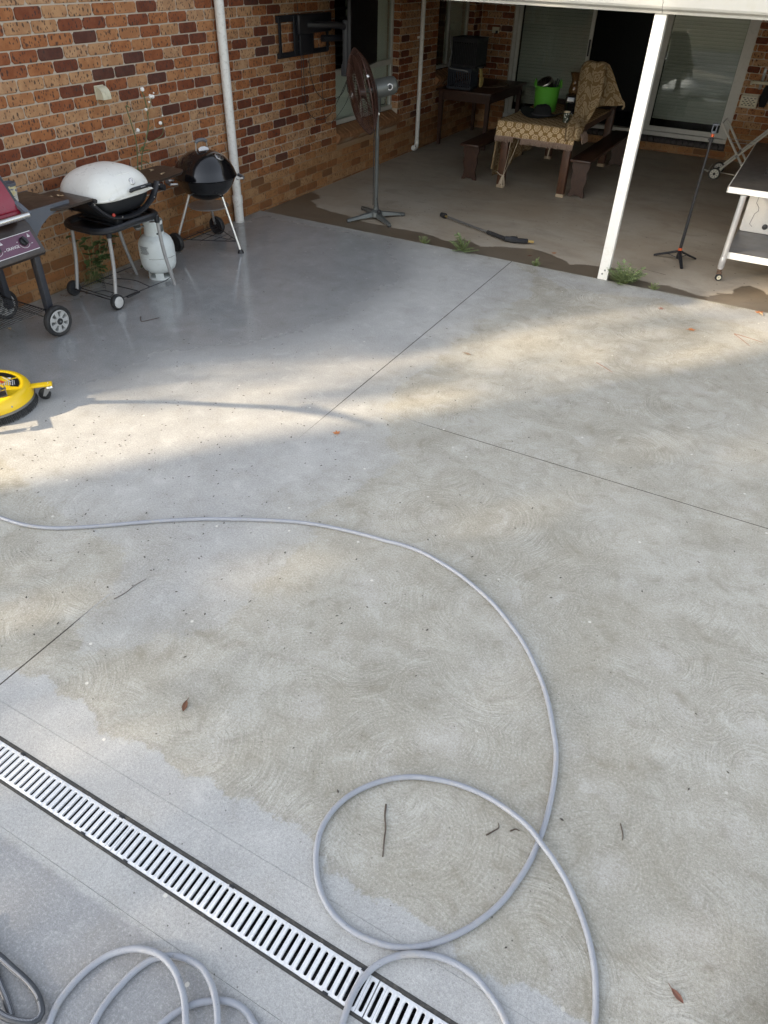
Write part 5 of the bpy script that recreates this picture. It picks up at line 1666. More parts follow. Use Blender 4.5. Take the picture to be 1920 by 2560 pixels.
def damask(name, gold, cream, scale):
    m = bpy.data.materials.new(name)
    g = NT(m)
    uv = g.n('UVMap', uv_map='UVMap').outputs[0]
    s = g.v('SCALE', g.v('ADD', uv, g.v('SCALE', g.noise(uv, 22.0, 3.0).outputs[1], scale=0.022)), scale=scale)
    acc = None
    for off, pet, r1 in (((0.0, 0.0, 0.0), 8.0, 0.36), ((0.5, 0.5, 0.0), 6.0, 0.24)):
        f = g.v('SUBTRACT', g.v('FRACTION', g.v('ADD', s, off)), (0.5, 0.5, 0.0))
        xyz = g.n('SeparateXYZ', {0: f})
        r_ = g.v('LENGTH', f)
        th = g.m('ARCTAN2', xyz.outputs[1], xyz.outputs[0])
        k = g.m('ADD', r_, g.m('MULTIPLY', g.m('COSINE', g.m('MULTIPLY', th, pet)), 0.032))
        ringm = g.step(g.m('ABSOLUTE', g.m('SUBTRACT', k, r1 * 0.86)), 0.070, 0.045)
        inner = g.step(g.m('ABSOLUTE', g.m('SUBTRACT', g.m('ADD', r_, g.m('MULTIPLY', g.m('COSINE', g.m('MULTIPLY', th, pet * 2)), 0.02)), r1 * 0.40)), 0.055, 0.03)
        dot = g.step(r_, 0.05, 0.03)
        a = g.m('MAXIMUM', g.m('MAXIMUM', ringm, inner), dot)
        acc = a if acc is None else g.m('MAXIMUM', acc, a)
    fine = g.noise(g.v('SCALE', uv, scale=1.0), 160.0, 3.0).outputs[0]
    big = g.noise(g.v('SCALE', uv, scale=1.0), 5.0, 4.0).outputs[0]
    acc = g.m('MULTIPLY', acc, g.m('ADD', 0.72, g.m('MULTIPLY', big, 0.45)), clamp=True)
    c = g.mix(acc, gold, cream)
    c = g.mix(g.m('MULTIPLY', fine, 0.35), c, tuple(x * 0.6 for x in gold))
    g.bsdf(Base_Color=c, Roughness=0.85, Specular_IOR_Level=0.2, Normal=g.bump(g.m('ADD', acc, fine), 0.15, 0.003))
    return m


def uv_sheet(name, rows, m, parent=None, uvscale=1.0, thick=0.003):
    """cloth surface from rows of points; UVs follow arc length in metres"""
    k, n = len(rows), len(rows[0])
    V = [[Vector(p) for p in r_] for r_ in rows]
    us = [[0.0] * n for _ in range(k)]
    vs_ = [[0.0] * n for _ in range(k)]
    for i in range(k):
        for j in range(1, n):
            us[i][j] = us[i][j - 1] + (V[i][j] - V[i][j - 1]).length
    for j in range(n):
        for i in range(1, k):
            vs_[i][j] = vs_[i - 1][j] + (V[i][j] - V[i - 1][j]).length
    me = bpy.data.meshes.new(name)
    fs = [(i * n + j, i * n + j + 1, (i + 1) * n + j + 1, (i + 1) * n + j) for i in range(k - 1) for j in range(n - 1)]
    me.from_pydata([p[:] for r_ in V for p in r_], [], fs)
    ul = me.uv_layers.new(name='UVMap')
    for li, l in enumerate(me.loops):
        i, j = divmod(l.vertex_index, n)
        ul.data[li].uv = (us[i][j] * uvscale, vs_[i][j] * uvscale)
    me.shade_smooth()
    me.materials.append(m)
    o = bpy.data.objects.new(name, me)
    COL.objects.link(o)
    if parent:
        o.parent = parent
    md = o.modifiers.new('cloth_thickness', 'SOLIDIFY')
    md.thickness = thick
    md.offset = 0.0
    return o


GOLD, CRM = (0.27, 0.165, 0.062), (0.70, 0.53, 0.33)
DAM = damask('gold_damask_cloth', GOLD, CRM, 8.6)
DAM2 = damask('faded_damask_cloth', (0.24, 0.155, 0.072), (0.47, 0.36, 0.22), 5.0)
FRINGE = mat('mauve_cotton_fringe', (0.30, 0.215, 0.165), 0.9, var=0.2, scale=60)
tc = thing('tablecloth', 'gold and cream damask tablecloth with fringe over the near end of the table', 'tablecloth', (2.27, 9.32, 0.7325))
q = lambda x, y, z: (x - 2.27, y - 9.32, z - 0.7325)
wob = lambda a, b_, s: mnoise.noise(Vector((a * s, b_ * s, 3.3)))
rows = []
ys = [10.95 - 0.07 * i for i in range(23)] + [9.352, 9.322, 9.305]
for y in ys:
    row = []
    for i in range(31):
        x = 1.79 + i * (2.775 - 1.79) / 30
        row.append(q(x, y, 0.7365 + max(0.0, 0.004 * wob(x, y, 5.0))))
    rows.append(row)
for t in range(1, 8):
    row = []
    for i in range(31):
        x = 1.79 + i * (2.775 - 1.79) / 30
        fold = 0.010 * math.sin(x * 21.0 + 1.0) * t / 7
        row.append(q(x + 0.006 * (i - 15) / 15 * t / 7, 9.298 - 0.004 * t - fold, 0.734 - 0.0232 * t - 0.004 * wob(x, t, 2.0) * t))
    rows.append(row)
cl = uv_sheet('cloth', rows, DAM, tc)
b = MB()
rr = random.Random(11)
for i in range(240):
    x = 1.79 + 0.985 * i / 239
    if 2.02 < x < 2.12:
        continue
    fold = 0.010 * math.sin(x * 21.0 + 1.0)
    l = rr.uniform(0.050, 0.068)
    p = q(x, 9.270 - fold, 0.574)
    b.tube([p, (p[0] + rr.gauss(0, 0.002), p[1] + rr.gauss(0, 0.002), p[2] - l)], 0.0028, 3)
b.tube([q(1.79 + 0.985 * i / 60, 9.2695 - 0.010 * math.sin((1.79 + 0.985 * i / 60) * 21 + 1), 0.575) for i in range(61)], 0.006, 5)
O('fringe', b, FRINGE, tc, 60, fix=False)
# long drop on the wall side
rows = []
for t in range(13):
    row = []
    for i in range(41):
        y = 9.31 + i * (11.02 - 9.31) / 40
        drop = 0.63 + 0.05 * math.sin((y - 9.3) * 3.1 + 0.6) - (0.10 if y < 9.42 else 0.0)
        f_ = t / 12
        x = 1.786 - 0.012 * f_ + 0.020 * math.sin(y * 17.0) * f_ - 0.03 * f_ * f_
        row.append(q(x, y, 0.735 - drop * f_))
    rows.append(row)
uv_sheet('side_drop', rows, DAM2, tc)
b = MB()
for (x0_, z0_, x1_, z1_) in ((1.995, 0.60, 1.925, 0.11), (2.105, 0.60, 1.93, 0.12)):
    b.tube([q(x0_, 9.29, z0_), q((x0_ + x1_) / 2 + 0.01, 9.31, (z0_ + z1_) / 2), q(x1_, 9.345, z1_)], 0.003, 5)
rr = random.Random(5)
for i in range(26):
    a = rr.uniform(0, 6.28)
    b.tube([q(1.925 + 0.01 * math.cos(a), 9.345, 0.115), q(1.925 + 0.03 * math.cos(a), 9.335 - 0.02 * abs(math.sin(a)), 0.06), q(1.925 + 0.045 * math.cos(a), 9.335 - 0.03 * abs(math.sin(a)), rr.uniform(-0.012, 0.02))], 0.0028, 3)
b.tube([q(1.83, 9.355, 0.15), q(1.84, 9.355, 0.14), q(1.885, 9.352, 0.115), q(1.94, 9.352, 0.115)], 0.005, 5)
b.tube([q(2.50, 9.285, 0.56), q(2.49, 9.28, 0.47), q(2.485, 9.285, 0.40)], 0.004, 4)
O('loose_tassel', b, mat('raw_cotton_string', (0.46, 0.38, 0.28), 0.9), tc, 60, fix=False)

tc.location.z += 0.0205
# the rest of the cloth, drawn up to a peak and falling to the back
dc = thing('draped_cloth', 'faded gold damask cloth drawn up to a tall peak at the table corner', 'cloth', (2.68, 9.9, 0.7325))
q2 = lambda p: (p[0] - 2.68, p[1] - 9.9, p[2] - 0.7325)
ctrl = [  # (left edge, right edge, height at middle lift)
    ((2.66, 9.285, 0.60), (2.83, 9.30, 0.62)),
    ((2.65, 9.30, 0.735), (2.845, 9.33, 0.72)),
    ((2.64, 9.40, 0.790), (2.835, 9.42, 0.775)),
    ((2.63, 9.60, 0.840), (2.82, 9.62, 0.800)),
    ((2.575, 9.80, 0.96), (2.84, 9.78, 0.90)),
    ((2.52, 9.98, 1.11), (2.84, 9.95, 1.06)),
    ((2.475, 10.14, 1.25), (2.80, 10.14, 1.22)),
    ((2.485, 10.20, 1.305), (2.775, 10.21, 1.305)),
    ((2.50, 10.28, 1.315), (2.785, 10.28, 1.315)),
    ((2.52, 10.34, 1.24), (2.84, 10.34, 1.22)),
    ((2.54, 10.40, 1.08), (2.92, 10.40, 1.06)),
    ((2.55, 10.46, 0.90), (2.99, 10.46, 0.93)),
    ((2.56, 10.50, 0.77), (3.02, 10.48, 0.87)),
]
L_ = smooth_path([c[0] for c in ctrl], 4)
R_ = smooth_path([c[1] for c in ctrl], 4)
rows = []
for i in range(len(L_)):
    row = []
    for j in range(19):
        s = j / 18
        p = L_[i].lerp(R_[i], s)
        n_ = 0.016 * math.sin(s * 9.5 + i * 0.22) + 0.02 * wob(s * 3 + 5, i * 0.12, 1.0)
        k = 1.0 + (1.4 if i < 12 else 0.0)
        edge = 1 - abs(2 * s - 1) ** 2
        bul = 0.05 * edge if i < 30 else 0.02 * edge
        row.append(q2((p.x + n_ * 0.3, p.y - bul - n_ * k, p.z + n_ * 0.5 + 0.02 * edge)))
    rows.append(row)
uv_sheet('cloth', rows, DAM2, dc)
b = MB()
rr = random.Random(8)
for i in range(60):
    y = 9.28 + 0.22 * i / 59
    x = 2.845 + 0.01 * math.sin(i)
    b.tube([q2((x - 0.01, y, 0.70)), q2((x + 0.02, y, 0.66)), q2((x + 0.025 + rr.uniform(0, 0.012), y - 0.01, 0.60 + rr.uniform(-0.01, 0.01)))], 0.0028, 3)
O('fringe', b, FRINGE, dc, 60, fix=False)
O('hem', MB().tube([q2(p) for p in ((2.99, 10.44, 0.925), (3.015, 10.46, 0.90), (3.025, 10.47, 0.86), (3.01, 10.48, 0.83))], 0.012, 8), DAM2, dc)
dc.location.z += 0.0205
# ------------------------------------------------------------------ things on the dining table
ZT = 0.7605
GREEN = mat('lime_green_flexible_plastic', (0.085, 0.33, 0.032), 0.4, var=0.06, dirt=0.1)
tub = thing('flexible_tub', 'lime green flexible plastic tub holding pans on the table', 'tub', (2.06, 10.26, ZT))
O('body', MB().lathe([(0.0001, 0.006), (0.13, 0.0), (0.138, 0.008), (0.160, 0.27), (0.166, 0.285), (0.162, 0.29), (0.155, 0.283), (0.134, 0.012), (0.0001, 0.012)], 36), GREEN, tub)
for a in (205, 25):
    c_, s_ = math.cos(R(a)), math.sin(R(a))
    t_ = (-s_, c_)
    P_ = [(c_ * 0.16 + t_[0] * k * 0.07, s_ * 0.16 + t_[1] * k * 0.07, 0.275 + h) for k, h in ((-1, 0), (-0.8, 0.045), (-0.35, 0.075), (0.35, 0.075), (0.8, 0.045), (1, 0))]
    O('handle', MB().tube(smooth_path(P_, 4), 0.010, 8), GREEN, tub)
pan = thing('saucepan', 'dark saucepan with steel rim tipped upside down in the green tub', 'saucepan', (2.02, 10.26, 1.00))
PF = frame((0, 0, 0.06), (-0.25, -0.45, 0.85))
O('body', MB().lathe([(0.098, -0.10), (0.100, 0.02), (0.096, 0.035), (0.09, 0.038), (0.0001, 0.038)], 28, PF), mat('dark_pan', (0.022, 0.02, 0.018), 0.3, 0.5), pan)
O('rim', MB().lathe([(0.101, 0.018), (0.103, 0.030), (0.098, 0.040), (0.092, 0.040)], 28, PF), STEEL, pan)
O('base', MB().lathe([(0.086, 0.0382), (0.086, 0.040), (0.0001, 0.040)], 28, PF), mat('brown_pan_base', (0.06, 0.045, 0.035), 0.35, 0.6), pan)
ut = thing('utensils', 'dark cooking utensils standing in the green tub', 'utensils', (2.13, 10.30, 0.97))
for k, (dx, dy, l) in enumerate(((0.02, 0.01, 0.16), (0.045, -0.01, 0.15), (0.0, 0.03, 0.13))):
    O('handle', MB().tube([(dx * 0.5, dy, 0.0), (dx * 1.4, dy * 1.2, l)], 0.008, 6), BLACK, ut)
hat = thing('hat', 'black wide-brimmed felt hat lying on the tablecloth', 'hat', (2.16, 9.86, ZT))
FELT = mat('black_felt', (0.006, 0.0065, 0.0075), 0.9, var=0.3, bump=0.2, bscale=200)
rows = []
for i, (r_, z) in enumerate(((0.0001, 0.105), (0.03, 0.106), (0.055, 0.098), (0.075, 0.078), (0.085, 0.04), (0.092, 0.016), (0.11, 0.008), (0.15, 0.009), (0.195, 0.018), (0.205, 0.022))):
    row = []
    for j in range(41):
        a = 2 * math.pi * j / 40
        zz = z
        if r_ > 0.1:
            zz += (0.026 * math.cos(2 * a + 0.5) + 0.01) * (r_ - 0.1) / 0.1
        if r_ < 0.08:
            zz -= 0.03 * max(0, 1 - abs(math.sin(a + 0.4)) * r_ / 0.03) * (1 - r_ / 0.08)
        row.append((r_ * math.cos(a) * 1.36, r_ * math.sin(a) * 1.1, max(0.004, zz * 1.3)))
    rows.append(row)
O('brim_and_crown', MB().sheet(rows), FELT, hat, 70)
O('sweat_band', MB().tube([(0.094 * 1.36 * math.cos(2 * math.pi * i / 36), 0.094 * 1.1 * math.sin(2 * math.pi * i / 36), 0.026) for i in range(36)], 0.008, 6, True), mat('charcoal_ribbon', (0.03, 0.03, 0.034), 0.7), hat)


def floral():
    m = bpy.data.materials.new('floral_china')
    g = NT(m)
    p = g.n('TexCoord').outputs['Object']
    vo = g.n('TexVoronoi', {'Vector': p, 'Scale': 42.0})
    n = g.noise(p, 60.0, 3.0).outputs[0]
    c = g.mix(g.step(g.m('ADD', vo.outputs['Distance'], g.m('MULTIPLY', n, 0.25)), 0.42, 0.50), (0.62, 0.62, 0.56), (0.06, 0.07, 0.05))
    z = g.n('SeparateXYZ', {0: p}).outputs[2]
    c = g.mix(g.step(z, 0.108, 0.111), c, (0.62, 0.50, 0.33))
    g.bsdf(Base_Color=c, Roughness=0.25)
    return m


mug = thing('mug', 'floral patterned china mug near the table corner', 'mug', (2.53, 9.66, ZT))
FL = floral()
O('body', MB().lathe([(0.0001, 0.004), (0.034, 0.0), (0.038, 0.004), (0.040, 0.118), (0.038, 0.120), (0.036, 0.116), (0.034, 0.008), (0.0001, 0.008)], 28), FL, mug)
O('handle', MB().tube(smooth_path([(0.038, 0.012, 0.095), (0.062, 0.022, 0.09), (0.070, 0.025, 0.065), (0.060, 0.021, 0.038), (0.038, 0.012, 0.03)], 4), 0.005, 8), FL, mug)
cm = thing('coffee_machine', 'black coffee machine with chrome rim at the back of the cloth', 'coffee machine', (2.42, 10.42, ZT), 20)
GLOSSB = mat('gloss_black_plastic', (0.006, 0.006, 0.007), 0.15, coat=0.4)
O('body', MB().box(-0.14, 0.12, -0.11, 0.12, 0.0, 0.20, 0.025), GLOSSB, cm)
O('tray', MB().box(-0.13, 0.06, -0.17, -0.105, 0.0, 0.035, 0.008), GLOSSB, cm)
O('chrome_rim', MB().lathe([(0.046, 0.0), (0.050, 0.006), (0.046, 0.012), (0.038, 0.010)], 24, T(-0.09, -0.125, 0.125)), STEEL, cm)
O('cup_rest', MB().lathe([(0.0001, 0.0), (0.04, 0.0), (0.046, 0.09), (0.0001, 0.09)], 20, T(-0.09, -0.13, 0.036)), GLOSSB, cm)
ja = thing('glass_jug', 'amber glass jug with flared top standing on the coffee machine', 'jug', (2.36, 10.44, ZT + 0.2005))


def amber():
    m = bpy.data.materials.new('amber_glass')
    g = NT(m)
    g.bsdf(Base_Color=(0.20, 0.11, 0.045), Roughness=0.06, Transmission_Weight=0.55, IOR=1.45)
    return m


O('body', MB().lathe([(0.055, 0.0), (0.068, 0.02), (0.070, 0.06), (0.055, 0.11), (0.047, 0.14), (0.055, 0.18), (0.082, 0.235), (0.079, 0.235), (0.052, 0.18), (0.044, 0.14), (0.052, 0.11), (0.066, 0.06), (0.064, 0.02), (0.0001, 0.006)], 28), amber(), ja)
O('handle', MB().tube(smooth_path([(0.05, 0.02, 0.21), (0.12, 0.04, 0.215), (0.15, 0.05, 0.18), (0.12, 0.04, 0.10), (0.06, 0.02, 0.07)], 4), 0.010, 8), BLACK, ja)

# ------------------------------------------------------------------ side table in the corner and what is stacked on it
st = thing('side_table', 'dark red-brown wooden table in the patio corner with tapered legs', 'table', (0.50, 11.95, -0.02))
q = lambda mb: LOC(st, mb)
O('top', q(MB().box(0.06, 0.95, 11.18, 12.72, 0.715, 0.745, 0.005)), M_WALNUT, st)
for x, y in ((0.12, 11.27), (0.88, 11.27), (0.12, 12.62), (0.88, 12.62)):
    O('leg', q(MB().add([(x + sx * w_, y + sy * w_, z) for z, w_ in ((-0.018, 0.022), (0.714, 0.034)) for sx, sy in ((-1, -1), (1, -1), (1, 1), (-1, 1))], [(0, 3, 2, 1), (4, 5, 6, 7), (0, 1, 5, 4), (1, 2, 6, 5), (2, 3, 7, 6), (3, 0, 4, 7)])), M_WALNUT, st)
O('apron', q(MB().box(0.15, 0.85, 11.25, 11.275, 0.60, 0.714).box(0.15, 0.85, 12.61, 12.635, 0.60, 0.714).box(0.10, 0.125, 11.30, 12.58, 0.60, 0.714).box(0.875, 0.90, 11.30, 12.58, 0.60, 0.714)), M_WALNUT, st)
NAVY = mat('dark_navy_crate_plastic', (0.011, 0.016, 0.026), 0.45, var=0.2)


def crate(name, label, loc, rz, sx, sy, h, m, slots):
    t = thing(name, label, 'crate', loc, rz, 'crates stacked on the side table')
    b = MB()
    for z0_, z1_ in ((0.0, 0.03), (h - 0.05, h)):
        b.box(-sx, sx, -sy, -sy + 0.012, z0_, z1_).box(-sx, sx, sy - 0.012, sy, z0_, z1_).box(-sx, -sx + 0.012, -sy + 0.012, sy - 0.012, z0_, z1_).box(sx - 0.012, sx, -sy + 0.012, sy - 0.012, z0_, z1_)
    for i in range(slots + 1):
        f_ = -1 + 2 * i / slots
        for s in (-1, 1):
            b.box(f_ * (sx - 0.008) - 0.006, f_ * (sx - 0.008) + 0.006, s * (sy - 0.006) - 0.004, s * (sy - 0.006) + 0.004, 0.03, h - 0.05)
            b.box(s * (sx - 0.006) - 0.004, s * (sx - 0.006) + 0.004, f_ * (sy - 0.02) - 0.006, f_ * (sy - 0.02) + 0.006, 0.03, h - 0.05)
    b.box(-sx + 0.01, sx - 0.01, -sy + 0.01, sy - 0.01, 0.0, 0.008)
    O('lattice', b, m, t)
    O('rim', MB().tube([(-sx, -sy, h), (sx, -sy, h), (sx, sy, h), (-sx, sy, h)], 0.008, 6, True), m, t)
    return t


crate('crate', 'dark navy slatted plastic crate standing on the corner table', (0.36, 11.47, 0.7455), 4, 0.185, 0.17, 0.27, NAVY, 12)
crate('crate', 'black slatted plastic basket stacked on top of the navy crate', (0.42, 11.50, 1.0255), -3, 0.20, 0.185, 0.36, BLACK, 14)
O('inner_load', MB().box(0.24, 0.60, 11.345, 11.655, 1.04, 1.32, 0.02), mat('dark_cloth_bundle', (0.010, 0.011, 0.014), 0.8)).name = 'cloth_bundle'
tag(bpy.data.objects['cloth_bundle'], 'dark bundle packed inside the upper black basket', 'bundle')
o = O('bent_tube', MB().tube(smooth_path([(0.20, 11.29, 1.40), (0.205, 11.285, 1.30), (0.235, 11.275, 1.20), (0.205, 11.275, 1.08), (0.21, 11.275, 1.015), (0.30, 11.27, 1.0), (0.45, 11.27, 0.995), (0.52, 11.272, 0.985)], 5), 0.009, 8), mat('grey_plastic_tube', (0.20, 0.205, 0.21), 0.5))
tag(o, 'pale grey bent tube hooked round the front of the stacked crates', 'tube')
gl = thing('rubber_glove', 'pale yellow rubber glove hanging over the crate beside the outlet', 'glove', (0.645, 11.45, 1.01))
YEL = mat('pale_yellow_rubber', (0.46, 0.35, 0.12), 0.55, var=0.12)
b = MB().sheet([[(0.0, -0.055, 0.02), (0.01, 0.0, 0.022), (0.0, 0.05, 0.02)], [(0.016, -0.06, -0.05), (0.028, 0.0, -0.05), (0.016, 0.055, -0.05)], [(0.02, -0.058, -0.11), (0.034, 0.0, -0.11), (0.02, 0.05, -0.11)]])
for k in range(4):
    y = -0.048 + k * 0.031
    b.tube(smooth_path([(0.022, y, -0.10), (0.026, y - 0.004, -0.16), (0.02, y + 0.003, -0.215 - 0.012 * (k in (1, 2)))], 3), [0.015] * 3 + [0.0135] * 3 + [0.008], 7)
g_ = O('glove', b, YEL, gl, 60)
g_.modifiers.new('rubber_thickness', 'SOLIDIFY').thickness = 0.004
O('cuff', MB().box(-0.16, 0.03, -0.06, 0.055, 0.012, 0.03, 0.008), mat('grey_glove_cuff', (0.09, 0.095, 0.09), 0.7), gl)
CLZ = 0.0165
cc = O('coiled_lead', MB().tube(smooth_path([(0.55, 11.75, 0.735), (0.66, 11.72, 0.737), (0.78, 11.78, 0.74), (0.86, 11.95, 0.76), (0.84, 12.10, 0.79), (0.78, 12.02, 0.80), (0.79, 11.86, 0.77), (0.87, 11.90, 0.745), (0.90, 12.10, 0.738), (0.80, 12.25, 0.735), (0.70, 12.05, 0.735), (0.68, 11.80, 0.735)], 6), 0.006, 6), mat('brown_flex', (0.10, 0.07, 0.045), 0.6))
cc.location.z = CLZ
tag(cc, 'brown electrical lead loosely coiled on the corner table', 'lead')
po = thing('power_outlet', 'white double power outlet on the back brick wall beside the door', 'outlet', (0.26, 12.9, 1.39))
O('plate', MB().box(-0.06, 0.06, -0.012, 0.0, -0.04, 0.04, 0.003), CREAM, po)
for s in (-1, 1):
    O('socket', MB().box(s * 0.028 - 0.016, s * 0.028 + 0.016, -0.015, -0.012, -0.02, 0.015, 0.002), CREAM, po)
O('plug', MB().box(0.012, 0.046, -0.05, -0.015, -0.045, -0.005, 0.006), BLACK, po)

# ------------------------------------------------------------------ mini tripod
tp = thing('phone_tripod', 'slim black phone tripod with orange collar standing on the patio', 'tripod', (4.43, 7.76, -0.02))
ORANGE = mat('orange_plastic', (0.55, 0.09, 0.02), 0.45)
hub = Vector((0, 0, 0.095))
for fx, fy in ((-0.235, 0.02), (0.085, -0.235), (0.155, 0.14)):
    f_ = Vector((fx, fy, 0.012))
    O('leg', MB().tube([hub + Vector((fx * 0.06, fy * 0.06, 0)), hub.lerp(f_, 0.5), f_], [0.020, 0.019, 0.016], 6, flat=0.6), BLACK, tp)
    O('leg_strut', MB().tube([Vector((fx * 0.03, fy * 0.03, 0.03)), hub.lerp(f_, 0.5)], 0.004, 5), BLACK, tp)
O('hub', MB().lathe([(0.016, 0.02), (0.018, 0.03), (0.018, 0.105), (0.0001, 0.106)], 14), BLACK, tp)
O('collar', MB().lathe([(0.020, 0.106), (0.020, 0.128), (0.0001, 0.129)], 14), ORANGE, tp)
O('pole', MB().lathe([(0.0155, 0.129), (0.0155, 0.45), (0.0135, 0.452), (0.0135, 0.78), (0.011, 0.782), (0.011, 1.09)], 12), BLACK, tp)
O('tilt_head', MB().lathe([(0.016, 1.085), (0.019, 1.095), (0.019, 1.115), (0.010, 1.12), (0.010, 1.13), (0.0001, 1.131)], 12).box(-0.03, -0.012, -0.01, 0.01, 1.095, 1.11, 0.003), BLACK, tp)
O('red_ring', MB().lathe([(0.0135, 1.128), (0.0145, 1.14), (0.0125, 1.152), (0.0001, 1.153)], 12), ORANGE, tp)
CM_ = RZ(25)
O('phone_clamp', MB().box(-0.016, 0.016, -0.012, 0.012, 1.153, 1.175, 0.003, CM_).box(-0.022, -0.014, -0.006, 0.006, 1.16, 1.225, 0.002, CM_).box(0.014, 0.022, -0.006, 0.006, 1.16, 1.225, 0.002, CM_).box(-0.026, 0.026, -0.018, 0.012, 1.222, 1.236, 0.003, CM_), SLATE, tp)

# ------------------------------------------------------------------ pressure washer lance
ln = thing('spray_lance', 'pressure washer spray lance with black trigger gun lying on the patio', 'spray lance', (2.4, 7.50, -0.02))
q = lambda mb: LOC(ln, mb)
pa, pb_, pc_, pd_ = Vector((1.805, 7.755, 0.010)), Vector((2.49, 7.455, 0.010)), Vector((2.74, 7.335, 0.015)), Vector((2.985, 7.405, 0.013))
O('nozzle', q(MB().tube([pa, pa.lerp(pb_, 0.09)], [0.026, 0.030], 12)), RUBBER, ln)
BRASS = mat('brass', (0.55, 0.40, 0.16), 0.35, 0.9)
O('brass_fitting', q(MB().tube([pa.lerp(pb_, 0.09), pa.lerp(pb_, 0.15)], 0.0125, 8)), BRASS, ln)
O('wand', q(MB().tube([pa.lerp(pb_, 0.14), pb_], 0.0115, 10)), DULL, ln)
b = MB()
N_ = 24
pts = [pb_.lerp(pc_, i / N_) for i in range(N_ + 1)]
b.tube(pts, [0.022 if i % 2 else 0.019 for i in range(N_ + 1)], 10)
O('fore_grip', q(b), RUBBER, ln)
O('gun_body', q(MB().tube(smooth_path([pc_, pc_.lerp(pd_, 0.25) + Vector((0.0, -0.004, 0.0)), pc_.lerp(pd_, 0.5)], 4), [0.028] * 4 + [0.034] * 4 + [0.030], 8, flat=1.0)), BLACK, ln)
O('pistol_grip', q(MB().tube([pc_.lerp(pd_, 0.38) + Vector((0, -0.02, 0)), pc_.lerp(pd_, 0.7) + Vector((0, -0.018, 0)), pd_ + Vector((-0.02, -0.008, 0))], [0.022, 0.025, 0.023], 8)), BLACK, ln)
O('trigger', q(MB().tube(smooth_path([pc_.lerp(pd_, 0.4) + Vector((0, 0.02, 0.002)), pc_.lerp(pd_, 0.65) + Vector((0, 0.032, 0.004)), pd_ + Vector((-0.03, 0.02, 0))], 4), 0.009, 6)), BLACK, ln)
O('inlet', q(MB().tube([pd_ + Vector((-0.025, -0.006, 0)), pd_ + Vector((0.045, 0.002, 0))], 0.014, 8)), BRASS, ln)

# ------------------------------------------------------------------ steel-topped trolley, cool box, wire rack
tr = thing('trolley', 'white framed trolley with dull steel top and lower shelf at the right edge', 'trolley', (5.3, 8.6, -0.02))
q = lambda mb: LOC(tr, mb)
STOP = mat('dull_steel_sheet', (0.13, 0.122, 0.115), 0.4, 0.55, var=0.3, scale=5, dirt=0.4, dcol=(0.06, 0.055, 0.05))
O('top', q(MB().box(4.715, 6.0, 7.505, 9.78, 0.735, 0.779, 0.003)), STOP, tr)
b = MB().box(4.708, 6.005, 7.496, 7.504, 0.728, 0.776).box(4.706, 4.714, 7.496, 9.79, 0.728, 0.776)
O('top_edge', q(b), WHITE, tr)
SHELFM = mat('worn_grey_shelf', (0.19, 0.19, 0.195), 0.45, 0.3, var=0.15, scale=4, dirt=0.3)
O('shelf', q(MB().box(4.875, 5.9, 7.455, 9.6, 0.205, 0.235, 0.002)), SHELFM, tr)
O('shelf_edge', q(MB().box(4.872, 5.905, 7.446, 7.4545, 0.180, 0.238)), WHITE, tr)
TUBE = mat('grey_white_tube', (0.50, 0.505, 0.51), 0.35, 0.5, var=0.08, dirt=0.15)
for x, y in ((4.862, 7.425), (4.862, 9.62), (5.88, 7.425), (5.88, 9.62)):
    O('leg', q(MB().lathe([(0.026, 0.085), (0.026, 0.735)], 18, T(x, y, 0))), TUBE, tr)
    O('leg_sleeve', q(MB().lathe([(0.0275, 0.10), (0.029, 0.102), (0.029, 0.19), (0.0275, 0.195)], 18, T(x, y, 0))), TUBE, tr)
    cs = O('caster', q(MB().lathe([(0.018, -0.011), (0.029, -0.012), (0.033, -0.006), (0.033, 0.006), (0.029, 0.012), (0.018, 0.011)], 20, frame((x + 0.012, y - 0.03, 0.0135), (0.35, -0.94, 0)))), RUBBER, tr)
    O('caster_rim', q(MB().lathe([(0.020, -0.009), (0.020, 0.012), (0.012, 0.013), (0.0001, 0.010)], 16, frame((x + 0.012, y - 0.03, 0.0135), (0.35, -0.94, 0)))), CREAM, cs)
    O('caster_fork', q(MB().box(x - 0.02, x + 0.028, y - 0.036, y - 0.010, 0.040, 0.062, 0.004).lathe([(0.020, 0.060), (0.022, 0.085), (0.0001, 0.086)], 14, T(x, y, 0))), mat('rusty_fork', (0.12, 0.075, 0.05), 0.8, 0.3, var=0.3), cs)
cb = thing('cool_box', 'white moulded cool box with black latch and drain plug on the trolley shelf', 'cool box', (5.30, 8.55, 0.2355))
COOL = mat('speckled_white_moulded_plastic', (0.60, 0.595, 0.575), 0.5, var=0.07, scale=40, dirt=0.3, dcol=(0.40, 0.39, 0.36))
F0 = -0.335
O('body', MB().box(-0.42, 0.42, F0, 0.30, 0.0, 0.42, 0.025), COOL, cb)
GRV = mat('grey_groove', (0.22, 0.22, 0.22), 0.7)
O('lid', MB().box(-0.425, 0.425, F0 - 0.005, 0.305, 0.424, 0.485, 0.02), COOL, cb)
b = MB()
for pts in ([(-0.33, 0.41), (-0.34, 0.28), (-0.305, 0.24), (-0.30, 0.21), (-0.325, 0.18), (-0.34, 0.08), (-0.31, 0.06)], [(-0.19, 0.41), (-0.195, 0.255), (-0.18, 0.225), (0.15, 0.225), (0.165, 0.255), (0.16, 0.41)]):
    b.tube([(x, F0 - 0.0005, z) for x, z in pts], 0.003, 5)
O('moulded_groove', b, GRV, cb)
O('latch_recess', MB().tube([(x, F0 - 0.004, z) for x, z in ((-0.155, 0.40), (-0.155, 0.27), (-0.135, 0.245), (0.10, 0.245), (0.12, 0.27), (0.12, 0.40))], 0.009, 6), SLATE, cb)
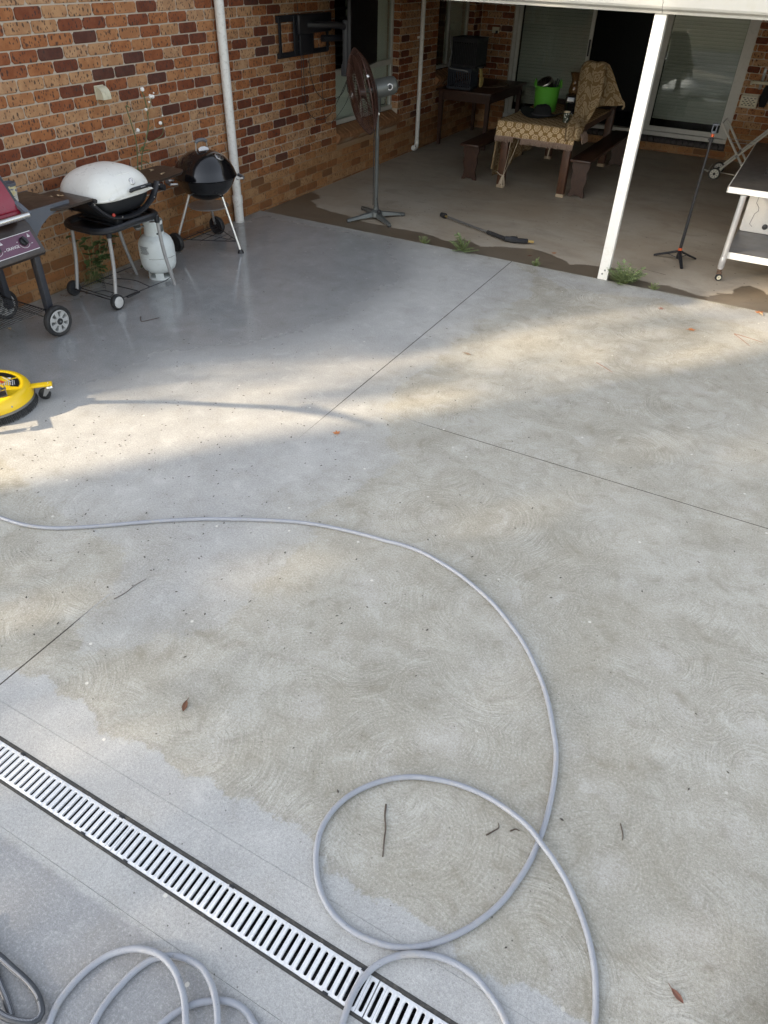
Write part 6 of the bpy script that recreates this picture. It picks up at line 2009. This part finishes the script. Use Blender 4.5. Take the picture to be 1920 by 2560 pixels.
O('latch', MB().box(-0.10, 0.06, F0 - 0.018, F0 - 0.001, 0.325, 0.40, 0.008), BLACK, cb)
O('drain_plug', MB().lathe([(0.026, 0.0), (0.026, 0.008), (0.020, 0.012), (0.0001, 0.012)], 20, frame((-0.195, F0 - 0.0005, 0.075), (0, -1, 0))), BLACK, cb)
wr = thing('wire_rack', 'dark wire cooling rack standing on the trolley top', 'wire rack', (5.05, 8.6, 0.7795))
b = MB()
for y, z in ((-0.42, 0.0), (-0.36, 0.03)):
    b.tube([(-0.10, y, z), (-0.02, y + 0.80, z + 0.30), (0.10, y + 0.95, z + 0.34)], 0.007, 6)
for k in range(7):
    f_ = k / 6
    b.tube([(-0.10 + 0.08 * f_, -0.40 + 0.80 * f_, 0.005 + 0.30 * f_), (0.70, -0.38 + 0.80 * f_, 0.005 + 0.30 * f_)], 0.005, 6)
O('wires', b, mat('dark_chrome_wire', (0.16, 0.16, 0.165), 0.3, 0.9), wr)

# ------------------------------------------------------------------ clothes airer
ca = thing('clothes_airer', 'folding white clothes airer with crossed legs and small wheels by the back wall', 'clothes airer', (4.45, 11.72, -0.02))
q = lambda mb: LOC(ca, mb)
AIR = mat('cream_coated_tube', (0.54, 0.53, 0.47), 0.4, dirt=0.2)
for y in (11.52, 11.93):
    O('wheel_leg', q(MB().tube([(4.225, y, 0.06), (4.72, y, 0.615), (5.20, y, 1.15)], 0.0145, 8)), AIR, ca)
    O('plain_leg', q(MB().tube([(4.135, y + 0.03, 0.66), (4.55, y + 0.03, 0.165), (4.69, y + 0.03, -0.005)], 0.0145, 8)), AIR, ca)
    wv_ = wheel(ca, (4.22 - 4.45, y - 0.03 - 11.72, 0.078), (0, -1, 0), 0.078, 0.026, AIR, spokes=8, hub=0.34)
O('cross_bar', q(MB().tube([(4.12, 11.50, 0.075), (4.12, 12.0, 0.075)], 0.008, 8).tube([(4.135, 11.53, 0.66), (4.135, 11.98, 0.66)], 0.008, 8).tube([(4.05, 11.75, 0.04), (4.75, 11.60, 0.045)], 0.007, 8)), AIR, ca)
O('hinge', q(MB().box(4.415, 4.445, 11.50, 11.96, 0.285, 0.315, 0.004)), DULL, ca)
O('tie_wire', q(MB().tube([(4.27, 11.5, 0.50), (4.62, 11.5, 0.505)], 0.003, 5).tube([(4.30, 11.5, 0.46), (4.58, 11.5, 0.465)], 0.003, 5)), DULL, ca)

# ------------------------------------------------------------------ bits on the back wall at the right
pbk = thing('peg_basket', 'cream slotted plastic peg basket hung on the back wall', 'basket', (4.285, 12.9, 0.71))
b = MB()
W_, H_ = 0.115, 0.145
holes = [(-0.075 + 0.05 * c + (0.025 if r_ % 2 else 0.0), 0.03 + 0.022 * r_) for r_ in range(5) for c in range(4 if not r_ % 2 else 3)]
xs = sorted({-W_, W_})
b.box(-W_, W_, -0.135, -0.125, 0.0, H_, 0.003)
b.box(-W_, -W_ + 0.008, -0.125, -0.005, 0.0, H_ * 1.05).box(W_ - 0.008, W_, -0.125, -0.005, 0.0, H_ * 1.05).box(-W_, W_, -0.125, -0.005, 0.0, 0.008).box(-W_, W_, -0.012, -0.003, 0.0, H_ * 1.1)
O('shell', b, CREAM, pbk)
b = MB()
for x, z in holes:
    b.box(x - 0.014, x + 0.014, -0.1362, -0.1352, z - 0.005, z + 0.005)
O('slot', b, CHARCOAL, pbk, None)
bg_ = thing('black_bag', 'black cloth bag hanging beside the peg basket', 'bag', (4.47, 12.9, 0.72))
O('bag', MB().lathe([(0.0001, 0.0), (0.05, 0.01), (0.075, 0.10), (0.06, 0.22), (0.03, 0.30), (0.02, 0.36), (0.0001, 0.361)], 16, T(0, -0.07, 0), 0.8, 0.6), mat('black_cloth', (0.008, 0.008, 0.009), 0.9), bg_)
wa = thing('airing_rail', 'cream folding airer arm on a slotted bracket on the back wall', 'airing rail', (4.5, 12.9, 1.03))
O('arm', MB().box(-0.26, 0.75, -0.22, -0.18, -0.015, 0.02, 0.004).box(-0.26, -0.23, -0.22, -0.02, -0.03, 0.012, 0.004), CREAM, wa)
O('bracket', MB().box(-0.15, -0.11, -0.012, -0.001, -0.10, 0.16, 0.003).tube([(-0.13, -0.02, 0.10), (-0.13, -0.20, 0.0)], 0.006, 6), DULL, wa)

# ------------------------------------------------------------------ rotary surface cleaner
sc = thing('surface_cleaner', 'round yellow rotary surface cleaner with casters and black decals', 'surface cleaner', (1.137, 2.319, 0))
YELP = mat('bright_yellow_moulding', (0.82, 0.54, 0.012), 0.33, var=0.03, dirt=0.04, dcol=(0.55, 0.36, 0.05))
deck = O('deck', MB().lathe([(0.268, 0.052), (0.276, 0.056), (0.276, 0.075), (0.262, 0.118), (0.250, 0.132), (0.232, 0.139), (0.222, 0.138), (0.216, 0.133), (0.12, 0.142), (0.0001, 0.148)], 64), YELP, sc)
O('rim_band', MB().lathe([(0.277, 0.048), (0.282, 0.050), (0.282, 0.062), (0.277, 0.064)], 64), DULL, sc)
b = MB()
rr = random.Random(2)
for i in range(420):
    a = 2 * math.pi * i / 420 + rr.gauss(0, 0.004)
    r0 = 0.270 - 0.012 * (i % 2)
    b.tube([(r0 * math.cos(a), r0 * math.sin(a), 0.056), ((r0 + 0.006) * math.cos(a), (r0 + 0.006) * math.sin(a), 0.028), ((r0 + 0.014 + rr.uniform(0, 0.008)) * math.cos(a), (r0 + 0.014) * math.sin(a), 0.002)], 0.0022, 3)
O('brush_skirt', b, RUBBER, sc, 60, fix=False)
for ang in (48, -32, 168):
    A = RZ(ang)
    arm = O('caster_arm', MB().box(0.24, 0.395, -0.024, 0.024, 0.098, 0.112, 0.003, A).box(0.24, 0.27, -0.03, 0.03, 0.06, 0.10, 0.004, A), YELP, sc)
    O('caster_plate', MB().lathe([(0.027, 0.080), (0.030, 0.086), (0.026, 0.097), (0.012, 0.098), (0.0001, 0.117)], 18, A @ T(0.372, 0, 0)), STEEL, arm)
    CW = A @ T(0.372, 0, 0) @ RZ({48: 172, -32: -108, 168: 40}[ang])
    O('caster_fork', MB().prism([(-0.018, 0.084), (0.024, 0.084), (0.048, 0.030), (0.030, 0.028)], 0.003, CW @ Matrix(((1, 0, 0, 0), (0, 0, 1, 0.017), (0, 1, 0, 0), (0, 0, 0, 1)))).prism([(-0.018, 0.084), (0.024, 0.084), (0.048, 0.030), (0.030, 0.028)], 0.003, CW @ Matrix(((1, 0, 0, 0), (0, 0, 1, -0.020), (0, 1, 0, 0), (0, 0, 0, 1)))), STEEL, arm)
    O('caster_wheel', MB().lathe([(0.0001, -0.012), (0.030, -0.012), (0.0375, -0.008), (0.0375, 0.008), (0.030, 0.012), (0.0001, 0.012)], 24, frame(CW @ Vector((0.038, 0, 0.0375)), (CW.to_3x3() @ Vector((0, 1, 0))))), RUBBER, arm)
O('deck_bolt', MB().lathe([(0.007, 0.0), (0.006, 0.004), (0.0001, 0.005)], 10, frame((0.267 * math.cos(R(-5)), 0.267 * math.sin(R(-5)), 0.090), (math.cos(R(-5)), math.sin(R(-5)), 0.35))), DULL, deck)
DEC = mat('black_decal', (0.012, 0.012, 0.014), 0.35)


def sector(a0, a1, r0, r1, z, n=14):
    vs, fs = [], []
    for i in range(n + 1):
        a = R(a0 + (a1 - a0) * i / n)
        for k in range(4):
            r_ = r0 + (r1 - r0) * k / 3
            zz = 0.148 - (0.148 - 0.133) * (r_ / 0.216) + z
            vs.append((r_ * math.cos(a), r_ * math.sin(a), zz))
    for i in range(n):
        for k in range(3):
            fs.append((i * 4 + k, (i + 1) * 4 + k, (i + 1) * 4 + k + 1, i * 4 + k + 1))
    return MB().add(vs, fs)


O('decal', sector(75, 150, 0.05, 0.208, 0.0014), DEC, deck)
O('decal', sector(36, 70, 0.05, 0.208, 0.0014), DEC, deck)
b = MB()
DR = RZ(53)
for k in range(9):
    hh = (0.010, 0.014, 0.022, 0.026, 0.030, 0.034, 0.030, 0.038, 0.030)[k]
    b.box(0.085 + k * 0.0115, 0.089 + k * 0.0115 + 0.002 * (k % 2), -hh, hh, 0.1445 - k * 0.0008, 0.1452 - k * 0.0008, M=DR)
O('decal_print', b, mat('grey_decal_print', (0.42, 0.42, 0.43), 0.5), deck, None)
REDP = mat('red_decal_print', (0.55, 0.03, 0.02), 0.45)
b = MB()
w_ = MB()
D2 = RZ(28)
for k in range(6):
    (w_ if k < 2 else b).prism([(0.0, -0.016), (0.012, -0.016), (0.019, 0.016), (0.007, 0.016)], 0.0008, T(-0.035 + k * 0.0165, 0.092, 0.1432) @ RZ(10))
for k in range(5):
    w_.box(-0.01 + 0.02 * k, 0.006 + 0.02 * k, 0.148 - 0.012 * k / 4 - 0.003, 0.148 - 0.012 * k / 4 + 0.003, 0.139, 0.1400)
w_.prism([(0.02, 0.158), (0.05, 0.158), (0.045, 0.172), (0.03, 0.168)], 0.0008, T(0, 0, 0.1388))
O('decal_print', b, REDP, deck, None)
O('decal_print', w_, PRINT, deck, None)
BR = T(0.175, -0.005, 0.136) @ RZ(150)
O('handle_bracket', MB().box(-0.03, 0.05, -0.030, -0.026, 0.0, 0.055, M=BR).box(-0.03, 0.05, 0.026, 0.030, 0.0, 0.055, M=BR).box(-0.03, 0.05, -0.026, 0.026, 0.0, 0.004, M=BR).tube([(0.01, -0.035, 0.035), (0.01, 0.035, 0.035)], 0.007, 8, M=BR), mat('grey_steel_bracket', (0.20, 0.20, 0.205), 0.4, 0.6), sc)
BAR = mat('galvanised_handle_bar', (0.30, 0.30, 0.30), 0.4, 0.7)
O('handle_bar', MB().tube([BR @ Vector((0.01, 0, 0.035)), Vector((0.175, -0.10, 0.29)), Vector((0.20, -0.22, 0.43)), Vector((0.32, -0.54, 0.75)), Vector((0.31, -0.91, 1.0))], 0.019, 10), BAR, sc)
O('handle_grip', MB().tube([Vector((0.02, -0.93, 1.0)), Vector((0.60, -0.89, 1.0))], 0.016, 10), RUBBER, sc)

# ------------------------------------------------------------------ the long grey pressure hose
def hose_mat(name, ca_, cb_, u0, dust=0.4):
    m = bpy.data.materials.new(name)
    g = NT(m)
    uv = g.n('UVMap', uv_map='UVMap').outputs[0]
    x = g.n('SeparateXYZ', {0: uv})
    p = g.n('NewGeometry').outputs['Position']
    n = g.noise(p, 30.0, 5.0).outputs[0]
    c = g.mix(n, ca_, cb_)
    c = g.mix(g.m('MULTIPLY', g.step(g.noise(p, 12.0, 7.0, 0.7).outputs[0], 0.52, 0.70), dust), c, (0.36, 0.33, 0.28))
    c = g.mix(g.m('MULTIPLY', g.step(g.noise(p, 120.0, 3.0, 0.7).outputs[0], 0.60, 0.72), 0.5), c, (0.10, 0.10, 0.10))
    # worn white lettering along the top of the first coils
    u, v = x.outputs[0], x.outputs[1]
    band = g.step(g.m('ABSOLUTE', g.m('SUBTRACT', v, 0.55)), 0.055, 0.048)
    strokes = g.step(g.m('FRACT', g.m('MULTIPLY', u, 260.0)), 0.40, 0.46)
    words = g.step(g.noise(g.n('CombineXYZ', {0: g.m('MULTIPLY', u, 34.0), 1: 0.0, 2: 0.0}).outputs[0], 1.0, 1.0).outputs[0], 0.36, 0.40)
    zone = g.step(u, u0, u0 + 0.03)
    pr = g.m('MULTIPLY', g.m('MULTIPLY', band, strokes), g.m('MULTIPLY', words, zone))
    line = g.m('MULTIPLY', g.step(g.m('ABSOLUTE', g.m('SUBTRACT', v, 0.675)), 0.014, 0.010), g.m('MULTIPLY', zone, words))
    c = g.mix(g.m('MULTIPLY', g.m('MAXIMUM', pr, line), 0.32), c, (0.72, 0.74, 0.80))
    g.bsdf(Base_Color=c, Roughness=g.m('ADD', 0.32, g.m('MULTIPLY', n, 0.2)), Normal=g.bump(g.noise(p, 90.0, 3.0).outputs[0], 0.05, 0.003))
    return m


HR = 0.0098
full = list(HOSE_A) + [(5.47, 0.80), (5.45, 0.66), (5.38, 0.62), (5.31, 0.68)] + list(HOSE_B) + [(4.86, 0.40), (4.82, 0.30), (4.74, 0.32)] + list(HOSE_3) \
    + [(4.40, 0.20), (4.45, 0.12), (4.53, 0.14), (4.57, 0.24)] + list(HOSE_2) + [(4.27, 0.10), (4.22, 0.02), (4.16, 0.05)] + list(HOSE_1) + [(4.46, 0.22), (4.40, 0.05), (4.25, -0.10)]
def make_hose(full, hm, label):
    P_ = [Vector((x, y, HR + 0.0008)) for x, y in full]
    P_ = smooth_path(P_, 4)
    # evenly spaced, then lift the later strand wherever two strands meet
    out = [P_[0]]
    for p in P_[1:]:
        if (p - out[-1]).length > 0.011:
            out.append(p)
    XY = np.array([(p.x, p.y) for p in out])
    Z = np.full(len(out), HR + 0.0008)
    lift = np.zeros(len(out))
    nA = len(out)
    for i in range(nA):
        d_ = np.hypot(XY[:, 0] - XY[i, 0], XY[:, 1] - XY[i, 1])
        js = np.where((d_ < 2.0 * HR))[0]
        js = js[js < i - 12]
        if len(js):
            lift[i] = max(lift[i], lift[js].max() + 2 * HR * max(0.0, 1 - (d_[js].min() / (2 * HR)) ** 2) ** 0.5)
    # the strand arriving from the yard lies on top of the loop's return
    sm = lift.copy()
    for i in range(nA):
        lo_, hi_ = max(0, i - 9), min(nA, i + 10)
        w_ = np.cos((np.arange(lo_, hi_) - i) / 10 * math.pi / 2)
        sm[i] = (lift[lo_:hi_] * w_).max()
    pts3 = [Vector((XY[i, 0], XY[i, 1], Z[i] + sm[i])) for i in range(nA)]
    mbh = MB().tube(pts3, HR, 12, up=(0, 0, 1))
    me = mbh.mesh('pressure_hose', hm, 60)
    ul = me.uv_layers.new(name='UVMap')
    cum = [0.0]
    for a_, b_ in zip(pts3[:-1], pts3[1:]):
        cum.append(cum[-1] + (b_ - a_).length)
    li = 0
    for poly in me.polygons:
        ids = [me.loops[k].vertex_index for k in poly.loop_indices]
        js = [i_ % 12 for i_ in ids]
        wrap = max(js) - min(js) > 6
        for k, i_ in zip(poly.loop_indices, ids):
            j = i_ % 12
            v_ = (j + 0.5) / 12 + 0.5
            if v_ >= 1.0 and not wrap:
                v_ -= 1.0
            if wrap and j > 6:
                v_ -= 1.0
            if wrap and j < 6:
                v_ = v_
            ul.data[k].uv = (cum[i_ // 12], v_ % 1.0001 if not wrap else v_)
    hose = bpy.data.objects.new('pressure_hose', me)
    COL.objects.link(hose)
    return tag(hose, label, 'hose', 'hoses on the concrete')


make_hose(full, hose_mat('grey_blue_hose', (0.235, 0.252, 0.29), (0.31, 0.325, 0.36), 99.0), 'long blue-grey pressure hose looping over the concrete and the drain')
make_hose([(3.60, 0.02)] + [(4.10, 0.03), (4.11, 0.07)] + list(reversed(HOSE_M)) + [(3.78, 0.235), (3.74, 0.245), (3.73, 0.215)] + list(HOSE_L), hose_mat('dark_grey_printed_hose', (0.030, 0.034, 0.042), (0.048, 0.053, 0.062), 0.0, 0.08), 'dark grey hose with white print bent at the lower left corner')

# ------------------------------------------------------------------ weeds
def tuft(label, x, y, r, h, n, seed, m=M_WEED, yellow=False):
    rr = random.Random(seed)
    t = thing('weed', label, 'weed', (x, y, -0.02), 0, 'weeds along the slab edge')
    b = MB()
    s = MB()
    for i in range(n):
        a = rr.uniform(0, 6.28)
        el = rr.uniform(0.25, 1.35)
        l = h * rr.uniform(0.5, 1.1) * (1.15 - 0.3 * abs(el - 0.7))
        d = Vector((math.cos(a) * math.cos(el) * r / h, math.sin(a) * math.cos(el) * r / h * 0.8, math.sin(el)))
        tip = d * l
        s.tube([(0, 0, 0), tip * 0.5 + Vector((0, 0, 0.01)), tip], [0.0022, 0.0018, 0.001], 4)
        for k in range(5):
            f_ = 0.35 + 0.65 * k / 4
            p = tip * f_
            for sd in (-1, 1):
                e = Vector((-math.sin(a), math.cos(a), 0)) * sd + d.normalized() * 0.7 + Vector((0, 0, rr.uniform(-0.2, 0.3)))
                leaf_poly(b, p, e, (0, 0, 1), l * 0.26 * (1.15 - f_ * 0.5), l * 0.055, 0.2)
        leaf_poly(b, tip * 0.95, d, (0, 0, 1) if abs(d.z) < 0.9 else (1, 0, 0), l * 0.25, l * 0.06, 0.1)
    O('leaves', b, m, t, None, fix=False)
    O('stems', s, mat('weed_stem', (0.16, 0.19, 0.06), 0.7), t, None, fix=False)
    return t


tuft('small pale weed in the slab joint, nearest the fan', 2.05, 6.79, 0.085, 0.075, 16, 1)
tuft('leafy grey-green weed in the joint beside the spray lance', 2.49, 6.80, 0.17, 0.14, 34, 2)
tuft('small yellow-green weed in the joint near the saw cut', 3.26, 6.785, 0.06, 0.085, 14, 3)
tuft('largest bushy weed at the foot of the white post', 4.125, 6.80, 0.18, 0.17, 50, 4)
tuft('little weed to the right of the white post', 4.395, 6.785, 0.07, 0.075, 16, 5)

# tall daisy-like weed growing up the wall behind the white barbecue
tw = thing('tall_weed', 'tall spindly weed with white seed heads growing up the brick wall', 'weed', (0.12, 4.86, 0))
b = MB()
s1 = smooth_path([(0.02, -0.10, 0.0), (0.0, -0.03, 0.45), (0.0, 0.05, 0.80), (0.01, 0.075, 1.0), (0.01, 0.055, 1.15), (0.01, 0.03, 1.28), (0.03, 0.045, 1.27)], 4)
s2 = smooth_path([(0.02, -0.06, 0.0), (0.01, 0.02, 0.45), (0.02, 0.09, 0.85), (0.02, 0.15, 0.96), (0.02, 0.235, 1.10), (0.02, 0.25, 1.20), (0.03, 0.235, 1.31), (0.03, 0.215, 1.385)], 4)
s3 = smooth_path([(0.02, 0.15, 0.96), (0.03, 0.26, 0.99), (0.03, 0.36, 1.01), (0.03, 0.40, 1.05), (0.03, 0.40, 1.15)], 4)
s4 = smooth_path([(0.02, 0.25, 1.18), (0.03, 0.28, 1.25), (0.04, 0.305, 1.31)], 4)
s5 = smooth_path([(0.02, 0.16, 0.97), (0.02, 0.21, 1.05), (0.02, 0.29, 1.10)], 3)
for s_, r_ in ((s1, 0.0048), (s2, 0.0048), (s3, 0.003), (s4, 0.0024), (s5, 0.002)):
    b.tube(s_, r_, 6)
O('stems', b, mat('weed_stem_green', (0.10, 0.12, 0.05), 0.7), tw, None)
b = MB()
rr = random.Random(21)
for s_ in (s1, s2):
    for k, p in enumerate(s_):
        if p.z < 0.98 and k % 2 == 0:
            a = rr.uniform(-1.6, 1.6)
            leaf_poly(b, p, (0.4 * math.cos(a) + 0.25, math.sin(a), rr.uniform(-0.4, 0.6)), (0, 0, 1), rr.uniform(0.05, 0.11), rr.uniform(0.010, 0.020), 0.35)
O('leaves', b, M_LEAF, tw, None, fix=False)
SEED = mat('white_seed_fluff', (0.78, 0.77, 0.73), 0.95)
for (y, z, r_) in ((0.218, 1.385, 0.017), (0.30, 1.325, 0.016), (0.325, 1.320, 0.017), (0.225, 1.235, 0.013), (0.372, 1.112, 0.016), (0.092, 1.095, 0.017), (0.275, 1.285, 0.009), (0.41, 1.165, 0.008), (0.345, 1.345, 0.007)):
    bm = bmesh.new()
    bmesh.ops.create_icosphere(bm, subdivisions=2, radius=r_)
    for v_ in bm.verts:
        v_.co *= random.uniform(0.8, 1.12)
    me = bpy.data.meshes.new('seed_head')
    bm.to_mesh(me)
    bm.free()
    me.materials.append(SEED)
    o = O('seed_head', me, None, tw)
    o.location = (0.035, y, z)
# low leafy weed under the white barbecue
lw = thing('leafy_weed', 'broad-leaved weed at the wall foot under the white barbecue', 'weed', (0.07, 4.20, 0))
b = MB()
s = MB()
for i in range(9):
    top = Vector((rr.uniform(0.0, 0.10), rr.uniform(-0.14, 0.22), rr.uniform(0.22, 0.52)))
    st_ = smooth_path([(0, rr.uniform(-0.05, 0.08), 0), top * 0.5 + Vector((0.02, 0, 0)), top], 4)
    s.tube(st_, 0.004, 5)
    for k, p in enumerate(st_[1:]):
        a = rr.uniform(-1.5, 1.5)
        leaf_poly(b, p, (math.cos(a) * 0.6, math.sin(a), rr.uniform(-0.2, 0.5)), (0, 0, 1), rr.uniform(0.05, 0.10), rr.uniform(0.018, 0.032), 0.3)
for i in range(60):
    a = rr.uniform(-1.5, 1.5)
    p = Vector((rr.uniform(0, 0.06), rr.uniform(-0.12, 0.14), 0.0))
    s.tube([p, p + Vector((0.04 * math.cos(a), 0.05 * math.sin(a), rr.uniform(0.08, 0.20)))], [0.0022, 0.0008], 3)
O('leaves', b, M_LEAF, lw, None, fix=False)
O('stems', s, mat('straw_stem', (0.20, 0.17, 0.075), 0.8), lw, None, fix=False)

# ------------------------------------------------------------------ fallen leaves, twigs, grit
def fallen(label, x, y, z, m, kind, size, rz, group='leaves fallen on the concrete'):
    b = MB()
    if kind == 'maple':
        for k, (a, l) in enumerate(((90, 1.0), (38, 0.85), (142, 0.85), (-10, 0.55), (190, 0.55))):
            leaf_poly(b, (0, 0, 0.004), (math.cos(R(a)), math.sin(R(a)), 0.10 + 0.1 * (k % 2)), (0, 0, 1), size * l, size * 0.16, 0.12)
        b.tube([(0, 0, 0.004), (0.0, -size * 0.7, 0.003)], 0.001, 4)
    else:
        leaf_poly(b, (0, 0, 0.004), (1, 0, 0.05), (0, 0, 1), size, size * 0.20, 0.05)
        b.tube([(0, 0, 0.004), (-size * 0.3, 0.004, 0.003)], 0.001, 4)
    o = O('fallen_leaf', b, m, None, None, fix=False)
    o.location = (x, y, z)
    o.rotation_euler = (0, 0, R(rz))
    o.modifiers.new('leaf_thickness', 'SOLIDIFY').thickness = 0.0006
    return tag(o, label, 'leaf', group)


fallen('orange maple leaf lying beside the saw-cut crossing', 3.21, 3.185, 0, M_DRY, 'maple', 0.035, 40)
fallen('orange maple leaf on the sunlit concrete left of the forked pine needles', 4.851, 6.019, 0, M_DRY, 'maple', 0.045, -70)
fallen('orange maple leaf in the little leaf heap at the right slab edge', 5.31, 6.71, 0, M_DRY, 'maple', 0.05, 10)
fallen('pale curled leaf in the little heap at the right slab edge', 5.34, 6.66, 0.003, M_DRY2, 'long', 0.06, 120)
fallen('faint reddish leaf near the slab edge below the post', 4.56, 6.34, 0, mat('dusty_pink_leaf', (0.33, 0.17, 0.13), 0.8), 'maple', 0.035, 100)
fallen('single long brown leaf on the dirty concrete left of the hose loop', 3.735, 1.185, 0, mat('brown_leaf', (0.13, 0.055, 0.028), 0.7), 'long', 0.052, -65)
fallen('pale dry leaf on the wet concrete near the maroon barbecue wheel', 0.30, 3.55, 0, M_DRY2, 'long', 0.055, 20)
fallen('pale dry leaf at the wall foot behind the maroon barbecue wheel', 0.30, 3.16, 0, M_DRY2, 'long', 0.05, 160)
fallen('crumpled orange leaf on the patio by the wet stain', 3.30, 7.27, -0.02, M_DRY, 'maple', 0.035, 20)
fallen('dark red leaf pair on the wet stain near the weeds', 3.10, 7.05, -0.02, mat('dark_red_leaf', (0.16, 0.035, 0.025), 0.7), 'long', 0.04, 50)
fallen('narrow reddish pod leaf at the lower right of the yard', 5.64, 1.10, 0, mat('red_brown_pod', (0.17, 0.075, 0.05), 0.7), 'long', 0.045, -30)
fallen('brown curled leaf scrap beside the top of the saw cut', 3.437, 4.644, 0, mat('grey_brown_leaf', (0.20, 0.15, 0.11), 0.8), 'long', 0.06, -10)


def twig(label, pts, r=0.0022, m=M_TWIG, sub=3):
    P0 = Vector((*pts[0], 0.0))
    b = MB()
    path = smooth_path([(x - P0.x + random.gauss(0, 0.0015), y - P0.y + random.gauss(0, 0.0015), r + 0.0006) for x, y in pts], sub)
    b.tube(path, [r * (1.1 - 0.5 * i / len(path)) * random.uniform(0.85, 1.15) for i in range(len(path))], 5)
    o = O('twig', b, m)
    o.location = P0
    return tag(o, label, 'twig', 'twigs on the concrete')


twig('thin dark twig lying inside the hose loop', [(4.638, 1.193), (4.655, 1.15), (4.672, 1.115), (4.69, 1.075), (4.717, 1.022)], 0.0032)
o = twig('small forked twig inside the hose loop near the crossing', [(4.985, 1.262), (5.005, 1.288), (5.018, 1.308), (5.01, 1.325)], 0.0025)
twig('tiny broken twig beside the hose crossing', [(5.055, 1.315), (5.07, 1.332), (5.085, 1.33)], 0.0025)
twig('fine curved root strand beside the lower saw cut', [(3.075, 1.455), (3.087, 1.51), (3.093, 1.57), (3.105, 1.63)], 0.0018, mat('grey_root', (0.13, 0.11, 0.10), 0.8))
NEED = mat('rust_pine_needle', (0.22, 0.09, 0.05), 0.7)
twig('long rust pine needle, upper one of the fork at the right', [(5.178, 6.133), (5.27, 6.12), (5.40, 6.08)], 0.0016, NEED)
twig('long rust pine needle, lower one of the fork at the right', [(5.178, 6.133), (5.24, 6.06), (5.32, 5.95)], 0.0016, NEED)
twig('rust pine needle in the middle of the sunlit band', [(4.35, 5.02), (4.42, 4.98), (4.49, 4.93)], 0.0016, NEED)
twig('little bent twig on the wet concrete in front of the white barbecue', [(0.95, 3.86), (1.02, 3.80), (1.05, 3.84), (1.09, 3.93)], 0.003)
twig('short dark twig on the right of the yard below the crossing', [(5.385, 1.53), (5.40, 1.50), (5.405, 1.475)], 0.002)
twig('thin stalk lying on the patio in front of the phone tripod', [(4.17, 7.26), (4.30, 7.24), (4.42, 7.215)], 0.0016)

b = MB()
rr = random.Random(77)
for i in range(700):
    if rr.random() < 0.75:
        x, y = rr.gauss(2.6, 0.9), rr.gauss(2.6, 1.2)
    else:
        x, y = rr.uniform(0.3, 6.0), rr.uniform(0.9, 6.6)
    if not (0.1 < x < 6.3 and 0.9 < y < 6.6):
        continue
    s = rr.uniform(0.0015, 0.0045)
    a = rr.uniform(0, 6.28)
    b.add([(x + s * 2.2 * math.cos(a), y + s * 2.2 * math.sin(a), 0.0006), (x - s * math.sin(a), y + s * math.cos(a), 0.0006), (x - s * 2 * math.cos(a), y - s * 2 * math.sin(a), 0.0006), (x + s * math.sin(a), y - s * math.cos(a), 0.0006), (x, y, s * 0.9)], [(0, 1, 4), (1, 2, 4), (2, 3, 4), (3, 0, 4)])
gr = O('grit', b, mat('dark_grit', (0.07, 0.06, 0.05), 0.9), None, None, fix=False)
gr['kind'] = 'stuff'
gr['label'] = 'dark grit and leaf crumbs scattered over the concrete'
gr['category'] = 'grit'

# leaf litter blown against the wall foot and the slab edge
b = MB()
for i in range(150):
    if i >= 150:
        x, y, z = rr.uniform(3.2, 5.1), rr.uniform(0.60, 0.70), 0.0045
    elif i < 90:
        x, y, z = abs(rr.gauss(0.02, 0.16)) + 0.02, rr.uniform(2.9, 4.6), 0.0
    elif i < 120:
        x, y, z = abs(rr.gauss(0.0, 0.05)) + 0.02, rr.uniform(4.6, 6.7), 0.0
    else:
        x, y, z = rr.uniform(0.3, 5.5), EDGE_Y + abs(rr.gauss(0.0, 0.03)) + 0.01, -0.02
    a = rr.uniform(0, 6.28)
    l_ = rr.uniform(0.012, 0.034)
    leaf_poly(b, (x, y, z + 0.002), (math.cos(a), math.sin(a), rr.uniform(0.0, 0.35)), (0, 0, 1), l_, l_ * rr.uniform(0.12, 0.3), 0.1)
ll = O('leaf_litter', b, leaf_mat('brown_litter', (0.10, 0.06, 0.035), (0.30, 0.21, 0.12)), None, None, fix=False)
ll['kind'] = 'stuff'
ll['label'] = 'brown leaf crumbs blown along the wall foot and slab edge'
ll['category'] = 'leaf litter'

# black tub whose side just enters the picture at the lower right
bt = thing('black_tub', 'edge of a black plastic tub at the lower right corner of the yard', 'tub', (6.115, 1.16, 0))
O('body', MB().lathe([(0.0001, 0.004), (0.20, 0.0), (0.21, 0.01), (0.235, 0.30), (0.25, 0.31), (0.24, 0.318), (0.225, 0.30), (0.20, 0.012), (0.0001, 0.012)], 36), BLACK, bt)
